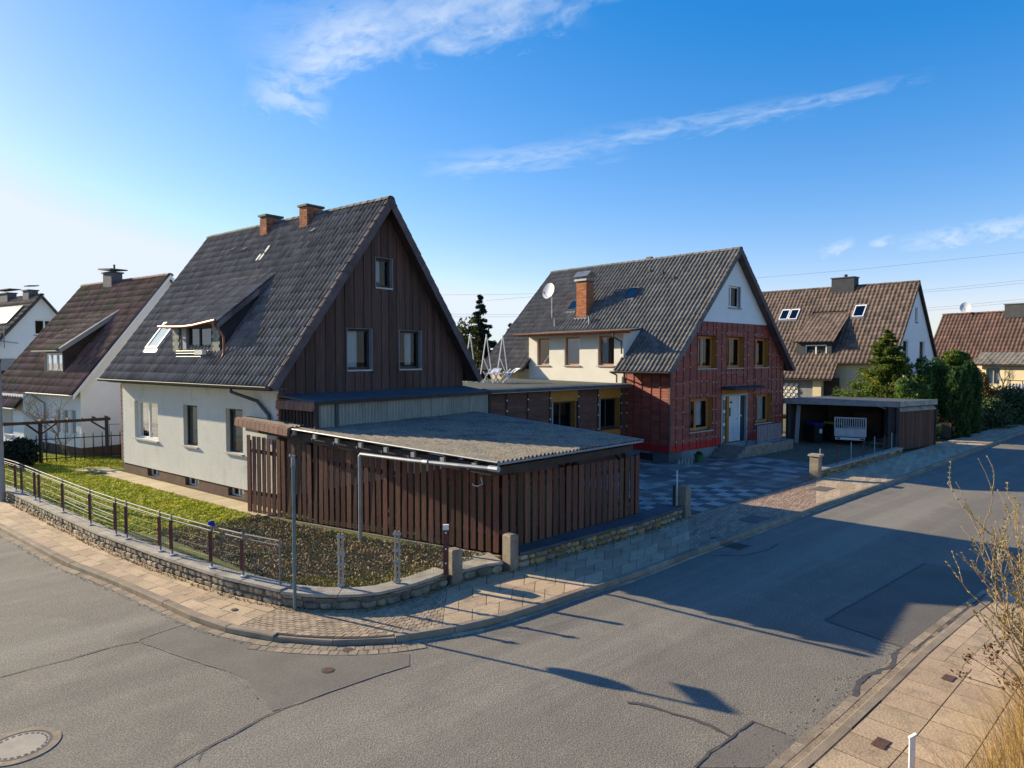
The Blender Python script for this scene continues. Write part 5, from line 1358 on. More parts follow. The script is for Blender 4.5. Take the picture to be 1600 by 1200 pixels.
cn = MB(); cn.hexa([(-1.05, -.75, 3.10), (2.35, -.45, 3.10), (2.35, -.04, 3.16), (-1.05, -.04, 3.16), (-1.05, -.75, 3.2), (2.35, -.45, 3.16), (2.35, -.04, 3.22), (-1.05, -.04, 3.26)]); cn.build('canopy', M_slatedk, h2)
# steps and landing with a slatted railing
st = MB()
for k in range(4): st.box(-1.95 + k * .28, -.90, -1.30 + .0, -.05, k * .145, (k + 1) * .145 - .03)
st.build('step_core', M_plinth_g, h2)
for k in range(4): MB().box(-1.98 + k * .28, -.90 if k < 3 else -.9, -1.33, -.05, (k + 1) * .145 - .03, (k + 1) * .145).build('step', M_pillar, h2)
MB().box(-.90, 3.6, -1.30, -.05, .0, .53).build('landing', M_pillar, h2)
MB().box(-.93, 1.3, -1.34, -.05, .53, .58).build('landing_slab', M_coping, h2)
MB().box(1.3, 3.7, -1.26, -.05, .53, .535).build('landing_top', M_plinth_g, h2)
ra_ = MB()
for i in range(17): ra_.box(.12 + i * .14, .185 + i * .14, -1.25, -1.23, .60, 1.46)
ra_.build('railing_slats', M_greyfr, h2, kind='stuff')
rr = MB(); rr.tube([(-.92, -1.24, .58), (-.92, -1.24, .72), (.0, -1.24, 1.46), (2.45, -1.24, 1.46)], .02, 6); rr.tube([(.0, -1.24, .58), (.0, -1.24, 1.46)], .02, 6); rr.tube([(2.45, -1.24, .55), (2.45, -1.24, 1.46)], .02, 6); rr.tube([(0, -1.24, .68), (2.45, -1.24, .68)], .014, 6)
for i in range(4): rr.tube([(-.75 + i * .2, -1.24, .62), (-.75 + i * .2, -1.24, .86 + i * .16)], .010, 5)
rr.build('railing', M_black, h2)
# roof
yA2, yB2 = -KO, KL + KO
DY0, DY1 = 2.55, 8.45
rf = MB(); th = .12
def rslab(y0, y1_, x_e, ze):
    for sg in (-1, 1):
        if sg == 1: continue
        rf.hexa([(-x_e, y0, ze - th), (0, y0, KR - th - .02), (0, y1_, KR - th - .02), (-x_e, y1_, ze - th), (-x_e, y0, ze - .015), (0, y0, KR - .03), (0, y1_, KR - .03), (-x_e, y1_, ze - .015)])
rslab(yA2 + .02, DY0, KW, KE); rslab(DY1, yB2, KW, KE); rslab(DY0, DY1, 3.75, KR - S2 * 3.75)
rf.hexa([(KW, yA2 + .02, KE - th), (0, yA2 + .02, KR - th - .02), (0, yB2, KR - th - .02), (KW, yB2, KE - th), (KW, yA2 + .02, KE - .015), (0, yA2 + .02, KR - .03), (0, yB2, KR - .03), (KW, yB2, KE - .015)])
rf.build('roof', M_beam, h2)
up2 = Vector((KW, 0, KR - KE)).normalized(); sl2 = math.hypot(KW, KR - KE)
nc2, nr2 = 54, 23; tw2 = 12.24 / nc2
def in_d2(c): return DY0 - .0 < c.y < DY1 + .0 and c.x < -3.62
tile_slope(h2, (-KW - .04, yB2, KE - .03), (0, -1, 0), up2, nc2, nr2, tw2, sl2 / nr2, .060, M_tile2, 300, skip=in_d2)
ridge_tiles(h2, (0, yA2 - .02, KR - .03), (0, yB2, KR - .03), .12, .36, M_tile2)
verge(h2, (-KW - .03, yA2 - .035, KE - .02), (0, yA2 - .035, KR + .03), 23, .19, M_tile2)
verge(h2, (KW + .03, yA2 - .035, KE - .02), (0, yA2 - .035, KR + .03), 23, .19, M_verge)
sf = MB()
for sg in (-1, 1): sf.quad((sg * KW, yA2 + .02, KE - th - .012), (0, yA2 + .02, KR - th - .035), (0, 0, KR - th - .035), (sg * KW, 0, KE - th - .012))
sf.build('soffit', M_verge, h2)
gutter_tube(h2, (-KW - .08, yA2, KE - .03), (-KW - .08, DY0 + .1, KE - .03), .07, M_zincdk)
gutter_tube(h2, (-KW - .08, DY1, KE - .03), (-KW - .08, yB2, KE - .03), .07, M_zincdk)
# white dormer wall
dwin = [(7.09, 7.95, 4.20, 5.54), (5.08, 6.05, 4.21, 5.56), (2.98 + .0, 3.94, 4.22, 5.58)]
Dm = MB(); TDm = TX(-KX - .03); wall(Dm, TDm, DY0 - .1, DY1 + .1, .3, 5.72, dwin, depth=.16)
for yy in (DY0 - .1, DY1 + .1): Dm.poly([(-KX - .03, yy, .3), (-KX - .03, yy, 5.72), (-3.7, yy, 5.86), (-3.7, yy, .3)])
dmw = Dm.build('dormer_wall', M_render_cream, h2)
for o_, cu in zip(dwin, ([], [], [(.55, .9, .0)])):
    w = window(h2, TDm, *o_, d=.10, fm=M_woodfr, fw=.07, sill=M_sill, curtain=cu or None, gl=GLdark)
mb = MB(); mb.hexa([(-5.62, DY0 - .45, 5.70), (-3.55, DY0 - .1, 5.90), (-3.55, DY1 + .1, 5.90), (-5.62, DY1 + .45, 5.70), (-5.62, DY0 - .45, 5.76), (-3.55, DY0 - .1, 5.97), (-3.55, DY1 + .1, 5.97), (-5.62, DY1 + .45, 5.76)]); mb.build('dormer_roof', M_felt, h2)
gutter_tube(h2, (-5.74, DY0 - .95, 5.79), (-5.74, DY1 + .52, 5.74), .065, M_copper, 'dormer_gutter')
MB().box(-5.68, -5.62, DY0 - .9, DY1 + .45, 5.62, 5.72).build('dormer_fascia', M_copper, h2)
mb = MB(); mb.tube([(-5.70, DY0 + .0, 5.70), (-5.68, DY0, 5.5), (-5.18, DY0 - .05, 5.3), (-5.16, DY0 - .06, 4.75)], .04, 6); mb.tube([(-5.66, DY0 + .2, 3.95), (-5.2, DY0 + .18, 3.8), (-5.2, DY0 + .18, 3.45)], .04, 6); mb.build('downpipe', M_zincdk, h2)
mb = MB(); mb.tube([(-5.64, 9.9, 3.95), (-5.2, 9.9, 3.8), (-5.2, 9.9, 2.5)], .04, 6); mb.build('downpipe', M_zincdk, h2)
mb = MB(); wall(mb, L2, DY1 + .05, KL, .2, 4.0); mb.build('rear_wall', M_render_warm, h2)
# chimney, satellite dish, skylights, vents
c = brick_shaft(h2, -3.03, -2.45, 6.48, 7.16, 6.35, 8.50, M_brick2, bl=.25, bh=.083, split=True)
MB().box(-3.12, -2.36, 6.40, 7.24, 8.50, 8.60).build('chimney_slab', M_zinc, c)
mb = MB(); mb.hexa([(-3.16, 6.34, 8.72), (-3.10, 6.34, 8.72), (-3.10, 7.30, 8.72), (-3.16, 7.30, 8.72), (-2.80, 6.34, 9.02), (-2.74, 6.34, 8.98), (-2.74, 7.30, 8.98), (-2.80, 7.30, 9.02)]); mb.hexa([(-2.78, 6.34, 8.98), (-2.74, 6.34, 9.02), (-2.74, 7.30, 9.02), (-2.78, 7.30, 8.98), (-2.32, 6.34, 8.72), (-2.26, 6.34, 8.72), (-2.26, 7.30, 8.72), (-2.32, 7.30, 8.72)]); mb.build('chimney_hood', M_zinc, c)
mb = MB()
for (x, y) in ((-3.05, 6.46), (-2.43, 6.46), (-3.05, 7.18), (-2.43, 7.18)): mb.tube([(x, y, 8.6), (x, y, 8.75)], .018, 5)
mb.build('hood_leg', M_zinc, c, kind='stuff')
MB().box(-3.12, -2.9, 6.36, 7.28, 6.5, 6.62).build('flashing', M_zinc, c)
def dish(root, base, top, facing, r, name='satellite_dish'):
    base, top = Vector(base), Vector(top); f = Vector(facing).normalized(); s = f.cross(Vector((0, 0, 1))).normalized(); u = s.cross(f).normalized(); mb = MB()
    n, kk = 20, 4
    for k in range(kk + 1):
        rr = r * k / kk
        for j in range(n):
            t = 2 * math.pi * j / n; mb.v.append(tuple(top + s * (rr * math.cos(t)) + u * (rr * 1.12 * math.sin(t)) + f * (.22 * r * (k / kk) ** 2)))
    for k in range(kk):
        for j in range(n): mb.f.append((k * n + j, k * n + (j + 1) % n, (k + 1) * n + (j + 1) % n, (k + 1) * n + j))
    d = mb.build(name, M_whitefr, root, smooth=True)
    q = top - f * .08; m2 = MB(); m2.tube([base, (base.x, base.y, q.z), q, top], .028, 6); m2.build('mast', M_metal, d)
    m2 = MB(); fp = top + f * (r * .95) - u * (r * .55); m2.tube([top - u * r, fp], .014, 5); m2.tube([fp - f * .06, fp + f * .06 + u * .02], .04, 6); m2.build('feed_arm', M_greyfr, d)
    return d
dish(h2, (-2.95, 9.0, 6.7), (-3.15, 9.0, 8.12), (-.93, -.05, .3), .40)
def on2(y, z, off=.05): x = -(KR - z) / S2; return Vector((x, y, z)) + Vector((-up2.z, 0, up2.x)) * off
skylight(h2, on2, 4.10, 4.78, 7.50, 8.02, M_zincdk, GLsky)
skylight(h2, on2, 7.55, 8.25, 7.0, 7.6, M_zincdk, GLsky)
for (y, z) in ((8.3, 6.45), (5.9, 6.50)):
    mb = MB(); p = on2(y, 6.2, 0); mb.tube([p, p + Vector((0, 0, .36))], .075, 8); mb.tube([p + Vector((0, 0, .36)), p + Vector((0, 0, .42))], .095, 8); mb.build('vent_pipe', M_zinc, h2)
for (y, z) in ((3.3, 8.7), (2.4, 8.35), (4.2, 8.9)):
    p = on2(y, z, .07); MB().box(p.x - .09, p.x + .09, p.y - .1, p.y + .1, p.z - .04, p.z + .07).build('vent_tile', M_black, h2)
mb = MB(); mb.hexa([(-.1, 4.6, KR), (.1, 4.6, KR), (.1, 5.0, KR), (-.1, 5.0, KR), (-.08, 4.65, KR + .16), (.08, 4.65, KR + .16), (.08, 4.95, KR + .16), (-.08, 4.95, KR + .16)]); mb.build('ridge_vent', M_zincdk, h2)

fp = thing('flower_pot', 'green flower pot by the corner of the red house', 'flower pot', (10.39 + .739 * -3.75 + .4, 32.19 - .674 * 3.75 - .5, .10), 0)
mb = MB(); mb.tube([(0, 0, 0), (0, 0, .30), (0, 0, .33)], [.15, .21, .23], 12); mb.build('pot', M_greenpot, fp)
mb = MB(); mb.tube([(0, 0, .28), (.02, 0, .45)], [.18, .10], 7); mb.build('plant', M_bush, fp)
gd_ = thing('stone_ornament', 'small pale stone figures on the ground beside the green flower pot', 'ornament', (10.39 + .739 * -4.55 + .3, 32.19 - .674 * 4.55 - .5, .10), 0)
mb = MB()
for i in range(5): mb.tube([(i * .14 - .3, .02 * i, 0), (i * .14 - .3, .02 * i, .12), (i * .14 - .28, .02 * i, .2)], [.07, .05, .02], 6)
mb.build('figure', M_slate, gd_, kind='stuff')

# ================================================================== FLAT ROOFED LINK BUILDING
ax = thing('annex', 'flat-roofed brown panelled link building between the dark gable and the red house', 'annex', (10.39, 32.19, 0), Y2)
TA = TY(2.28); aw = [(-9.85, -8.45, 1.3, 2.78), (-6.95, -5.56, 1.5, 2.80)]
mb = MB(); wall(mb, TA, -13.2, -5.09, .1, 3.30, aw, depth=.3); wall(mb, TX(-13.2), 2.28, 9.2, .1, 3.3); wall(mb, TYr(9.2), -13.2, -5.09, .1, 3.3); mb.build('wall', M_brpanel, ax)
ac = [-13.1, -12.3, -11.2, -9.98, -8.3, -7.06, -5.5, -5.12]
for a, b in zip(ac[:-1], ac[1:]):
    hole = [o_ for o_ in aw if o_[0] < (a + b) / 2 < o_[1]]
    if hole:
        o_ = hole[0]
        MB().tbox(TA, a + .01, b - .01, o_[3] + .02, 3.26, -.05, -.003).build('ochre_panel', M_ochre, ax)
        MB().tbox(TA, a + .01, b - .01, .9, o_[2] - .06, -.05, -.003).build('ochre_panel', M_ochre, ax)
    else:
        for j in range(2): panel(ax, TA, a, b, .9 + 1.18 * j, .9 + 1.18 * (j + 1) - .006, M_brpanel)
    MB().tbox(TA, a - .03, a + .03, .6, 3.28, -.06, -.002).build('joint_strip', M_beam, ax)
cp_ = MB()
for a in ac[1:]:
    for z in (1.5, 2.1, 2.55, 2.95): cp_.tbox(TA, a - .028, a + .028, z, z + .055, -.078, -.06)
cp_.build('screw_cap', M_white, ax, kind='stuff')
for o_, cu in zip(aw, ([(.05, .3, 0)], None)):
    w = window(ax, TA, *o_, d=.22, fm=M_darkfr, fw=.07, mull=(.5,), sill=M_brpanel, curtain=cu, gl=GLdark)
    MB().tbox(TA, o_[1] - .03, o_[1] - .004, o_[2] + .01, o_[3] - .01, -.03, .22).build('jamb_board', M_ochre, w)
    mb = MB(); mb.tbox(TA, o_[0] - .01, o_[0] + .035, o_[2], o_[3], -.06, .0); mb.build('white_trim', M_sill, w)
rfm = MB(); rfm.hexa([(-13.5, 1.98, 3.30), (-5.12, 1.98, 3.30), (-5.12, 9.4, 3.38), (-13.5, 9.4, 3.38), (-13.5, 1.98, 3.42), (-5.12, 1.98, 3.42), (-5.12, 9.4, 3.50), (-13.5, 9.4, 3.50)])
arf = rfm.build('roof', M_feltgreen, ax)
for i in range(9):
    x0 = -13.5 + i * .93; mb = MB(); mb.hexa([(x0, 1.93, 3.29), (x0 + .925, 1.93, 3.29), (x0 + .925, 1.978, 3.29), (x0, 1.978, 3.29), (x0, 1.93, 3.41), (x0 + .925, 1.93, 3.41), (x0 + .925, 2.3, 3.455), (x0, 2.3, 3.455)]); mb.build('felt_edge', M_felt, arf)
mb = MB(); mb.box(-13.5, -5.15, 1.90, 1.93, 3.275, 3.30); mb.build('drip_edge', M_zinc, arf)
# white lattice frames and folded chairs on that roof
def aframe(x, y, label):
    t = thing('trellis_frame', label, 'frame', (Matrix.Translation((10.39, 32.19, 0)) @ Matrix.Rotation(R(Y2), 4, 'Z') @ Vector((x, y, 3.45))), Y2)
    for a, b, n_ in (((-.42, 0, .02), (.0, 0, 2.2), 'pole'), ((.40, .05, .02), (.02, .03, 2.2), 'pole'), ((-.20, 0, 1.15), (.36, -.05, .02), 'brace')):
        mb = MB(); mb.tube([a, b], .022, 6); mb.build(n_, M_whitefr, t)
    return t
aframe(-8.35, 6.9, 'white A-shaped pole frame nearest the dormer wall on the flat roof')
aframe(-9.25, 7.0, 'white A-shaped pole frame second from the dormer wall on the flat roof')
aframe(-10.2, 7.0, 'white A-shaped pole frame third from the dormer wall, before the spruce')
aframe(-10.7, 7.1, 'white A-shaped pole frame furthest left, beside the yellowish shrub')
def chair(x, y, yaw, label):
    t = thing('folding_chair', label, 'chair', (Matrix.Translation((10.39, 32.19, 0)) @ Matrix.Rotation(R(Y2), 4, 'Z') @ Vector((x, y, 3.45))), Y2 + yaw)
    for a, b in (((-.3, -.25, 0), (.35, -.25, .62)), ((-.3, .25, 0), (.35, .25, .62)), ((.35, -.25, 0), (-.25, -.25, .5)), ((.35, .25, 0), (-.25, .25, .5))):
        mb = MB(); mb.tube([a, b], .028, 6); mb.build('leg', M_whitefr, t)
    MB().hexa([(-.28, -.22, .40), (.28, -.22, .44), (.28, .22, .44), (-.28, .22, .40), (-.28, -.22, .43), (.28, -.22, .47), (.28, .22, .47), (-.28, .22, .43)]).build('seat', M_whitefr, t)
    MB().hexa([(.26, -.22, .45), (.30, -.22, .45), (.30, .22, .45), (.26, .22, .45), (.62, -.22, .66), (.65, -.22, .66), (.65, .22, .66), (.62, .22, .66)]).build('backrest', M_whitefr, t)
chair(-9.75, 6.1, 20, 'white folding chair left of the other one on the flat roof')
chair(-8.95, 6.0, -15, 'white folding chair nearer the dormer wall on the flat roof')

# ================================================================== CAR PORT WITH SHED ON THE RIGHT
c2o = Vector((14.2, 36.1, 0)); c2c = Vector((18.84, 33.16, 0)); c2r = Vector((21.86, 35.06, 0))
c2 = thing('carport_shed', 'dark flat-roofed carport with grey fascia and slatted shed, right of the red house', 'carport', c2o, 0)
fd = (c2c - c2o).normalized(); rd2 = (c2r - c2c).normalized()
bk = c2o + rd2 * 5.2; poly = [c2o, c2c, c2r, bk + (c2r - c2c - rd2 * (c2r - c2c).length) + Vector((1.0, 1.2, 0))]
lc = lambda p: (p[0] - c2o.x, p[1] - c2o.y)
top = [lc(p) for p in (c2o - fd * .2, c2c, c2r, c2r + Vector((-4.2, 3.0, 0)), c2o + rd2 * 4.6)]
MB().prism(top, 2.30, 2.42).build('roof', M_felt, c2)
def fascia(root, a, b, z0, z1, m, th=.04, name='fascia'):
    a, b = Vector((*a, 0)), Vector((*b, 0)); d = (b - a).normalized(); s = Vector((d.y, -d.x, 0)) * th
    MB().hexa([a + Vector((0, 0, z0)), b + Vector((0, 0, z0)), b + s + Vector((0, 0, z0)), a + s + Vector((0, 0, z0)), a + Vector((0, 0, z1)), b + Vector((0, 0, z1)), b + s + Vector((0, 0, z1)), a + s + Vector((0, 0, z1))]).build(name, m, root)
fascia(c2, top[0], top[1], 2.16, 2.44, M_zinc); fascia(c2, top[1], top[2], 2.18, 2.44, M_coping)
n = 36; a, b = Vector((*lc(c2c + rd2 * .15), 0)), Vector((*lc(c2r - rd2 * .05), 0)); d = b - a; yw = math.atan2(d.y, d.x)
s = Vector((d.y, -d.x, 0)).normalized()
for i in range(26):
    p = a + d * ((i + .5) / 26) - s * .10; mb = MB(); mb.box(-.052, .052, -.012, .012, .02, 1.95); link('slat', mb.mesh('slat', M_slat), c2, loc=p, rot=(0, 0, yw))
MB().hexa([a - s * .3 + Vector((0, 0, 0)), b - s * .3, b - s * .14, a - s * .14, a - s * .3 + Vector((0, 0, 2.3)), b - s * .3 + Vector((0, 0, 2.3)), b - s * .14 + Vector((0, 0, 2.3)), a - s * .14 + Vector((0, 0, 2.3))]).build('shed_wall', M_beam, c2)
MB().hexa([a + s * .0 + Vector((0, 0, 1.93)), b + Vector((0, 0, 1.93)), b - s * .14 + Vector((0, 0, 2.06)), a - s * .14 + Vector((0, 0, 2.06)), a + Vector((0, 0, 1.97)), b + Vector((0, 0, 1.97)), b - s * .14 + Vector((0, 0, 2.12)), a - s * .14 + Vector((0, 0, 2.12))]).build('drip_board', M_coping, c2)
bkA, bkB = Vector((*top[4], 0)), Vector((*top[3], 0))
bw = MB(); bw.quad(bkA, bkB, bkB + Vector((0, 0, 2.3)), bkA + Vector((0, 0, 2.3))); q = Vector((*top[2], 0)); bw.quad(bkB, q, q + Vector((0, 0, 2.3)), bkB + Vector((0, 0, 2.3))); q = Vector((*top[0], 0)) + fd * .5; bw.quad(bkA, q, q + Vector((0, 0, 2.3)), bkA + Vector((0, 0, 2.3)))
bw.build('back_wall', M_beam, c2)
for u in (.06, .97):
    p = Vector((*lc(c2o + (c2c - c2o) * u + rd2 * .2), 0)); MB().box(p.x - .07, p.x + .07, p.y - .07, p.y + .07, 0, 2.3).build('post', M_beam, c2)
p = Vector((*lc(c2c - fd * .35 + rd2 * .25), 0)); MB().box(p.x - .28, p.x + .2, p.y - .05, p.y + .3, 0, 2.3).build('side_wall', M_beam, c2)
beam(c2, (*lc(c2c - fd * 1.1 + rd2 * .3), 2.18), (*lc(c2c - fd * .35 + rd2 * .3), 1.92), .06, .06, M_coping, 'brace')
pl_ = c2o + fd * .75 + rd2 * .35
t = thing('leaning_board', 'long pale board leaning inside the carport, left of the bins', 'board', pl_, 0)
beam(t, (-.12, 0, .0), (.12, .35, 2.05), .2, .04, M_greyfr, 'board')
def bin_(label, p, yaw, lid):
    t = thing('wheelie_bin', label, 'bin', (p.x, p.y, .09), yaw, 'bins in the carport')
    mb = MB(); mb.hexa([(-.24, -.24, .06), (.24, -.24, .06), (.24, .24, .06), (-.24, .24, .06), (-.29, -.34, .96), (.29, -.34, .96), (.29, .34, .96), (-.29, .34, .96)]); mb.build('body', M_bin, t)
    mb = MB(); mb.hexa([(-.32, -.38, .96), (.32, -.38, .96), (.32, .38, .98), (-.32, .38, .98), (-.28, -.32, 1.04), (.28, -.32, 1.04), (.28, .36, 1.08), (-.28, .36, 1.08)]); l = mb.build('lid', lid, t)
    mb = MB(); mb.tube([(-.24, .42, .98), (.24, .42, .98)], .02, 6); mb.build('handle', M_bin, t)
    for sx in (-.27, .27):
        mb = MB(); mb.tube([(sx - .025, .22, .10), (sx + .025, .22, .10)], .10, 10); mb.build('wheel', M_rubber, t)
    return t
bA = G(1267, 691, .1)
t = bin_('black wheelie bin with the blue lid in the carport', bA + fd * .1 + rd2 * .2, 12, M_blue); MB().box(.0, .14, -.345, -.30, .52, .74).build('sticker', M_white, t)
bin_('black wheelie bin with the yellow lid, behind the blue-lidded one', bA + fd * .5 + rd2 * 1.05, 12, M_yellow)
# trailer with slatted cage
tp = G(1328, 695, .1)
tr = thing('car_trailer', 'small galvanised trailer with a barred tailboard standing in the carport', 'trailer', (tp.x, tp.y, .09), -28)
MB().box(-.72, .72, 0, 1.9, .42, .47).build('floor', M_trailer, tr)
for x in (-.74, .70): MB().box(x, x + .04, 0, 1.9, .47, .80).build('side_panel', M_trailer, tr)
MB().box(-.70, .70, -.02, .02, .47, .80).build('tailboard', M_trailer, tr); MB().box(-.70, .70, 1.86, 1.9, .47, .8).build('front_board', M_trailer, tr)
mb = MB(); mb.box(-.74, -.68, -.03, .03, .80, 1.42); mb.box(.68, .74, -.03, .03, .80, 1.42); mb.box(-.68, .68, -.03, .03, 1.36, 1.42); mb.box(-.68, .68, -.03, .03, .80, .86); mb.build('tail_frame', M_trailer, tr)
for i in range(13):
    x = -.60 + i * .10; MB().box(x - .018, x + .018, -.015, .015, .86, 1.36).build('bar', M_trailer, tr)
for x in (-.82, .82):
    mb = MB(); mb.tube([(x - .07, .95, .28), (x + .07, .95, .28)], .28, 14); w_ = mb.build('wheel', M_rubber, tr); mb = MB(); mb.tube([(x - .075, .95, .28), (x + .075, .95, .28)], .14, 10); mb.build('rim', M_trailer, w_)
    MB().box(x - .11, x + .11, .6, 1.3, .58, .62).build('mudguard', M_bin, tr)
MB().box(-.68, .68, -.05, .0, .26, .38).build('light_bar', M_whitefr, tr)
for x in (-.62, .46): MB().box(x, x + .16, -.06, -.045, .28, .36).build('tail_light', M_redband, tr)
mb = MB(); mb.tube([(0, 1.9, .40), (0, 3.0, .40)], .04, 6); mb.build('drawbar', M_trailer, tr)
bh = thing('dark_screen', 'dark slatted screen standing behind the trailer', 'screen', (tp.x + 1.5, tp.y + 1.5, .1), -28)
for i in range(10): MB().box(-.5 + i * .13, -.39 + i * .13, -.02, .02, .1, 1.55).build('slat', M_brpanel, bh)
MB().box(-.52, .80, .02, .06, .3, .4).build('rail', M_brpanel, bh)

# ================================================================== generic roof for the further houses
def gable_house(root, W_, L_, he, hr, ov, og, wallm, tilem, gable_m=None, tile=(.33, .38, .05), wl_holes=(), g_holes=(), z0=0, right_wall=True, nparts=0, skip=None, gable_back=True, back_front=True, slopes=(-1,), soffm=None, verge_m=None, gdepth=.14):
    """ridge along +y, near gable at y=0 facing -y, long wall at x=0 (ridge at x=W_/2)"""
    xr = W_ / 2; S = (hr - he) / (xr + ov); rk_ = lambda x: hr - S * abs(x - xr) - .15
    mb = MB(); wall(mb, TX(0), 0, L_, z0, he + S * ov - .12, wl_holes, depth=gdepth); wall(mb, TXr(W_), 0, L_, z0, he + S * ov - .12); wall(mb, TYr(L_), 0, W_, z0, rk_, brk=(xr,)); mb.build('wall', wallm, root)
    mb = MB(); wall(mb, TY(0), 0, W_, z0, rk_, g_holes, brk=(xr,), depth=gdepth); mb.build('gable_wall', gable_m or wallm, root)
    th = .10; rf = MB()
    for sg in (-1, 1):
        e = xr + sg * (xr + ov)
        rf.hexa([(e, -og, he - th), (xr, -og, hr - th), (xr, L_ + og, hr - th), (e, L_ + og, he - th), (e, -og, he - .015), (xr, -og, hr - .02), (xr, L_ + og, hr - .02), (e, L_ + og, he - .015)])
    rf.build('roof', soffm or M_beam, root)
    upv = Vector((xr + ov, 0, hr - he)); sl = upv.length; upv.normalize()
    nc, nr_ = int((L_ + 2 * og) / tile[0]), max(3, int(sl / tile[1])); tw_ = (L_ + 2 * og) / nc
    if -1 in slopes: tile_slope(root, (-ov - .03, L_ + og, he - .03), (0, -1, 0), upv, nc, nr_, tw_, sl / nr_, tile[2], tilem, nparts, skip=skip)
    if 1 in slopes: tile_slope(root, (W_ + ov + .03, -og, he - .03), (0, 1, 0), Vector((-upv.x, 0, upv.z)), nc, nr_, tw_, sl / nr_, tile[2], tilem, 0)
    ridge_tiles(root, (xr, -og, hr - .02), (xr, L_ + og, hr - .02), .13, .38, tilem)
    vm = verge_m or tilem
    for sg in (-1, 1):
        e = xr + sg * (xr + ov)
        mb = MB(); a, b = Vector((e, -og - .03, he - .02)), Vector((xr, -og - .03, hr + .03)); dn = Vector((0, 0, -.2))
        mb.hexa([a + dn, b + dn, b + dn + Vector((0, .04, 0)), a + dn + Vector((0, .04, 0)), a, b, b + Vector((0, .04, 0)), a + Vector((0, .04, 0))]); mb.build('bargeboard', vm, root)
    return rk_, S, upv
def box_chimney(root, x0, x1, y0, y1_, z0, z1, m, cap=M_zincdk, hood=None):
    c = MB().box(x0, x1, y0, y1_, z0, z1).build('chimney', m, root)
    MB().box(x0 - .06, x1 + .06, y0 - .06, y1_ + .06, z1, z1 + .07).build('chimney_cap', cap, c)
    return c
# ---- left neighbour with the moss-mottled roof
hl = thing('neighbour_house', 'white house with a moss-mottled purplish tile roof left of the corner house', 'house', (-18.55, 29.3, 0), 55)
w3 = [(2.03, 2.50, 1.18, 2.28), (1.25, 1.78, 1.2, 2.30), (.48, 1.02, 1.22, 2.32)]
rkl, SL, upl = gable_house(hl, 7.86, 8.6, 3.0, 8.47, .40, .22, M_render_white, M_tileL, tile=(.30, .40, .05), wl_holes=w3, z0=.68, nparts=300, verge_m=M_whitefr,
                           skip=lambda c: 2.3 < c.y < 4.3 and c.x > .35 and c.x < 2.7 and c.z < 6.7 and c.z > 4.0)
for o_ in w3:
    w_ = window(hl, TX(0), *o_, d=.06, fm=M_whitefr, fw=.05, inner=True); MB().tbox(TX(0), o_[0] + .05, o_[1] - .05, o_[2] + .05, o_[3] - .05, .065, .085).build('roller_shutter', M_greyfr, w_)
mb = MB(); wall(mb, TX(.03), 0, 8.6, -.2, .68); wall(mb, TY(.03), .03, 7.86, -.2, .68); mb.build('plinth', M_plinth, hl)
ph = (5.5, 6.7, .95, 2.15)
mb = MB(); wall(mb, TX(-.62), 4.3, 8.6, .0, 2.9, [ph], depth=.35); mb.quad((-.62, 4.3, 0), (0, 4.3, 0), (0, 4.3, 3.0), (-.62, 4.3, 2.9)); mb.build('porch_wall', M_render_white, hl)
window(hl, TX(-.62), *ph, d=.3, fm=M_whitefr, sill=M_sill)
MB().tbox(TX(-.62), 5.6, 6.6, 1.1, 2.1, .33, .35).build('roller_shutter', M_render_cream, hl)
tile_slope(hl, (-.95, 8.82, 2.28), (0, -1, 0), upl, 15, 2, 4.5 / 15, .42, .05, M_tileL, 30)
MB().hexa([(-.95, 4.3, 2.18), (-.3, 4.3, 3.0), (-.3, 8.8, 3.0), (-.95, 8.8, 2.18), (-.95, 4.3, 2.26), (-.3, 4.3, 3.1), (-.3, 8.8, 3.1), (-.95, 8.8, 2.26)]).build('porch_roof', M_beam, hl)
gutter_tube(hl, (-.47, -.2, 2.98), (-.47, 4.3, 2.98), .06, M_whitefr); gutter_tube(hl, (-1.0, 4.3, 2.26), (-1.0, 8.8, 2.26), .06, M_whitefr)
mb = MB(); mb.tube([(-.47, 3.9, 2.92), (-.06, 3.5, 2.5), (-.06, 3.45, .4)], .04, 6); mb.tube([(-1.0, 8.0, 2.2), (-.68, 7.7, 1.9), (-.68, 7.7, .1)], .04, 6); mb.build('downpipe', M_greyfr, hl)
# its dormer
dx = .30; TDl = TX(dx); dwl = (2.42, 4.2, 3.92, 4.80)
mb = MB(); wall(mb, TDl, 2.25, 4.35, 3.6, 4.90, [dwl], depth=.1)
for yy in (2.25, 4.35): mb.poly([(dx, yy, 3.6), (dx, yy, 4.94), (2.75, yy, 6.85)])
mb.build('dormer', M_beam, hl)
window(hl, TDl, *dwl, d=.03, fm=M_whitefr, fw=.10, mull=(.33, .70), curtain=[(.36, .68, .5)])
upd = Vector((2.85, 0, 2.05)).normalized()
MB().hexa([(.0, 2.0, 4.84), (2.85, 2.0, 6.85), (2.85, 4.6, 6.85), (.0, 4.6, 4.84), (.0, 2.0, 4.90), (2.85, 2.0, 6.93), (2.85, 4.6, 6.93), (.0, 4.6, 4.90)]).build('dormer_roof', M_beam, hl)
tile_slope(hl, (-.04, 4.65, 4.89), (0, -1, 0), upd, 9, 8, 2.65 / 9, 3.5 / 8, .05, M_tileL, 80, name='dormer_roof_tile')
gutter_tube(hl, (-.08, 1.95, 4.88), (-.08, 4.65, 4.88), .05, M_greyfr)
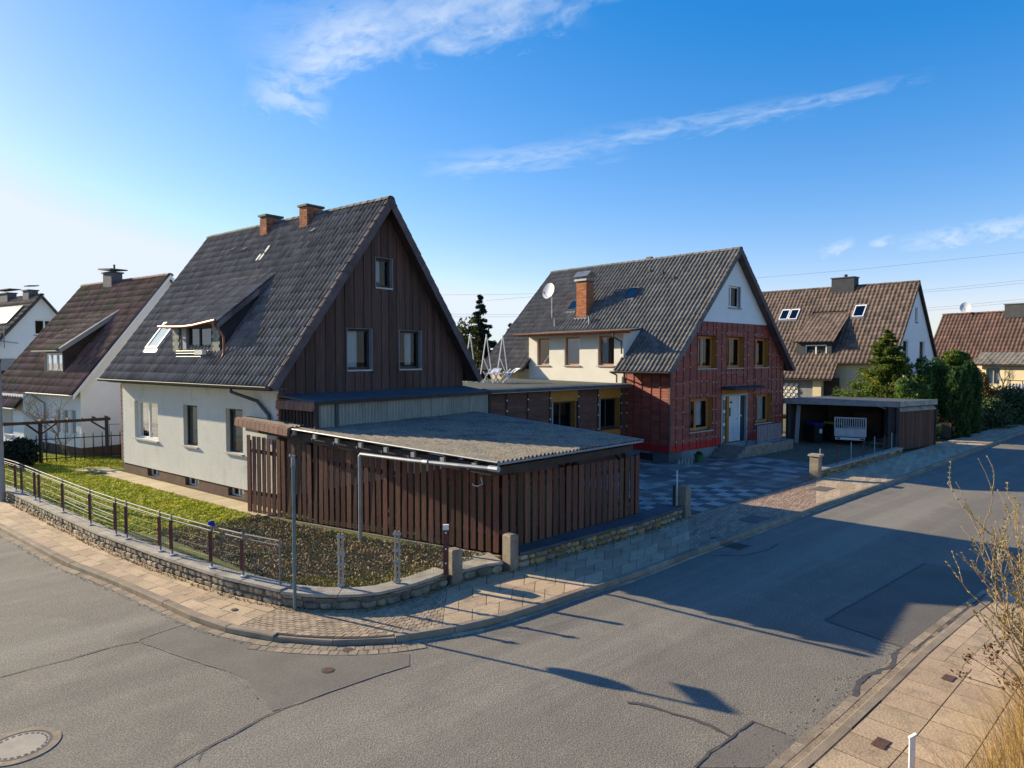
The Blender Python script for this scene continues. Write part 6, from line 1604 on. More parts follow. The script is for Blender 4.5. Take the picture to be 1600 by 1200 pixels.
mb = MB(); mb.hexa([(.0, 1.95, 4.76), (2.8, 1.95, 6.76), (2.8, 1.99, 6.76), (.0, 1.99, 4.76), (.0, 1.95, 5.0), (2.8, 1.95, 7.0), (2.8, 2.05, 7.0), (.0, 2.05, 5.0)]); mb.build('dormer_verge', M_greyfr, hl)
c = box_chimney(hl, 3.65, 4.2, 4.95, 5.85, 7.6, 8.92, M_chim)
mb = MB(); mb.hexa([(3.5, 4.7, 9.06), (4.35, 4.7, 9.06), (4.35, 6.05, 9.12), (3.5, 6.05, 9.12), (3.5, 4.7, 9.12), (4.35, 4.7, 9.12), (4.35, 6.05, 9.20), (3.5, 6.05, 9.20)]); mb.build('chimney_hood', M_zincdk, c)
mb = MB(); mb.tube([(3.92, 5.2, 8.92), (3.92, 5.2, 9.38)], .05, 6); mb.build('flue', M_zincdk, c)
# ---- white house at the far left
hf = thing('far_house', 'white gabled house with solar panels at the left edge, behind the mossy roof', 'house', (-33 - 3.6 * .574, 48 - 3.6 * .82, 0), 55)
gl_h = [(3.15, 4.45, 6.15, 7.25), (.55, 2.1, 2.6, 4.55)]
gable_house(hf, 7.2, 12, 4.15, 8.95, .35, .25, M_render_white, M_tile3, tile=(.33, .40, .05), g_holes=gl_h, verge_m=M_zincdk)
window(hf, TY(0), *gl_h[0], d=.08, fm=M_whitefr, fw=.10, mull=(.5,), sill=M_zincdk, gl=GLdark)
w_ = window(hf, TY(0), *gl_h[1], d=.08, fm=M_whitefr, fw=.08, sill=M_sill, gl=GLdark); MB().tbox(TY(0), .65, 2.0, 3.7, 4.5, .03, .075).build('roller_shutter', M_greyfr, w_)
Sf = (8.95 - 4.15) / 3.95; upf = Vector((3.95, 0, 4.8)).normalized(); nf = Vector((-upf.z, 0, upf.x))
for j in range(2):
    for i in range(7):
        y = 1.6 + i * 1.05 + (.0 if j else -.9); z = 6.55 - j * 1.75 + .3; x = 3.6 - (8.95 - z) / Sf
        if j == 1 and i > 3: continue
        a = Vector((x, y, z)) + nf * .12; P = [a, a + Vector((0, 1.0, 0)), a + Vector((0, 1.0, 0)) + upf * 1.65, a + upf * 1.65]
        MB().hexa([p for p in P] + [p + nf * .04 for p in P]).build('solar_panel', M_solar, hf)
box_chimney(hf, 3.3, 3.9, 5.0, 6.8, 8.3, 9.32, M_chim); box_chimney(hf, 3.3, 3.9, 1.2, 2.2, 8.3, 9.32, M_chim)
mb = MB(); mb.hexa([(3.2, 4.4, 9.58), (4.0, 4.4, 9.58), (4.0, 7.3, 9.60), (3.2, 7.3, 9.60), (3.2, 4.4, 9.64), (4.0, 4.4, 9.64), (4.0, 7.3, 9.66), (3.2, 7.3, 9.66)]); mb.hexa([(3.2, 1.0, 9.58), (3.9, 1.0, 9.66), (3.9, 1.7, 9.66), (3.2, 1.7, 9.58), (3.2, 1.0, 9.66), (3.9, 1.0, 9.72), (3.9, 1.7, 9.72), (3.2, 1.7, 9.66)]); mb.build('chimney_hood', M_zincdk, hf)
mb = MB(); mb.tube([(1.25, -.35, 5.2), (1.25, -.35, 6.7)], .03, 6); mb.tube([(.5, -.35, 5.75), (2.0, -.5, 5.55)], .03, 5)
for i in range(7): mb.tube([(.6 + i * .22, -.65, 5.74 - .03 * i), (.6 + i * .22, -.1, 5.74 - .03 * i)], .014, 4)
mb.build('aerial', M_greyfr, hf)
# ---- brown roofed house right
h3 = thing('brown_roof_house', 'cream house with a broad brown tile roof behind the conifers right of the red house', 'house', (29.5 - 4.65 * .731, 50 - 4.65 * .682, 0), 43)
g3 = [(4.45, 5.0, 7.15, 8.25), (2.0, 3.1, 4.5, 5.8), (5.6, 6.75, 4.4, 5.8)]
gable_house(h3, 9.3, 16, 4.18, 10.1, .35, .2, M_render_warm, M_tile3, gable_m=M_render_white, tile=(.30, .36, .058), g_holes=g3, verge_m=M_tile3,
            skip=lambda c: 4.2 < c.y < 6.7 and -.35 < c.x < 2.9 and 4.5 < c.z < 8.0 and c.x > 0.1 and c.z < 4.6 + (c.x) * 1.2)
for o_ in g3: window(h3, TY(0), *o_, d=.08, fm=M_whitefr, fw=.06, gl=GLdark, sill=M_zincdk)
# lower extension of the roof
up5 = Vector((5.0, 0, 5.92)).normalized()
tile_slope(h3, (-1.35, 16.2, 3.02), (0, -1, 0), up5, 42, 4, 12.7 / 42, .385, .058, M_tile3, 0)
MB().hexa([(-1.33, 3.5, 2.92), (-.2, 3.5, 4.26), (-.2, 16.2, 4.26), (-1.33, 16.2, 2.92), (-1.33, 3.5, 3.0), (-.2, 3.5, 4.34), (-.2, 16.2, 4.34), (-1.33, 16.2, 3.0)]).build('lower_roof', M_beam, h3)
MB().box(-1.0, 0, 4.4, 5.0, 0, 3.1).build('porch_wall', M_render_warm, h3)
sc = MB()
for i in range(14):
    for j in range(6):
        y, z = 6.1 + i * .2, 1.2 + j * .25
        if (i + j) % 2: sc.box(-1.02, -.94, y, y + .17, z, z + .2)
        else: sc.tube([(-1.0, y, z), (-.96, y + .18, z + .22)], .03, 4)
sc.build('breeze_block_screen', M_render_cream, h3, kind='stuff')
MB().box(-.9, -.85, 5.0, 12, .3, 2.9).build('screen_backing', M_plinth_g, h3)
MB().box(-.6, 0, 3.5, 4.35, 0, 3.1).build('porch_recess', M_beam, h3)
gutter_tube(h3, (-1.42, 3.5, 2.98), (-1.42, 16, 2.98), .06, M_zincdk); gutter_tube(h3, (-.42, -.2, 4.15), (-.42, 3.5, 4.15), .06, M_zincdk)
TD3 = TX(.1); d3 = (4.5, 6.1, 4.60, 5.52)
mb = MB(); wall(mb, TD3, 4.15, 6.75, 4.45, 5.72, [d3], depth=.1)
for yy in (4.15, 6.75): mb.poly([(.1, yy, 4.45), (.1, yy, 5.76), (2.95, yy, 8.0)])
mb.build('dormer', M_slatedk, h3)
window(h3, TD3, *d3, d=.05, fm=M_whitefr, fw=.09, mull=(.5,))
u6 = Vector((3.2, 0, 2.27)).normalized()
MB().hexa([(-.15, 3.95, 5.68), (3.05, 3.95, 7.95), (3.05, 6.95, 7.95), (-.15, 6.95, 5.68), (-.15, 3.95, 5.74), (3.05, 3.95, 8.03), (3.05, 6.95, 8.03), (-.15, 6.95, 5.74)]).build('dormer_roof', M_beam, h3)
tile_slope(h3, (-.2, 7.0, 5.73), (0, -1, 0), u6, 10, 10, .31, .41, .05, M_tile3, 0, name='dormer_roof_tile')
S3 = (10.1 - 4.18) / 5.0
on3 = lambda y, z, off=.05: Vector((4.65 - (10.1 - z) / S3, y, z)) + Vector((-up5.z, 0, up5.x)) * off
skylight(h3, on3, 2.85, 3.65, 7.55, 8.45, M_whitefr, GLsky); skylight(h3, on3, 7.85, 8.55, 7.55, 8.4, M_whitefr, GLsky); skylight(h3, on3, 8.62, 9.32, 7.55, 8.4, M_whitefr, GLsky)
c = box_chimney(h3, 4.2, 5.1, 4.2, 5.9, 9.6, 10.75, M_slatedk); mb = MB(); mb.tube([(4.65, 5.0, 10.8), (4.65, 5.0, 11.05)], .14, 8); mb.build('flue', M_zincdk, c)
# ---- house at the right edge
h4 = thing('red_roof_house', 'yellow house with a red-brown tile roof and grey porch roof at the right edge', 'house', (39.2 - 3.6 * .843, 62 - 3.6 * .537, 0), 32.5)
t4 = Matrix.Identity(4)
# ridge runs towards the camera side: build it mirrored along -y
hq = MB(); xr = 3.6; S4 = 1.40
hq.box(.1, 7.1, -18, -.05, 0, 3.9); hq.build('wall', M_render_warm, h4)
MB().poly([(0, 0, 0), (7.2, 0, 0), (7.2, 0, 3.6), (3.6, 0, 8.3), (0, 0, 3.6)]).build('gable_wall', M_render_white, h4)
u7 = Vector((1, 0, S4)).normalized(); zr = 8.4; ze = zr - S4 * 3.9; L7 = math.hypot(3.9, S4 * 3.9)
tile_slope(h4, (-.3, .15, ze), (0, -1, 0), u7, 48, 17, .30, L7 / 17, .075, M_tile4, 0)
rf = MB(); rf.hexa([(-.3, -16, ze - .12), (3.6, -16, zr - .12), (3.6, .15, zr - .12), (-.3, .15, ze - .12), (-.3, -16, ze), (3.6, -16, zr), (3.6, .15, zr), (-.3, .15, ze)]); rf.hexa([(7.5, -16, ze - .12), (3.6, -16, zr - .12), (3.6, .15, zr - .12), (7.5, .15, ze - .12), (7.5, -16, ze), (3.6, -16, zr), (3.6, .15, zr), (7.5, .15, ze)]); rf.build('roof', M_beam, h4)
ridge_tiles(h4, (3.6, -15, zr + .02), (3.6, .15, zr + .02), .14, .4, M_tile4)
mb = MB(); mb.hexa([(-.3, .16, ze - .15), (3.6, .16, zr - .15), (3.6, .2, zr - .15), (-.3, .2, ze - .15), (-.3, .16, ze + .05), (3.6, .16, zr + .07), (3.6, .2, zr + .07), (-.3, .2, ze + .05)]); mb.build('bargeboard', M_greyfr, h4)
u8 = Vector((1.6, 0, .85)).normalized()
tile_slope(h4, (-1.0, -4.3, 4.02), (0, -1, 0), u8, 34, 5, .33, .40, .05, M_tile2, 0, name='porch_roof_tile')
MB().hexa([(-1.0, -15.5, 3.90), (1.0, -15.5, 4.98), (1.0, -4.3, 4.98), (-1.0, -4.3, 3.90), (-1.0, -15.5, 3.98), (1.0, -15.5, 5.06), (1.0, -4.3, 5.06), (-1.0, -4.3, 3.98)]).build('porch_roof', M_beam, h4)
pw = [(-6.2, -5.2, 2.4, 3.72)]
mb = MB(); wall(mb, TX(-.62), -15, -4.9, 0, 4.0, pw); mb.quad((-.62, -4.9, 0), (.1, -4.9, 0), (.1, -4.9, 4.3), (-.62, -4.9, 4.0)); mb.build('porch_wall', M_render_warm, h4)
window(h4, TX(-.62), *pw[0], d=.1, fm=M_greyfr, fw=.08, mull=(.5,), curtain=[(.1, .4, .1), (.6, .9, .1)])
gutter_tube(h4, (-1.07, -15, 3.98), (-1.07, -4.3, 3.98), .06, M_zincdk)
box_chimney(h4, 3.1, 4.1, -6.6, -4.9, 7.9, 9.0, M_slatedk)
dish(h4, (3.6, -1.6, 8.3), (3.3, -1.8, 8.95), (-.9, -.3, .2), .42)
h5 = thing('distant_house', 'distant brown roof seen between the brown and the red-brown roofs', 'house', (43.5, 76, 0), 40)
gable_house(h5, 8, 12, 4.2, 8.2, .3, .2, M_render_cream, M_tile3, tile=(.45, .5, .06))
# garden terrace of that house, with railing and bench
tz = 1.55; tpz = [(33.0, 49.0), (36.2, 45.8), (48, 52), (48, 70), (33, 60)]
sheet('terrace', tpz, tz, M_turf, kind='structure')
mb = MB(); mb.prism([(33.0, 49.0), (36.2, 45.8), (36.35, 46.0), (33.15, 49.15)], 0, 1.6); mb.prism([(36.2, 45.8), (48, 52), (48, 52.2), (36.3, 46.05)], 0, 1.6)
tag(mb.build('terrace_wall', M_plinth_g, None), 'grey retaining wall of the raised garden at the right edge', 'wall')
def atz(px, py, d): 
    x = (px - 800) / F_ * d; return Vector((x, d, CAM_H - (py - 558) / F_ * d))
rl = thing('garden_railing', 'thin metal railing on the terrace in front of the yellow house', 'railing', atz(1560, 612, 52), 0)
q = atz(1640, 614, 48) - atz(1560, 612, 52)
for z in (.45, .9):
    mb = MB(); mb.tube([(0, 0, z), (q.x, q.y, z)], .025, 5); mb.build('rail', M_black, rl)
for i in range(5):
    mb = MB(); mb.tube([(q.x * i / 4, q.y * i / 4, -.1), (q.x * i / 4, q.y * i / 4, .9)], .025, 5); mb.build('post', M_black, rl)
bn = thing('garden_bench', 'white slatted garden bench on the terrace at the right edge', 'bench', atz(1578, 617, 50), -58)
for i in range(9): MB().box(i * .2, i * .2 + .1, -.02, .02, .1, .85).build('back_slat', M_whitefr, bn)
MB().box(0, 1.75, -.5, -.05, .40, .45).build('seat', M_whitefr, bn)
for x in (0, 1.7): MB().box(x, x + .06, -.5, 0, -.1, .42).build('leg', M_whitefr, bn)

# ================================================================== TREES AND PLANTS
def conifer(name, label, p, h, r, m, n, size, droop=.5, lo=.04, gaps=.0, tipbare=.0, shape=1.0, group=None, layers=16):
    t = thing(name, label, 'tree', (p[0], p[1], p[2] if len(p) > 2 else 0), 0, group)
    mb = MB(); mb.tube([(0, 0, -.1), (0, 0, h * .5), (0, 0, h * .97)], [r * .09 + .05, r * .05 + .03, .012], 7); tk = mb.build('trunk', M_bark, t)
    C = []; D = []; bm_ = MB()
    nb = layers * 9; per = max(8, n // nb)
    for i in range(nb):
        f = lo + (1 - lo) * (i / nb) + random.uniform(-.015, .015); f = min(.985, max(lo, f))
        L = r * ((1 - f) ** shape) * random.uniform(.72, 1.15) + .05; a = random.uniform(0, 2 * math.pi)
        if random.random() < gaps: L *= random.uniform(.3, .65)
        ca, sa = math.cos(a), math.sin(a)
        if i % 3 == 0: bm_.tube([(0, 0, h * f), (ca * L * .8, sa * L * .8, h * f - L * .8 * droop * .35)], [.02, .006], 4, cap=False)
        q = rng.uniform(.12, 1, per) ** .7; w_ = (1 - q * .75) * L * .30
        x = L * q; off = rng.normal(size=per) * w_; z = h * f - droop * L * q ** 1.4 * .5 + (q ** 3) * L * .12 + rng.normal(size=per) * L * .05
        C.append(np.c_[ca * x - sa * off, sa * x + ca * off, z]); D.append(np.c_[np.full(per, ca) * 1.3, np.full(per, sa) * 1.3, np.full(per, -.25)])
    C = np.concatenate(C); D = np.concatenate(D)
    link('branches', bm_.mesh('branches', M_bark), t)
    link('crown', leaves(C, size, m, 'crown', .38, D, .75), t)
    return t
def bushy(name, label, p, rx, ry, h, m, n, size, cat='bush', z0=.0, lumps=14, trunk=True, flat=.0, group=None, box=False, lump_r=.42):
    t = thing(name, label, cat, p, 0, group); Cs = []; Ds = []
    if trunk:
        mb = MB()
        for k in range(4):
            a = random.uniform(0, 6.28); mb.tube([(0, 0, -.1), (.2 * rx * math.cos(a), .2 * ry * math.sin(a), h * .4), (.45 * rx * math.cos(a), .45 * ry * math.sin(a), h * .75)], [.05, .035, .012], 5)
        mb.build('trunk', M_bark, t)
    for k in range(lumps):
        if box: c = np.array((random.uniform(-1, 1) * rx, random.uniform(-1, 1) * ry, random.uniform(.1, .92) * h))
        else:
            a = random.uniform(0, 6.28); q = math.sqrt(random.random()); f = random.uniform(.15, .9); s = math.sin(math.pi * min(1, .25 + f * .72)) ** .6
            c = np.array((rx * q * math.cos(a) * s * .75, ry * q * math.sin(a) * s * .75, h * f))
        k_ = n // lumps; v = rng.normal(size=(k_, 3)); v /= np.linalg.norm(v, axis=1, keepdims=True); rad = lump_r * rng.uniform(.65, 1.08, (k_, 1)) * random.uniform(.7, 1.25)
        sc_ = np.array((min(rx, ry * 1.5), min(ry, rx * 1.5), h * .5)); P_ = c + v * rad * sc_
        P_[:, 2] = np.abs(P_[:, 2]) + z0; Cs.append(P_); Ds.append(v * .6)
    C = np.concatenate(Cs); link('crown', leaves(C, size, m, 'crown', .5, np.concatenate(Ds), .8), t)
    return t
def column_tree(name, label, p, r, h, m, n, size):
    t = thing(name, label, 'tree', p, 0); mb = MB(); mb.tube([(0, 0, -.1), (0, 0, h * .9)], [.07, .01], 6); mb.build('trunk', M_bark, t)
    f = rng.uniform(0, 1, n); a = rng.uniform(0, 2 * np.pi, n); prof = r * np.minimum(1, (1.02 - f) * 5) ** .6 * (1 + .10 * np.sin(a * 5 + f * 9) + .08 * np.sin(a * 9 - f * 23)) * rng.uniform(.78, 1.04, n)
    C = np.c_[prof * np.cos(a), prof * np.sin(a), f * h + .03]; D = np.c_[np.cos(a) * .5, np.sin(a) * .5, np.full(n, 1.0)]
    link('crown', leaves(C, size, m, 'crown', .42, D, .5), t); return t
def bare_tree(name, label, p, h, spread, m, depth=4, r0=.035, cat='tree', kids=3, lean=(0, 0), seed=1, parts_first='trunk', buds=None, bud_n=1, up=.35):
    rs = random.Random(seed); t = thing(name, label, cat, p, 0); trunk = MB(); br = MB(); bd = MB()
    def grow(q, d, L, r, lev):
        pts = [q]; rr = [r]; dd = d.copy()
        for k in range(4):
            dd = (dd + Vector((rs.gauss(0, .12), rs.gauss(0, .12), rs.gauss(0, .06) + .03))).normalized(); pts.append(pts[-1] + dd * (L / 4)); rr.append(r * (1 - .14 * (k + 1)))
        (trunk if lev == 0 else br).tube(pts, rr, 6 if lev < 2 else 4, cap=lev < 2)
        if lev >= depth:
            if buds:
                for k in range(bud_n):
                    b = pts[-1 - (k % 4)]; o_ = Vector((rs.gauss(0, 1), rs.gauss(0, 1), rs.gauss(0, 1))).normalized() * r * 1.5
                    bd.tube([b + o_ * .2, b + o_ * .6 + dd * .012, b + o_ * .7 + dd * .028], [r * 1.3, r * 1.7, r * .5], 5)
            return
        n = kids + (1 if rs.random() < .4 else 0)
        for k in range(n):
            f = rs.uniform(.35, 1.0); i = min(3, int(f * 4)); b = pts[i].lerp(pts[i + 1], f * 4 - i) if i < 4 else pts[-1]
            a = rs.uniform(0, 6.28); e = Vector((math.cos(a), math.sin(a), up)) * spread; nd = (dd + e).normalized()
            grow(b, nd, L * rs.uniform(.55, .85), max(r * .58, .0022), lev + 1)
    grow(Vector((0, 0, -.03)), Vector((lean[0], lean[1], 1)).normalized(), h * .42, r0, 0)
    trunk.build('trunk', m, t); br.build('branches', m, t)
    if buds and bd.f: bd.build('buds', buds, t, kind='stuff')
    return t

conifer('spruce_tree', 'tall dark spruce standing behind the link building between the two big roofs', (-2.1, 45, 0), 8.75, 3.3, M_spruce, 24000, .14, droop=.6, gaps=.15, lo=.06, shape=1.05)
conifer('spruce_tree', 'small dark conifer cut by the left roof edge of the red house', (-.1, 47, 0), 6.9, 1.8, M_spruce, 6000, .16, droop=.5, gaps=.2)
conifer('spruce_tree', 'dark conifer tip right beside the roof edge of the red house, behind the poles', (1.5, 50, 0), 7.6, 2.3, M_spruce, 6000, .17, droop=.5, gaps=.2)
bushy('yellow_shrub', 'yellow-green shrub at the left foot of the dark spruce', (-2.95, 42.5, 0), 1.2, 1.2, 6.7, M_yshrub, 6000, .11, cat='shrub', lumps=26)
bare_tree('bare_tree', 'bare thin tree showing over the right roof edge of the dark gable', (-5.2, 46, 0), 6.4, .8, M_bark, depth=4, r0=.10, seed=4)
bare_tree('bare_tree', 'bare tree far behind the white house at the left', (-33, 66, 0), 9.4, .9, M_bark, depth=4, r0=.16, seed=9)
conifer('golden_conifer', 'broad gold-tipped conifer behind the shed carport', (22.6, 41.2, 0), 6.3, 4.1, M_gold, 52000, .095, droop=.22, gaps=.45, lo=.02, shape=.95, layers=26)
conifer('golden_conifer', 'small bright golden conifer in front of the broad one, right above the carport roof', (22.0, 39.2, 0), 3.6, .85, M_yshrub, 4500, .10, droop=.2, gaps=.2, shape=.8)
bushy('laurel_shrub', 'large glossy-leaved shrub between the golden conifer and the clipped columns', (24.6, 40.2, 0), 1.35, 1.35, 4.55, M_laurel, 12000, .11, cat='shrub', lumps=34, lump_r=.34)
bushy('laurel_shrub', 'green shrub growing up to the shed wall below the golden conifer', (22.6, 38.4, 0), 1.2, 1.0, 3.4, M_laurel, 6000, .11, cat='shrub', lumps=20, lump_r=.34)
bare_tree('bare_tree', 'bare greyish shrub showing against the white gable behind the conifers', (26.5, 44.5, 0), 5.2, .9, M_twig, depth=4, r0=.05, seed=12)
column_tree('clipped_column', 'left of two clipped dark evergreen columns beside the pavement', (25.35, 38.9, 0), .68, 4.0, M_thuja, 9000, .10)
column_tree('clipped_column', 'right of two clipped dark evergreen columns beside the pavement', (27.3, 40.9, 0), .66, 4.3, M_thuja, 9000, .10)
bushy('golden_conifer', 'yellow-green feathery top growing over the clipped columns', (27.0, 41.8, 2.6), 1.3, .9, 2.3, M_gold, 5000, .12, cat='shrub', lumps=16, trunk=False)
bushy('orange_shrub', 'orange-brown shrub in front of the yellow house wall', (30.6, 44.6, .2), 1.15, 1.0, 3.2, M_orange, 6000, .10, cat='shrub', lumps=24)
bare_tree('bare_tree', 'small bare tree in front of the yellow wall at the right edge', (35.9, 49.8, 1.5), 3.2, .8, M_twig, depth=4, r0=.06, seed=21)
bushy('round_hedge', 'left rounded dark clipped shrub above the roadside hedge', (30.3, 43.6, 0), 1.5, 1.2, 1.85, M_hedge, 8000, .09, cat='hedge', lumps=26, lump_r=.5)
bushy('round_hedge', 'right rounded dark clipped shrub above the roadside hedge', (34.2, 46.4, 0), 2.3, 1.4, 2.35, M_hedge, 11000, .09, cat='hedge', lumps=34, lump_r=.45)
hd = np.array((.735, .678))
def hedge(label, a, L, w_, h, m, n, size=.09):
    t = thing('roadside_hedge', label, 'hedge', (a[0], a[1], 0), 0)
    P_ = np.c_[rng.uniform(0, L, n), rng.uniform(-w_ / 2, w_ / 2, n), rng.uniform(0, h, n)]
    face = rng.integers(0, 3, n); P_[face == 0, 1] = -w_ / 2 + rng.normal(size=(face == 0).sum()) * .05; P_[face == 1, 2] = h + rng.normal(size=(face == 1).sum()) * .06
    P_[:, 2] += .08 * np.sin(P_[:, 0] * 3.1); P_[:, 2] = np.maximum(P_[:, 2], .02)
    C = np.c_[P_[:, 0] * hd[0] - P_[:, 1] * hd[1], P_[:, 0] * hd[1] + P_[:, 1] * hd[0], P_[:, 2]]
    mb = MB(); o_ = [(-.0, -w_ / 2 + .1), (L, -w_ / 2 + .1), (L, w_ / 2 - .1), (0, w_ / 2 - .1)]
    mb.prism([(x * hd[0] - y * hd[1], x * hd[1] + y * hd[0]) for x, y in o_], 0, h - .1); mb.build('twigs', M_bark, t)
    link('crown', leaves(C, size, m, 'crown', .5), t); return t
hb = np.array(wall2[-1])
hedge('sparse low brown-green hedge right after the slatted shed', hb + hd * 4.2 + np.array((-.5, .5)), 3.6, .8, 1.0, M_orange, 3000)
hedge('clipped grey-green roadside hedge leading to the right edge', hb + hd * 8.0 + np.array((-.5, .5)), 5.2, .9, 1.35, M_hedge, 6000)
hedge('roadside hedge running out of the picture on the right', hb + hd * 13.4 + np.array((-.5, .6)), 9, .9, 1.3, M_hedge, 6000)
bushy('small_shrub', 'small grey-green shrub at the right foot of the slatted shed', (22.6, 36.6, 0), .45, .4, 1.0, M_hedge, 1500, .07, cat='shrub', lumps=8, trunk=False)
for (x, y) in ((-55, 95), (-40, 100), (-22, 92), (5, 105), (60, 110), (85, 105)):
    pass
# far wooded edge
n_ = 9000; xx = rng.uniform(-160, 190, n_); C = np.c_[xx, 150 + rng.normal(size=n_) * 6, np.abs(rng.normal(size=n_)) * 1.6 + (2.2 + 1.2 * np.sin(xx * .13) + .8 * np.sin(xx * .31))]
link('far_treeline', leaves(C, .9, M_hedge, 'far_treeline', .6), None, kind='stuff')

# ---- front garden on the left: pergola, railings, bush, bare tree, screen
pg = thing('pergola', 'dark timber pergola beam on posts with braces in the left front garden', 'pergola', (-18.97, 27.36, .3), 0)
pa, pb, pc = Vector((-1.9, -.3, 0)), Vector((0, 0, 0)), Vector((1.75, 1.55, 0))
for q in (pa, pb, pc): MB().box(q.x - .05, q.x + .05, q.y - .05, q.y + .05, -.05, 1.62).build('post', M_beam, pg)
beam(pg, pb + Vector((-.9, -.85, 1.68)), pc + Vector((.1, .1, 1.68)), .09, .12); beam(pg, pa + Vector((-.6, -.1, 1.66)), pb + Vector((-.0, -.0, 1.66)), .09, .11)
for a, b in ((pb + Vector((0, 0, 1.2)), pb + Vector((.42, .38, 1.62))), (pb + Vector((0, 0, 1.2)), pb + Vector((-.42, -.2, 1.62))), (pc + Vector((0, 0, 1.2)), pc + Vector((-.42, -.38, 1.62)))): beam(pg, a, b, .06, .07, name='brace')
for i in range(6):
    q = pb.lerp(pc, i / 5.0); beam(pg, q + Vector((-.18, .2, 1.77)), q + Vector((.18, -.2, 1.77)), .05, .07, M_bark, 'cross_batten')
rf_ = thing('picket_railing', 'dark upright bar railing between the two left front gardens', 'fence', (-20.6, 26.6, .3), 0)
q = Vector((4.3, 3.0, 0)); nb = 17
for i in range(nb):
    p = q * (i / (nb - 1)); MB().hexa([(p.x - .018, p.y - .018, -.05), (p.x + .018, p.y - .018, -.05), (p.x + .018, p.y + .018, -.05), (p.x - .018, p.y + .018, -.05), (p.x - .018, p.y - .018, 1.05), (p.x + .018, p.y - .018, 1.05), (p.x + .004, p.y + .004, 1.15), (p.x - .004, p.y - .004, 1.15)]).build('bar', M_black, rf_)
for z in (.15, .95): beam(rf_, (0, 0, z), (q.x, q.y, z), .03, .04, M_black, 'rail')
bushy('dark_bush', 'dark dense evergreen bush behind the railing in the left front garden', (-19.3, 26.6, .3), .85, .8, 1.05, M_bush, 7000, .06, lumps=24, lump_r=.5)
bare_tree('small_bare_tree', 'small bare fruit tree on the lawn in front of the pergola', G(100, 709, .3), 3.1, 1.0, M_twig, depth=4, r0=.05, seed=33, up=.2)
bare_tree('bare_shrub', 'low bare shrub behind the pergola post on the left', (-18.3, 28.2, .3), 1.7, 1.0, M_twig, depth=3, r0=.02, seed=35, cat='shrub', kids=4)
wp = thing('wooden_screen', 'red-brown board screen between the neighbour and the corner house', 'screen', (-16.25, 28.6, .3), 30)
for i in range(4): MB().box(i * .16, i * .16 + .15, -.02, .02, 0, 1.75 + .03 * (i % 2)).build('board', M_redwood, wp)
MB().box(-.1, -.02, -.04, .04, -.05, 1.85).build('post', M_sill, wp)
dg = thing('wire_gate', 'thin black wire gate between the two houses at the left', 'gate', (-17.1, 28.9, .3), 20)
for x in (0, .45, .5, .95): 
    mb = MB(); mb.tube([(x, 0, 0), (x, 0, 1.45)], .010, 5); mb.build('bar', M_black, dg)
for z in (.05, 1.45):
    mb = MB(); mb.tube([(0, 0, z), (.95, 0, z)], .010, 5); mb.build('rail', M_black, dg)

# ================================================================== POLES, SIGN, WIRES
sp = G(461, 953, .1)
sg = thing('sign_post', 'grey-green street sign post on the corner pavement, its plates seen edge on', 'sign post', (sp.x, sp.y, .07), 0)
sp_h = 2.80
mb = MB(); mb.tube([(0, 0, 0), (0, 0, .9), (0, 0, 2.62)], .031, 10); mb.build('pole', M_polegreen, sg)
mb = MB(); mb.tube([(0, 0, 2.62), (0, 0, sp_h)], .036, 10); mb.build('cap', M_polegrey, sg)
mb = MB(); mb.tube([(0, 0, 2.58), (0, 0, 2.63)], .043, 10); mb.build('collar', M_polegreen, sg)
e_ = Vector((sp.x, sp.y, 0)).normalized(); s_ = Vector((e_.y, -e_.x, 0))
def plate(pts, name, th=.003):
    A = [e_ * a + Vector((0, 0, z)) - s_ * th / 2 for a, z in pts]; B = [p + s_ * th for p in A]; n = len(A); mb = MB(); mb.v = [tuple(p) for p in A + B]
    mb.f = [tuple(range(n)), tuple(range(2 * n - 1, n - 1, -1))] + [(i, i + n, (i + 1) % n + n, (i + 1) % n) for i in range(n)]
    return mb.build(name, M_metal, sg)
plate([(.04, 2.62), (.68, 2.62), (.68, 2.84), (.04, 2.84)], 'sign_plate')
plate([(.09 + .22 * math.cos(t), 2.06 + .26 * math.sin(t)) for t in np.linspace(0, 2 * math.pi, 20, endpoint=False)], 'round_plate')
mb = MB(); mb.tube([e_ * .05 + Vector((0, 0, 2.66)) + s_ * .035, e_ * .05 + Vector((0, 0, 2.66)) - s_ * .035], .018, 6); mb.tube([e_ * .02 + Vector((0, 0, 2.78)) - s_ * .06, e_ * .02 + Vector((0, 0, 2.82)) - s_ * .05], .014, 6); mb.build('bracket', M_metal, sg)
lp = G(4, 783, .1)
ls = thing('lamp_post', 'grey lamp post on the pavement at the left edge', 'lamp post', (lp.x, lp.y, .07), 0)
mb = MB(); mb.tube([(0, 0, 0), (0, 0, 1.2), (0, 0, 1.22), (0, 0, 4.4)], [.085, .085, .07, .062], 12); mb.build('pole', M_polegrey, ls)
mb = MB(); mb.tube([(0, 0, 4.37), (0, 0, 4.47)], [.075, .07], 10); mb.build('cap', M_zincdk, ls)
st_ = thing('marker_post', 'white plastic marker post with a slanted top beside the dry grass', 'post', G(1424, 1215, .09), -10)
MB().hexa([(-.028, -.014, 0), (.028, -.014, 0), (.028, .014, 0), (-.028, .014, 0), (-.028, -.014, .42), (.028, -.014, .46), (.028, .014, .46), (-.028, .014, .42)]).build('post', M_white, st_)
MB().hexa([(-.035, -.02, .42), (.035, -.02, .47), (.035, .02, .47), (-.035, .02, .42), (-.035, -.02, .44), (.035, -.02, .49), (.035, .02, .49), (-.035, .02, .44)]).build('cap', M_white, st_)
def far_pt(px, py, d):
    u = (600 - py) / F_; r = (px - 800) / F_; v = Vector((r, _c + u * _s, -_s + u * _c)); return Vector((0, 0, CAM_H)) + v * (d / v.y)
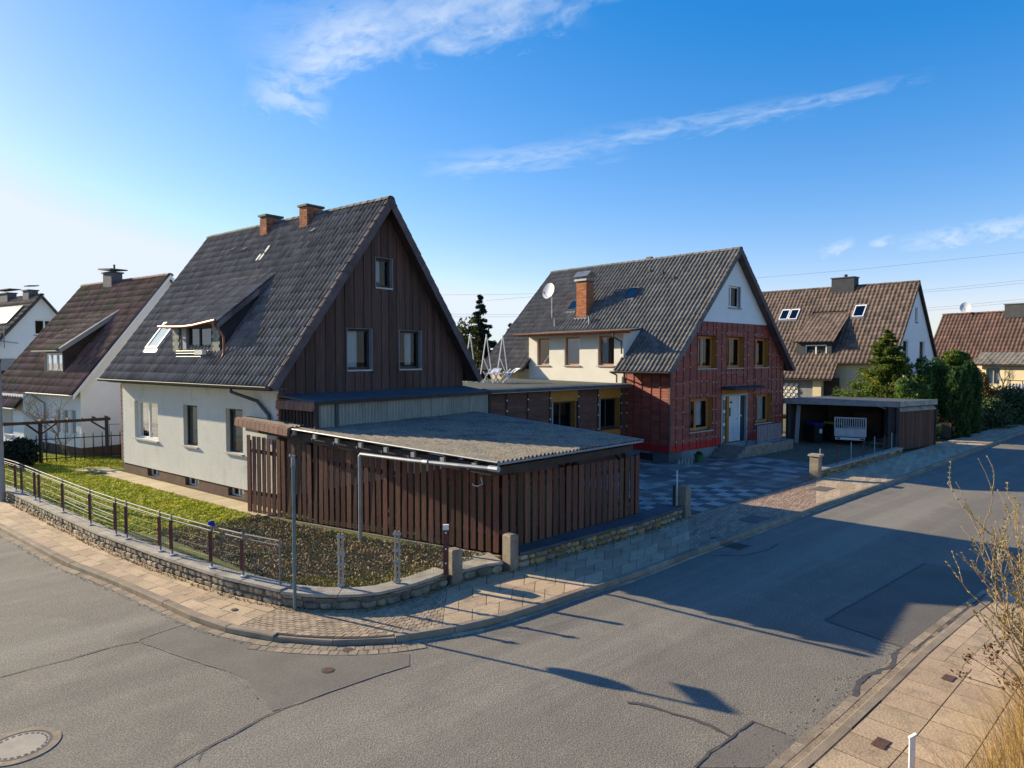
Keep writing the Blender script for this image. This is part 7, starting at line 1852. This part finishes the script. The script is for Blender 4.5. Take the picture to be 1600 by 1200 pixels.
wires = [((700, 459), (900, 456), 'topmost thin cable crossing behind the spruce'), ((690, 489), (900, 489), 'upper of two close cables behind the spruce'), ((690, 493), (900, 492), 'lower of two close cables behind the spruce'),
         ((1150, 433), (1640, 387), 'single highest cable over the brown roof'), ((1400, 455), (1640, 432), 'upper cable of the middle pair right of the brown roof'), ((1400, 458), (1640, 437), 'lower cable of the middle pair right of the brown roof'),
         ((1400, 483), (1640, 462), 'upper cable of the lowest pair at the right'), ((1400, 487), (1640, 466), 'lower cable of the lowest pair at the right')]
for a, b, lab in wires:
    A, B = far_pt(*a, 110), far_pt(*b, 110); d = B - A; A, B = A - d * .8, B + d * .6; mid = (A + B) / 2 - Vector((0, 0, d.length * .012))
    mb = MB(); mb.tube([A, A.lerp(mid, .5) - Vector((0, 0, .0)), mid, mid.lerp(B, .5), B], .013, 4); o_ = mb.build('power_cable', M_black, None); tag(o_, lab, 'cable', 'power cables in the sky')

# ================================================================== FOREGROUND SHRUB AND DRY GRASS
def stem_shrub(name, label, p, specs, seed, m, buds, th=1.0):
    rs = random.Random(seed); t = thing(name, label, 'shrub', p, 0); br = MB(); tw = MB(); bd = MB()
    def bud(b, d, r):
        bd.tube([b - d * .006, b + d * .008, b + d * .024], [r * .9, r * 1.75, r * .5], 5)
    def grow(q, d, L, r, lev):
        n = 6; pts = [q]; rr = [r]; dd = d.copy()
        for k in range(n):
            dd = (dd + Vector((rs.gauss(0, .13), rs.gauss(0, .13), rs.gauss(0, .08) + .03))).normalized(); pts.append(pts[-1] + dd * (L / n)); rr.append(max(r * (1 - .09 * (k + 1)), .003))
        (br if lev == 0 else tw).tube(pts, rr, 7 if lev == 0 else 5, cap=lev > 1)
        if lev >= 1:
            for k in range(2, n + 1):
                if rs.random() < .75:
                    for sgn in (-1, 1):
                        o_ = dd.cross(Vector((0, 0, 1))).normalized() * sgn; bud(pts[k] + o_ * rr[k], (o_ + dd).normalized(), rr[k] * .8 + .0012)
            bud(pts[-1], dd, rr[-1] + .002)
        if lev >= 3: return
        for k in range(4 if lev < 2 else 2):
            i = rs.randint(2, n); sgn = 1 if k % 2 else -1
            a = rs.uniform(0, 6.28); e = Vector((math.cos(a), math.sin(a), .55)) * .75
            grow(pts[i], (dd + e).normalized(), L * rs.uniform(.45, .75), max(r * .62, .004), lev + 1)
    for (dx, dy, L, r) in specs: grow(Vector((rs.uniform(-.15, .15), rs.uniform(-.15, .15), 0)), Vector((dx, dy, 1)).normalized(), L, r * th, 0)
    br.build('stems', m, t); tw.build('twigs', m, t); bd.build('buds', buds, t, kind='stuff'); return t
stem_shrub('budding_shrub', 'bare budding shrub with pale twigs leaning into the picture at the right edge', (6.45, 7.25, .05), [(-.12, -.05, 1.5, .022), (-.25, .02, 1.6, .024), (-.32, -.10, 1.5, .022), (.16, .05, 1.6, .022), (-.45, .04, 1.3, .018), (.10, -.15, 1.4, .02), (-.6, .1, 1.2, .018), (-.22, .12, 1.5, .022), (-.5, .2, 1.35, .018), (-.1, .25, 1.3, .018)], 5, M_twig, M_bud)
stem_shrub('budding_shrub', 'second bare shrub of pale twigs, cut by the right edge of the picture', (6.6, 8.0, .05), [(-.1, -.05, 1.5, .022), (.05, .05, 1.6, .022), (-.45, -.1, 1.4, .02), (-.3, .1, 1.5, .02)], 15, M_twig, M_bud)
# dried flower heads on low twigs
dt = thing('withered_shrub', 'low withered shrub with brown dried flower heads beside the pale twigs', 'shrub', (6.55, 8.3, .05), 0)
mb = MB(); C = []
rs = random.Random(4)
for i in range(16):
    a = rs.uniform(2.4, 4.6); L = rs.uniform(.5, 1.05); e = Vector((math.cos(a) * L, math.sin(a) * L * .7, rs.uniform(.55, 1.35))); mb.tube([(0, 0, 0), e * .5 + Vector((0, 0, .15)), e], [.010, .007, .004], 5)
    for k in range(26): C.append(np.array(e) + rng.normal(size=3) * .05)
mb.build('stems', M_twig, dt); link('dried_heads', leaves(np.array(C), .024, M_dryleaf, 'dried_heads', .6), dt, kind='stuff')
n_ = 9000; ss_ = t_near(RP, G(1440, 1022)) + rng.uniform(-7.0, 1.2, n_); tt_ = 1.55 + rng.uniform(0, 1, n_) ** 1.5 * 2.6
P = np.array([RP.at(a) + np.array((RP.dir(a, .3)[1], -RP.dir(a, .3)[0])) * b for a, b in zip(ss_, tt_)])
hgt = rng.uniform(.4, 1.4, n_) * np.clip((tt_ - 1.0) * 1.0, .35, 1); ln = rng.normal(size=(n_, 2)) * .26 * hgt[:, None] + np.array((-.14, .12)) * hgt[:, None]
w_ = .003; a = rng.uniform(0, 2 * np.pi, n_); dx = np.c_[np.cos(a), np.sin(a), np.zeros(n_)] * w_; b0 = np.c_[P, np.full(n_, .07)]; mid = b0 + np.c_[ln * .35, hgt * .6]; tip = b0 + np.c_[ln, hgt]
V = np.stack([b0 - dx, b0 + dx, mid + dx * .8, tip], 1); V = np.stack([b0 - dx, b0 + dx, mid + dx * .7, mid - dx * .7, mid - dx * .7, mid + dx * .7, tip + dx * .1, tip - dx * .1], 1).reshape(-1, 3)
link('dry_grass', np_mesh('dry_grass', V, np.arange(len(V)).reshape(-1, 4), M_drygrass), None, kind='stuff')
P = np.c_[P[::3], rng.uniform(.08, .35, len(P[::3]))]
link('dry_foliage', leaves(P, .03, M_orange, 'dry_foliage', .3), None, kind='stuff')
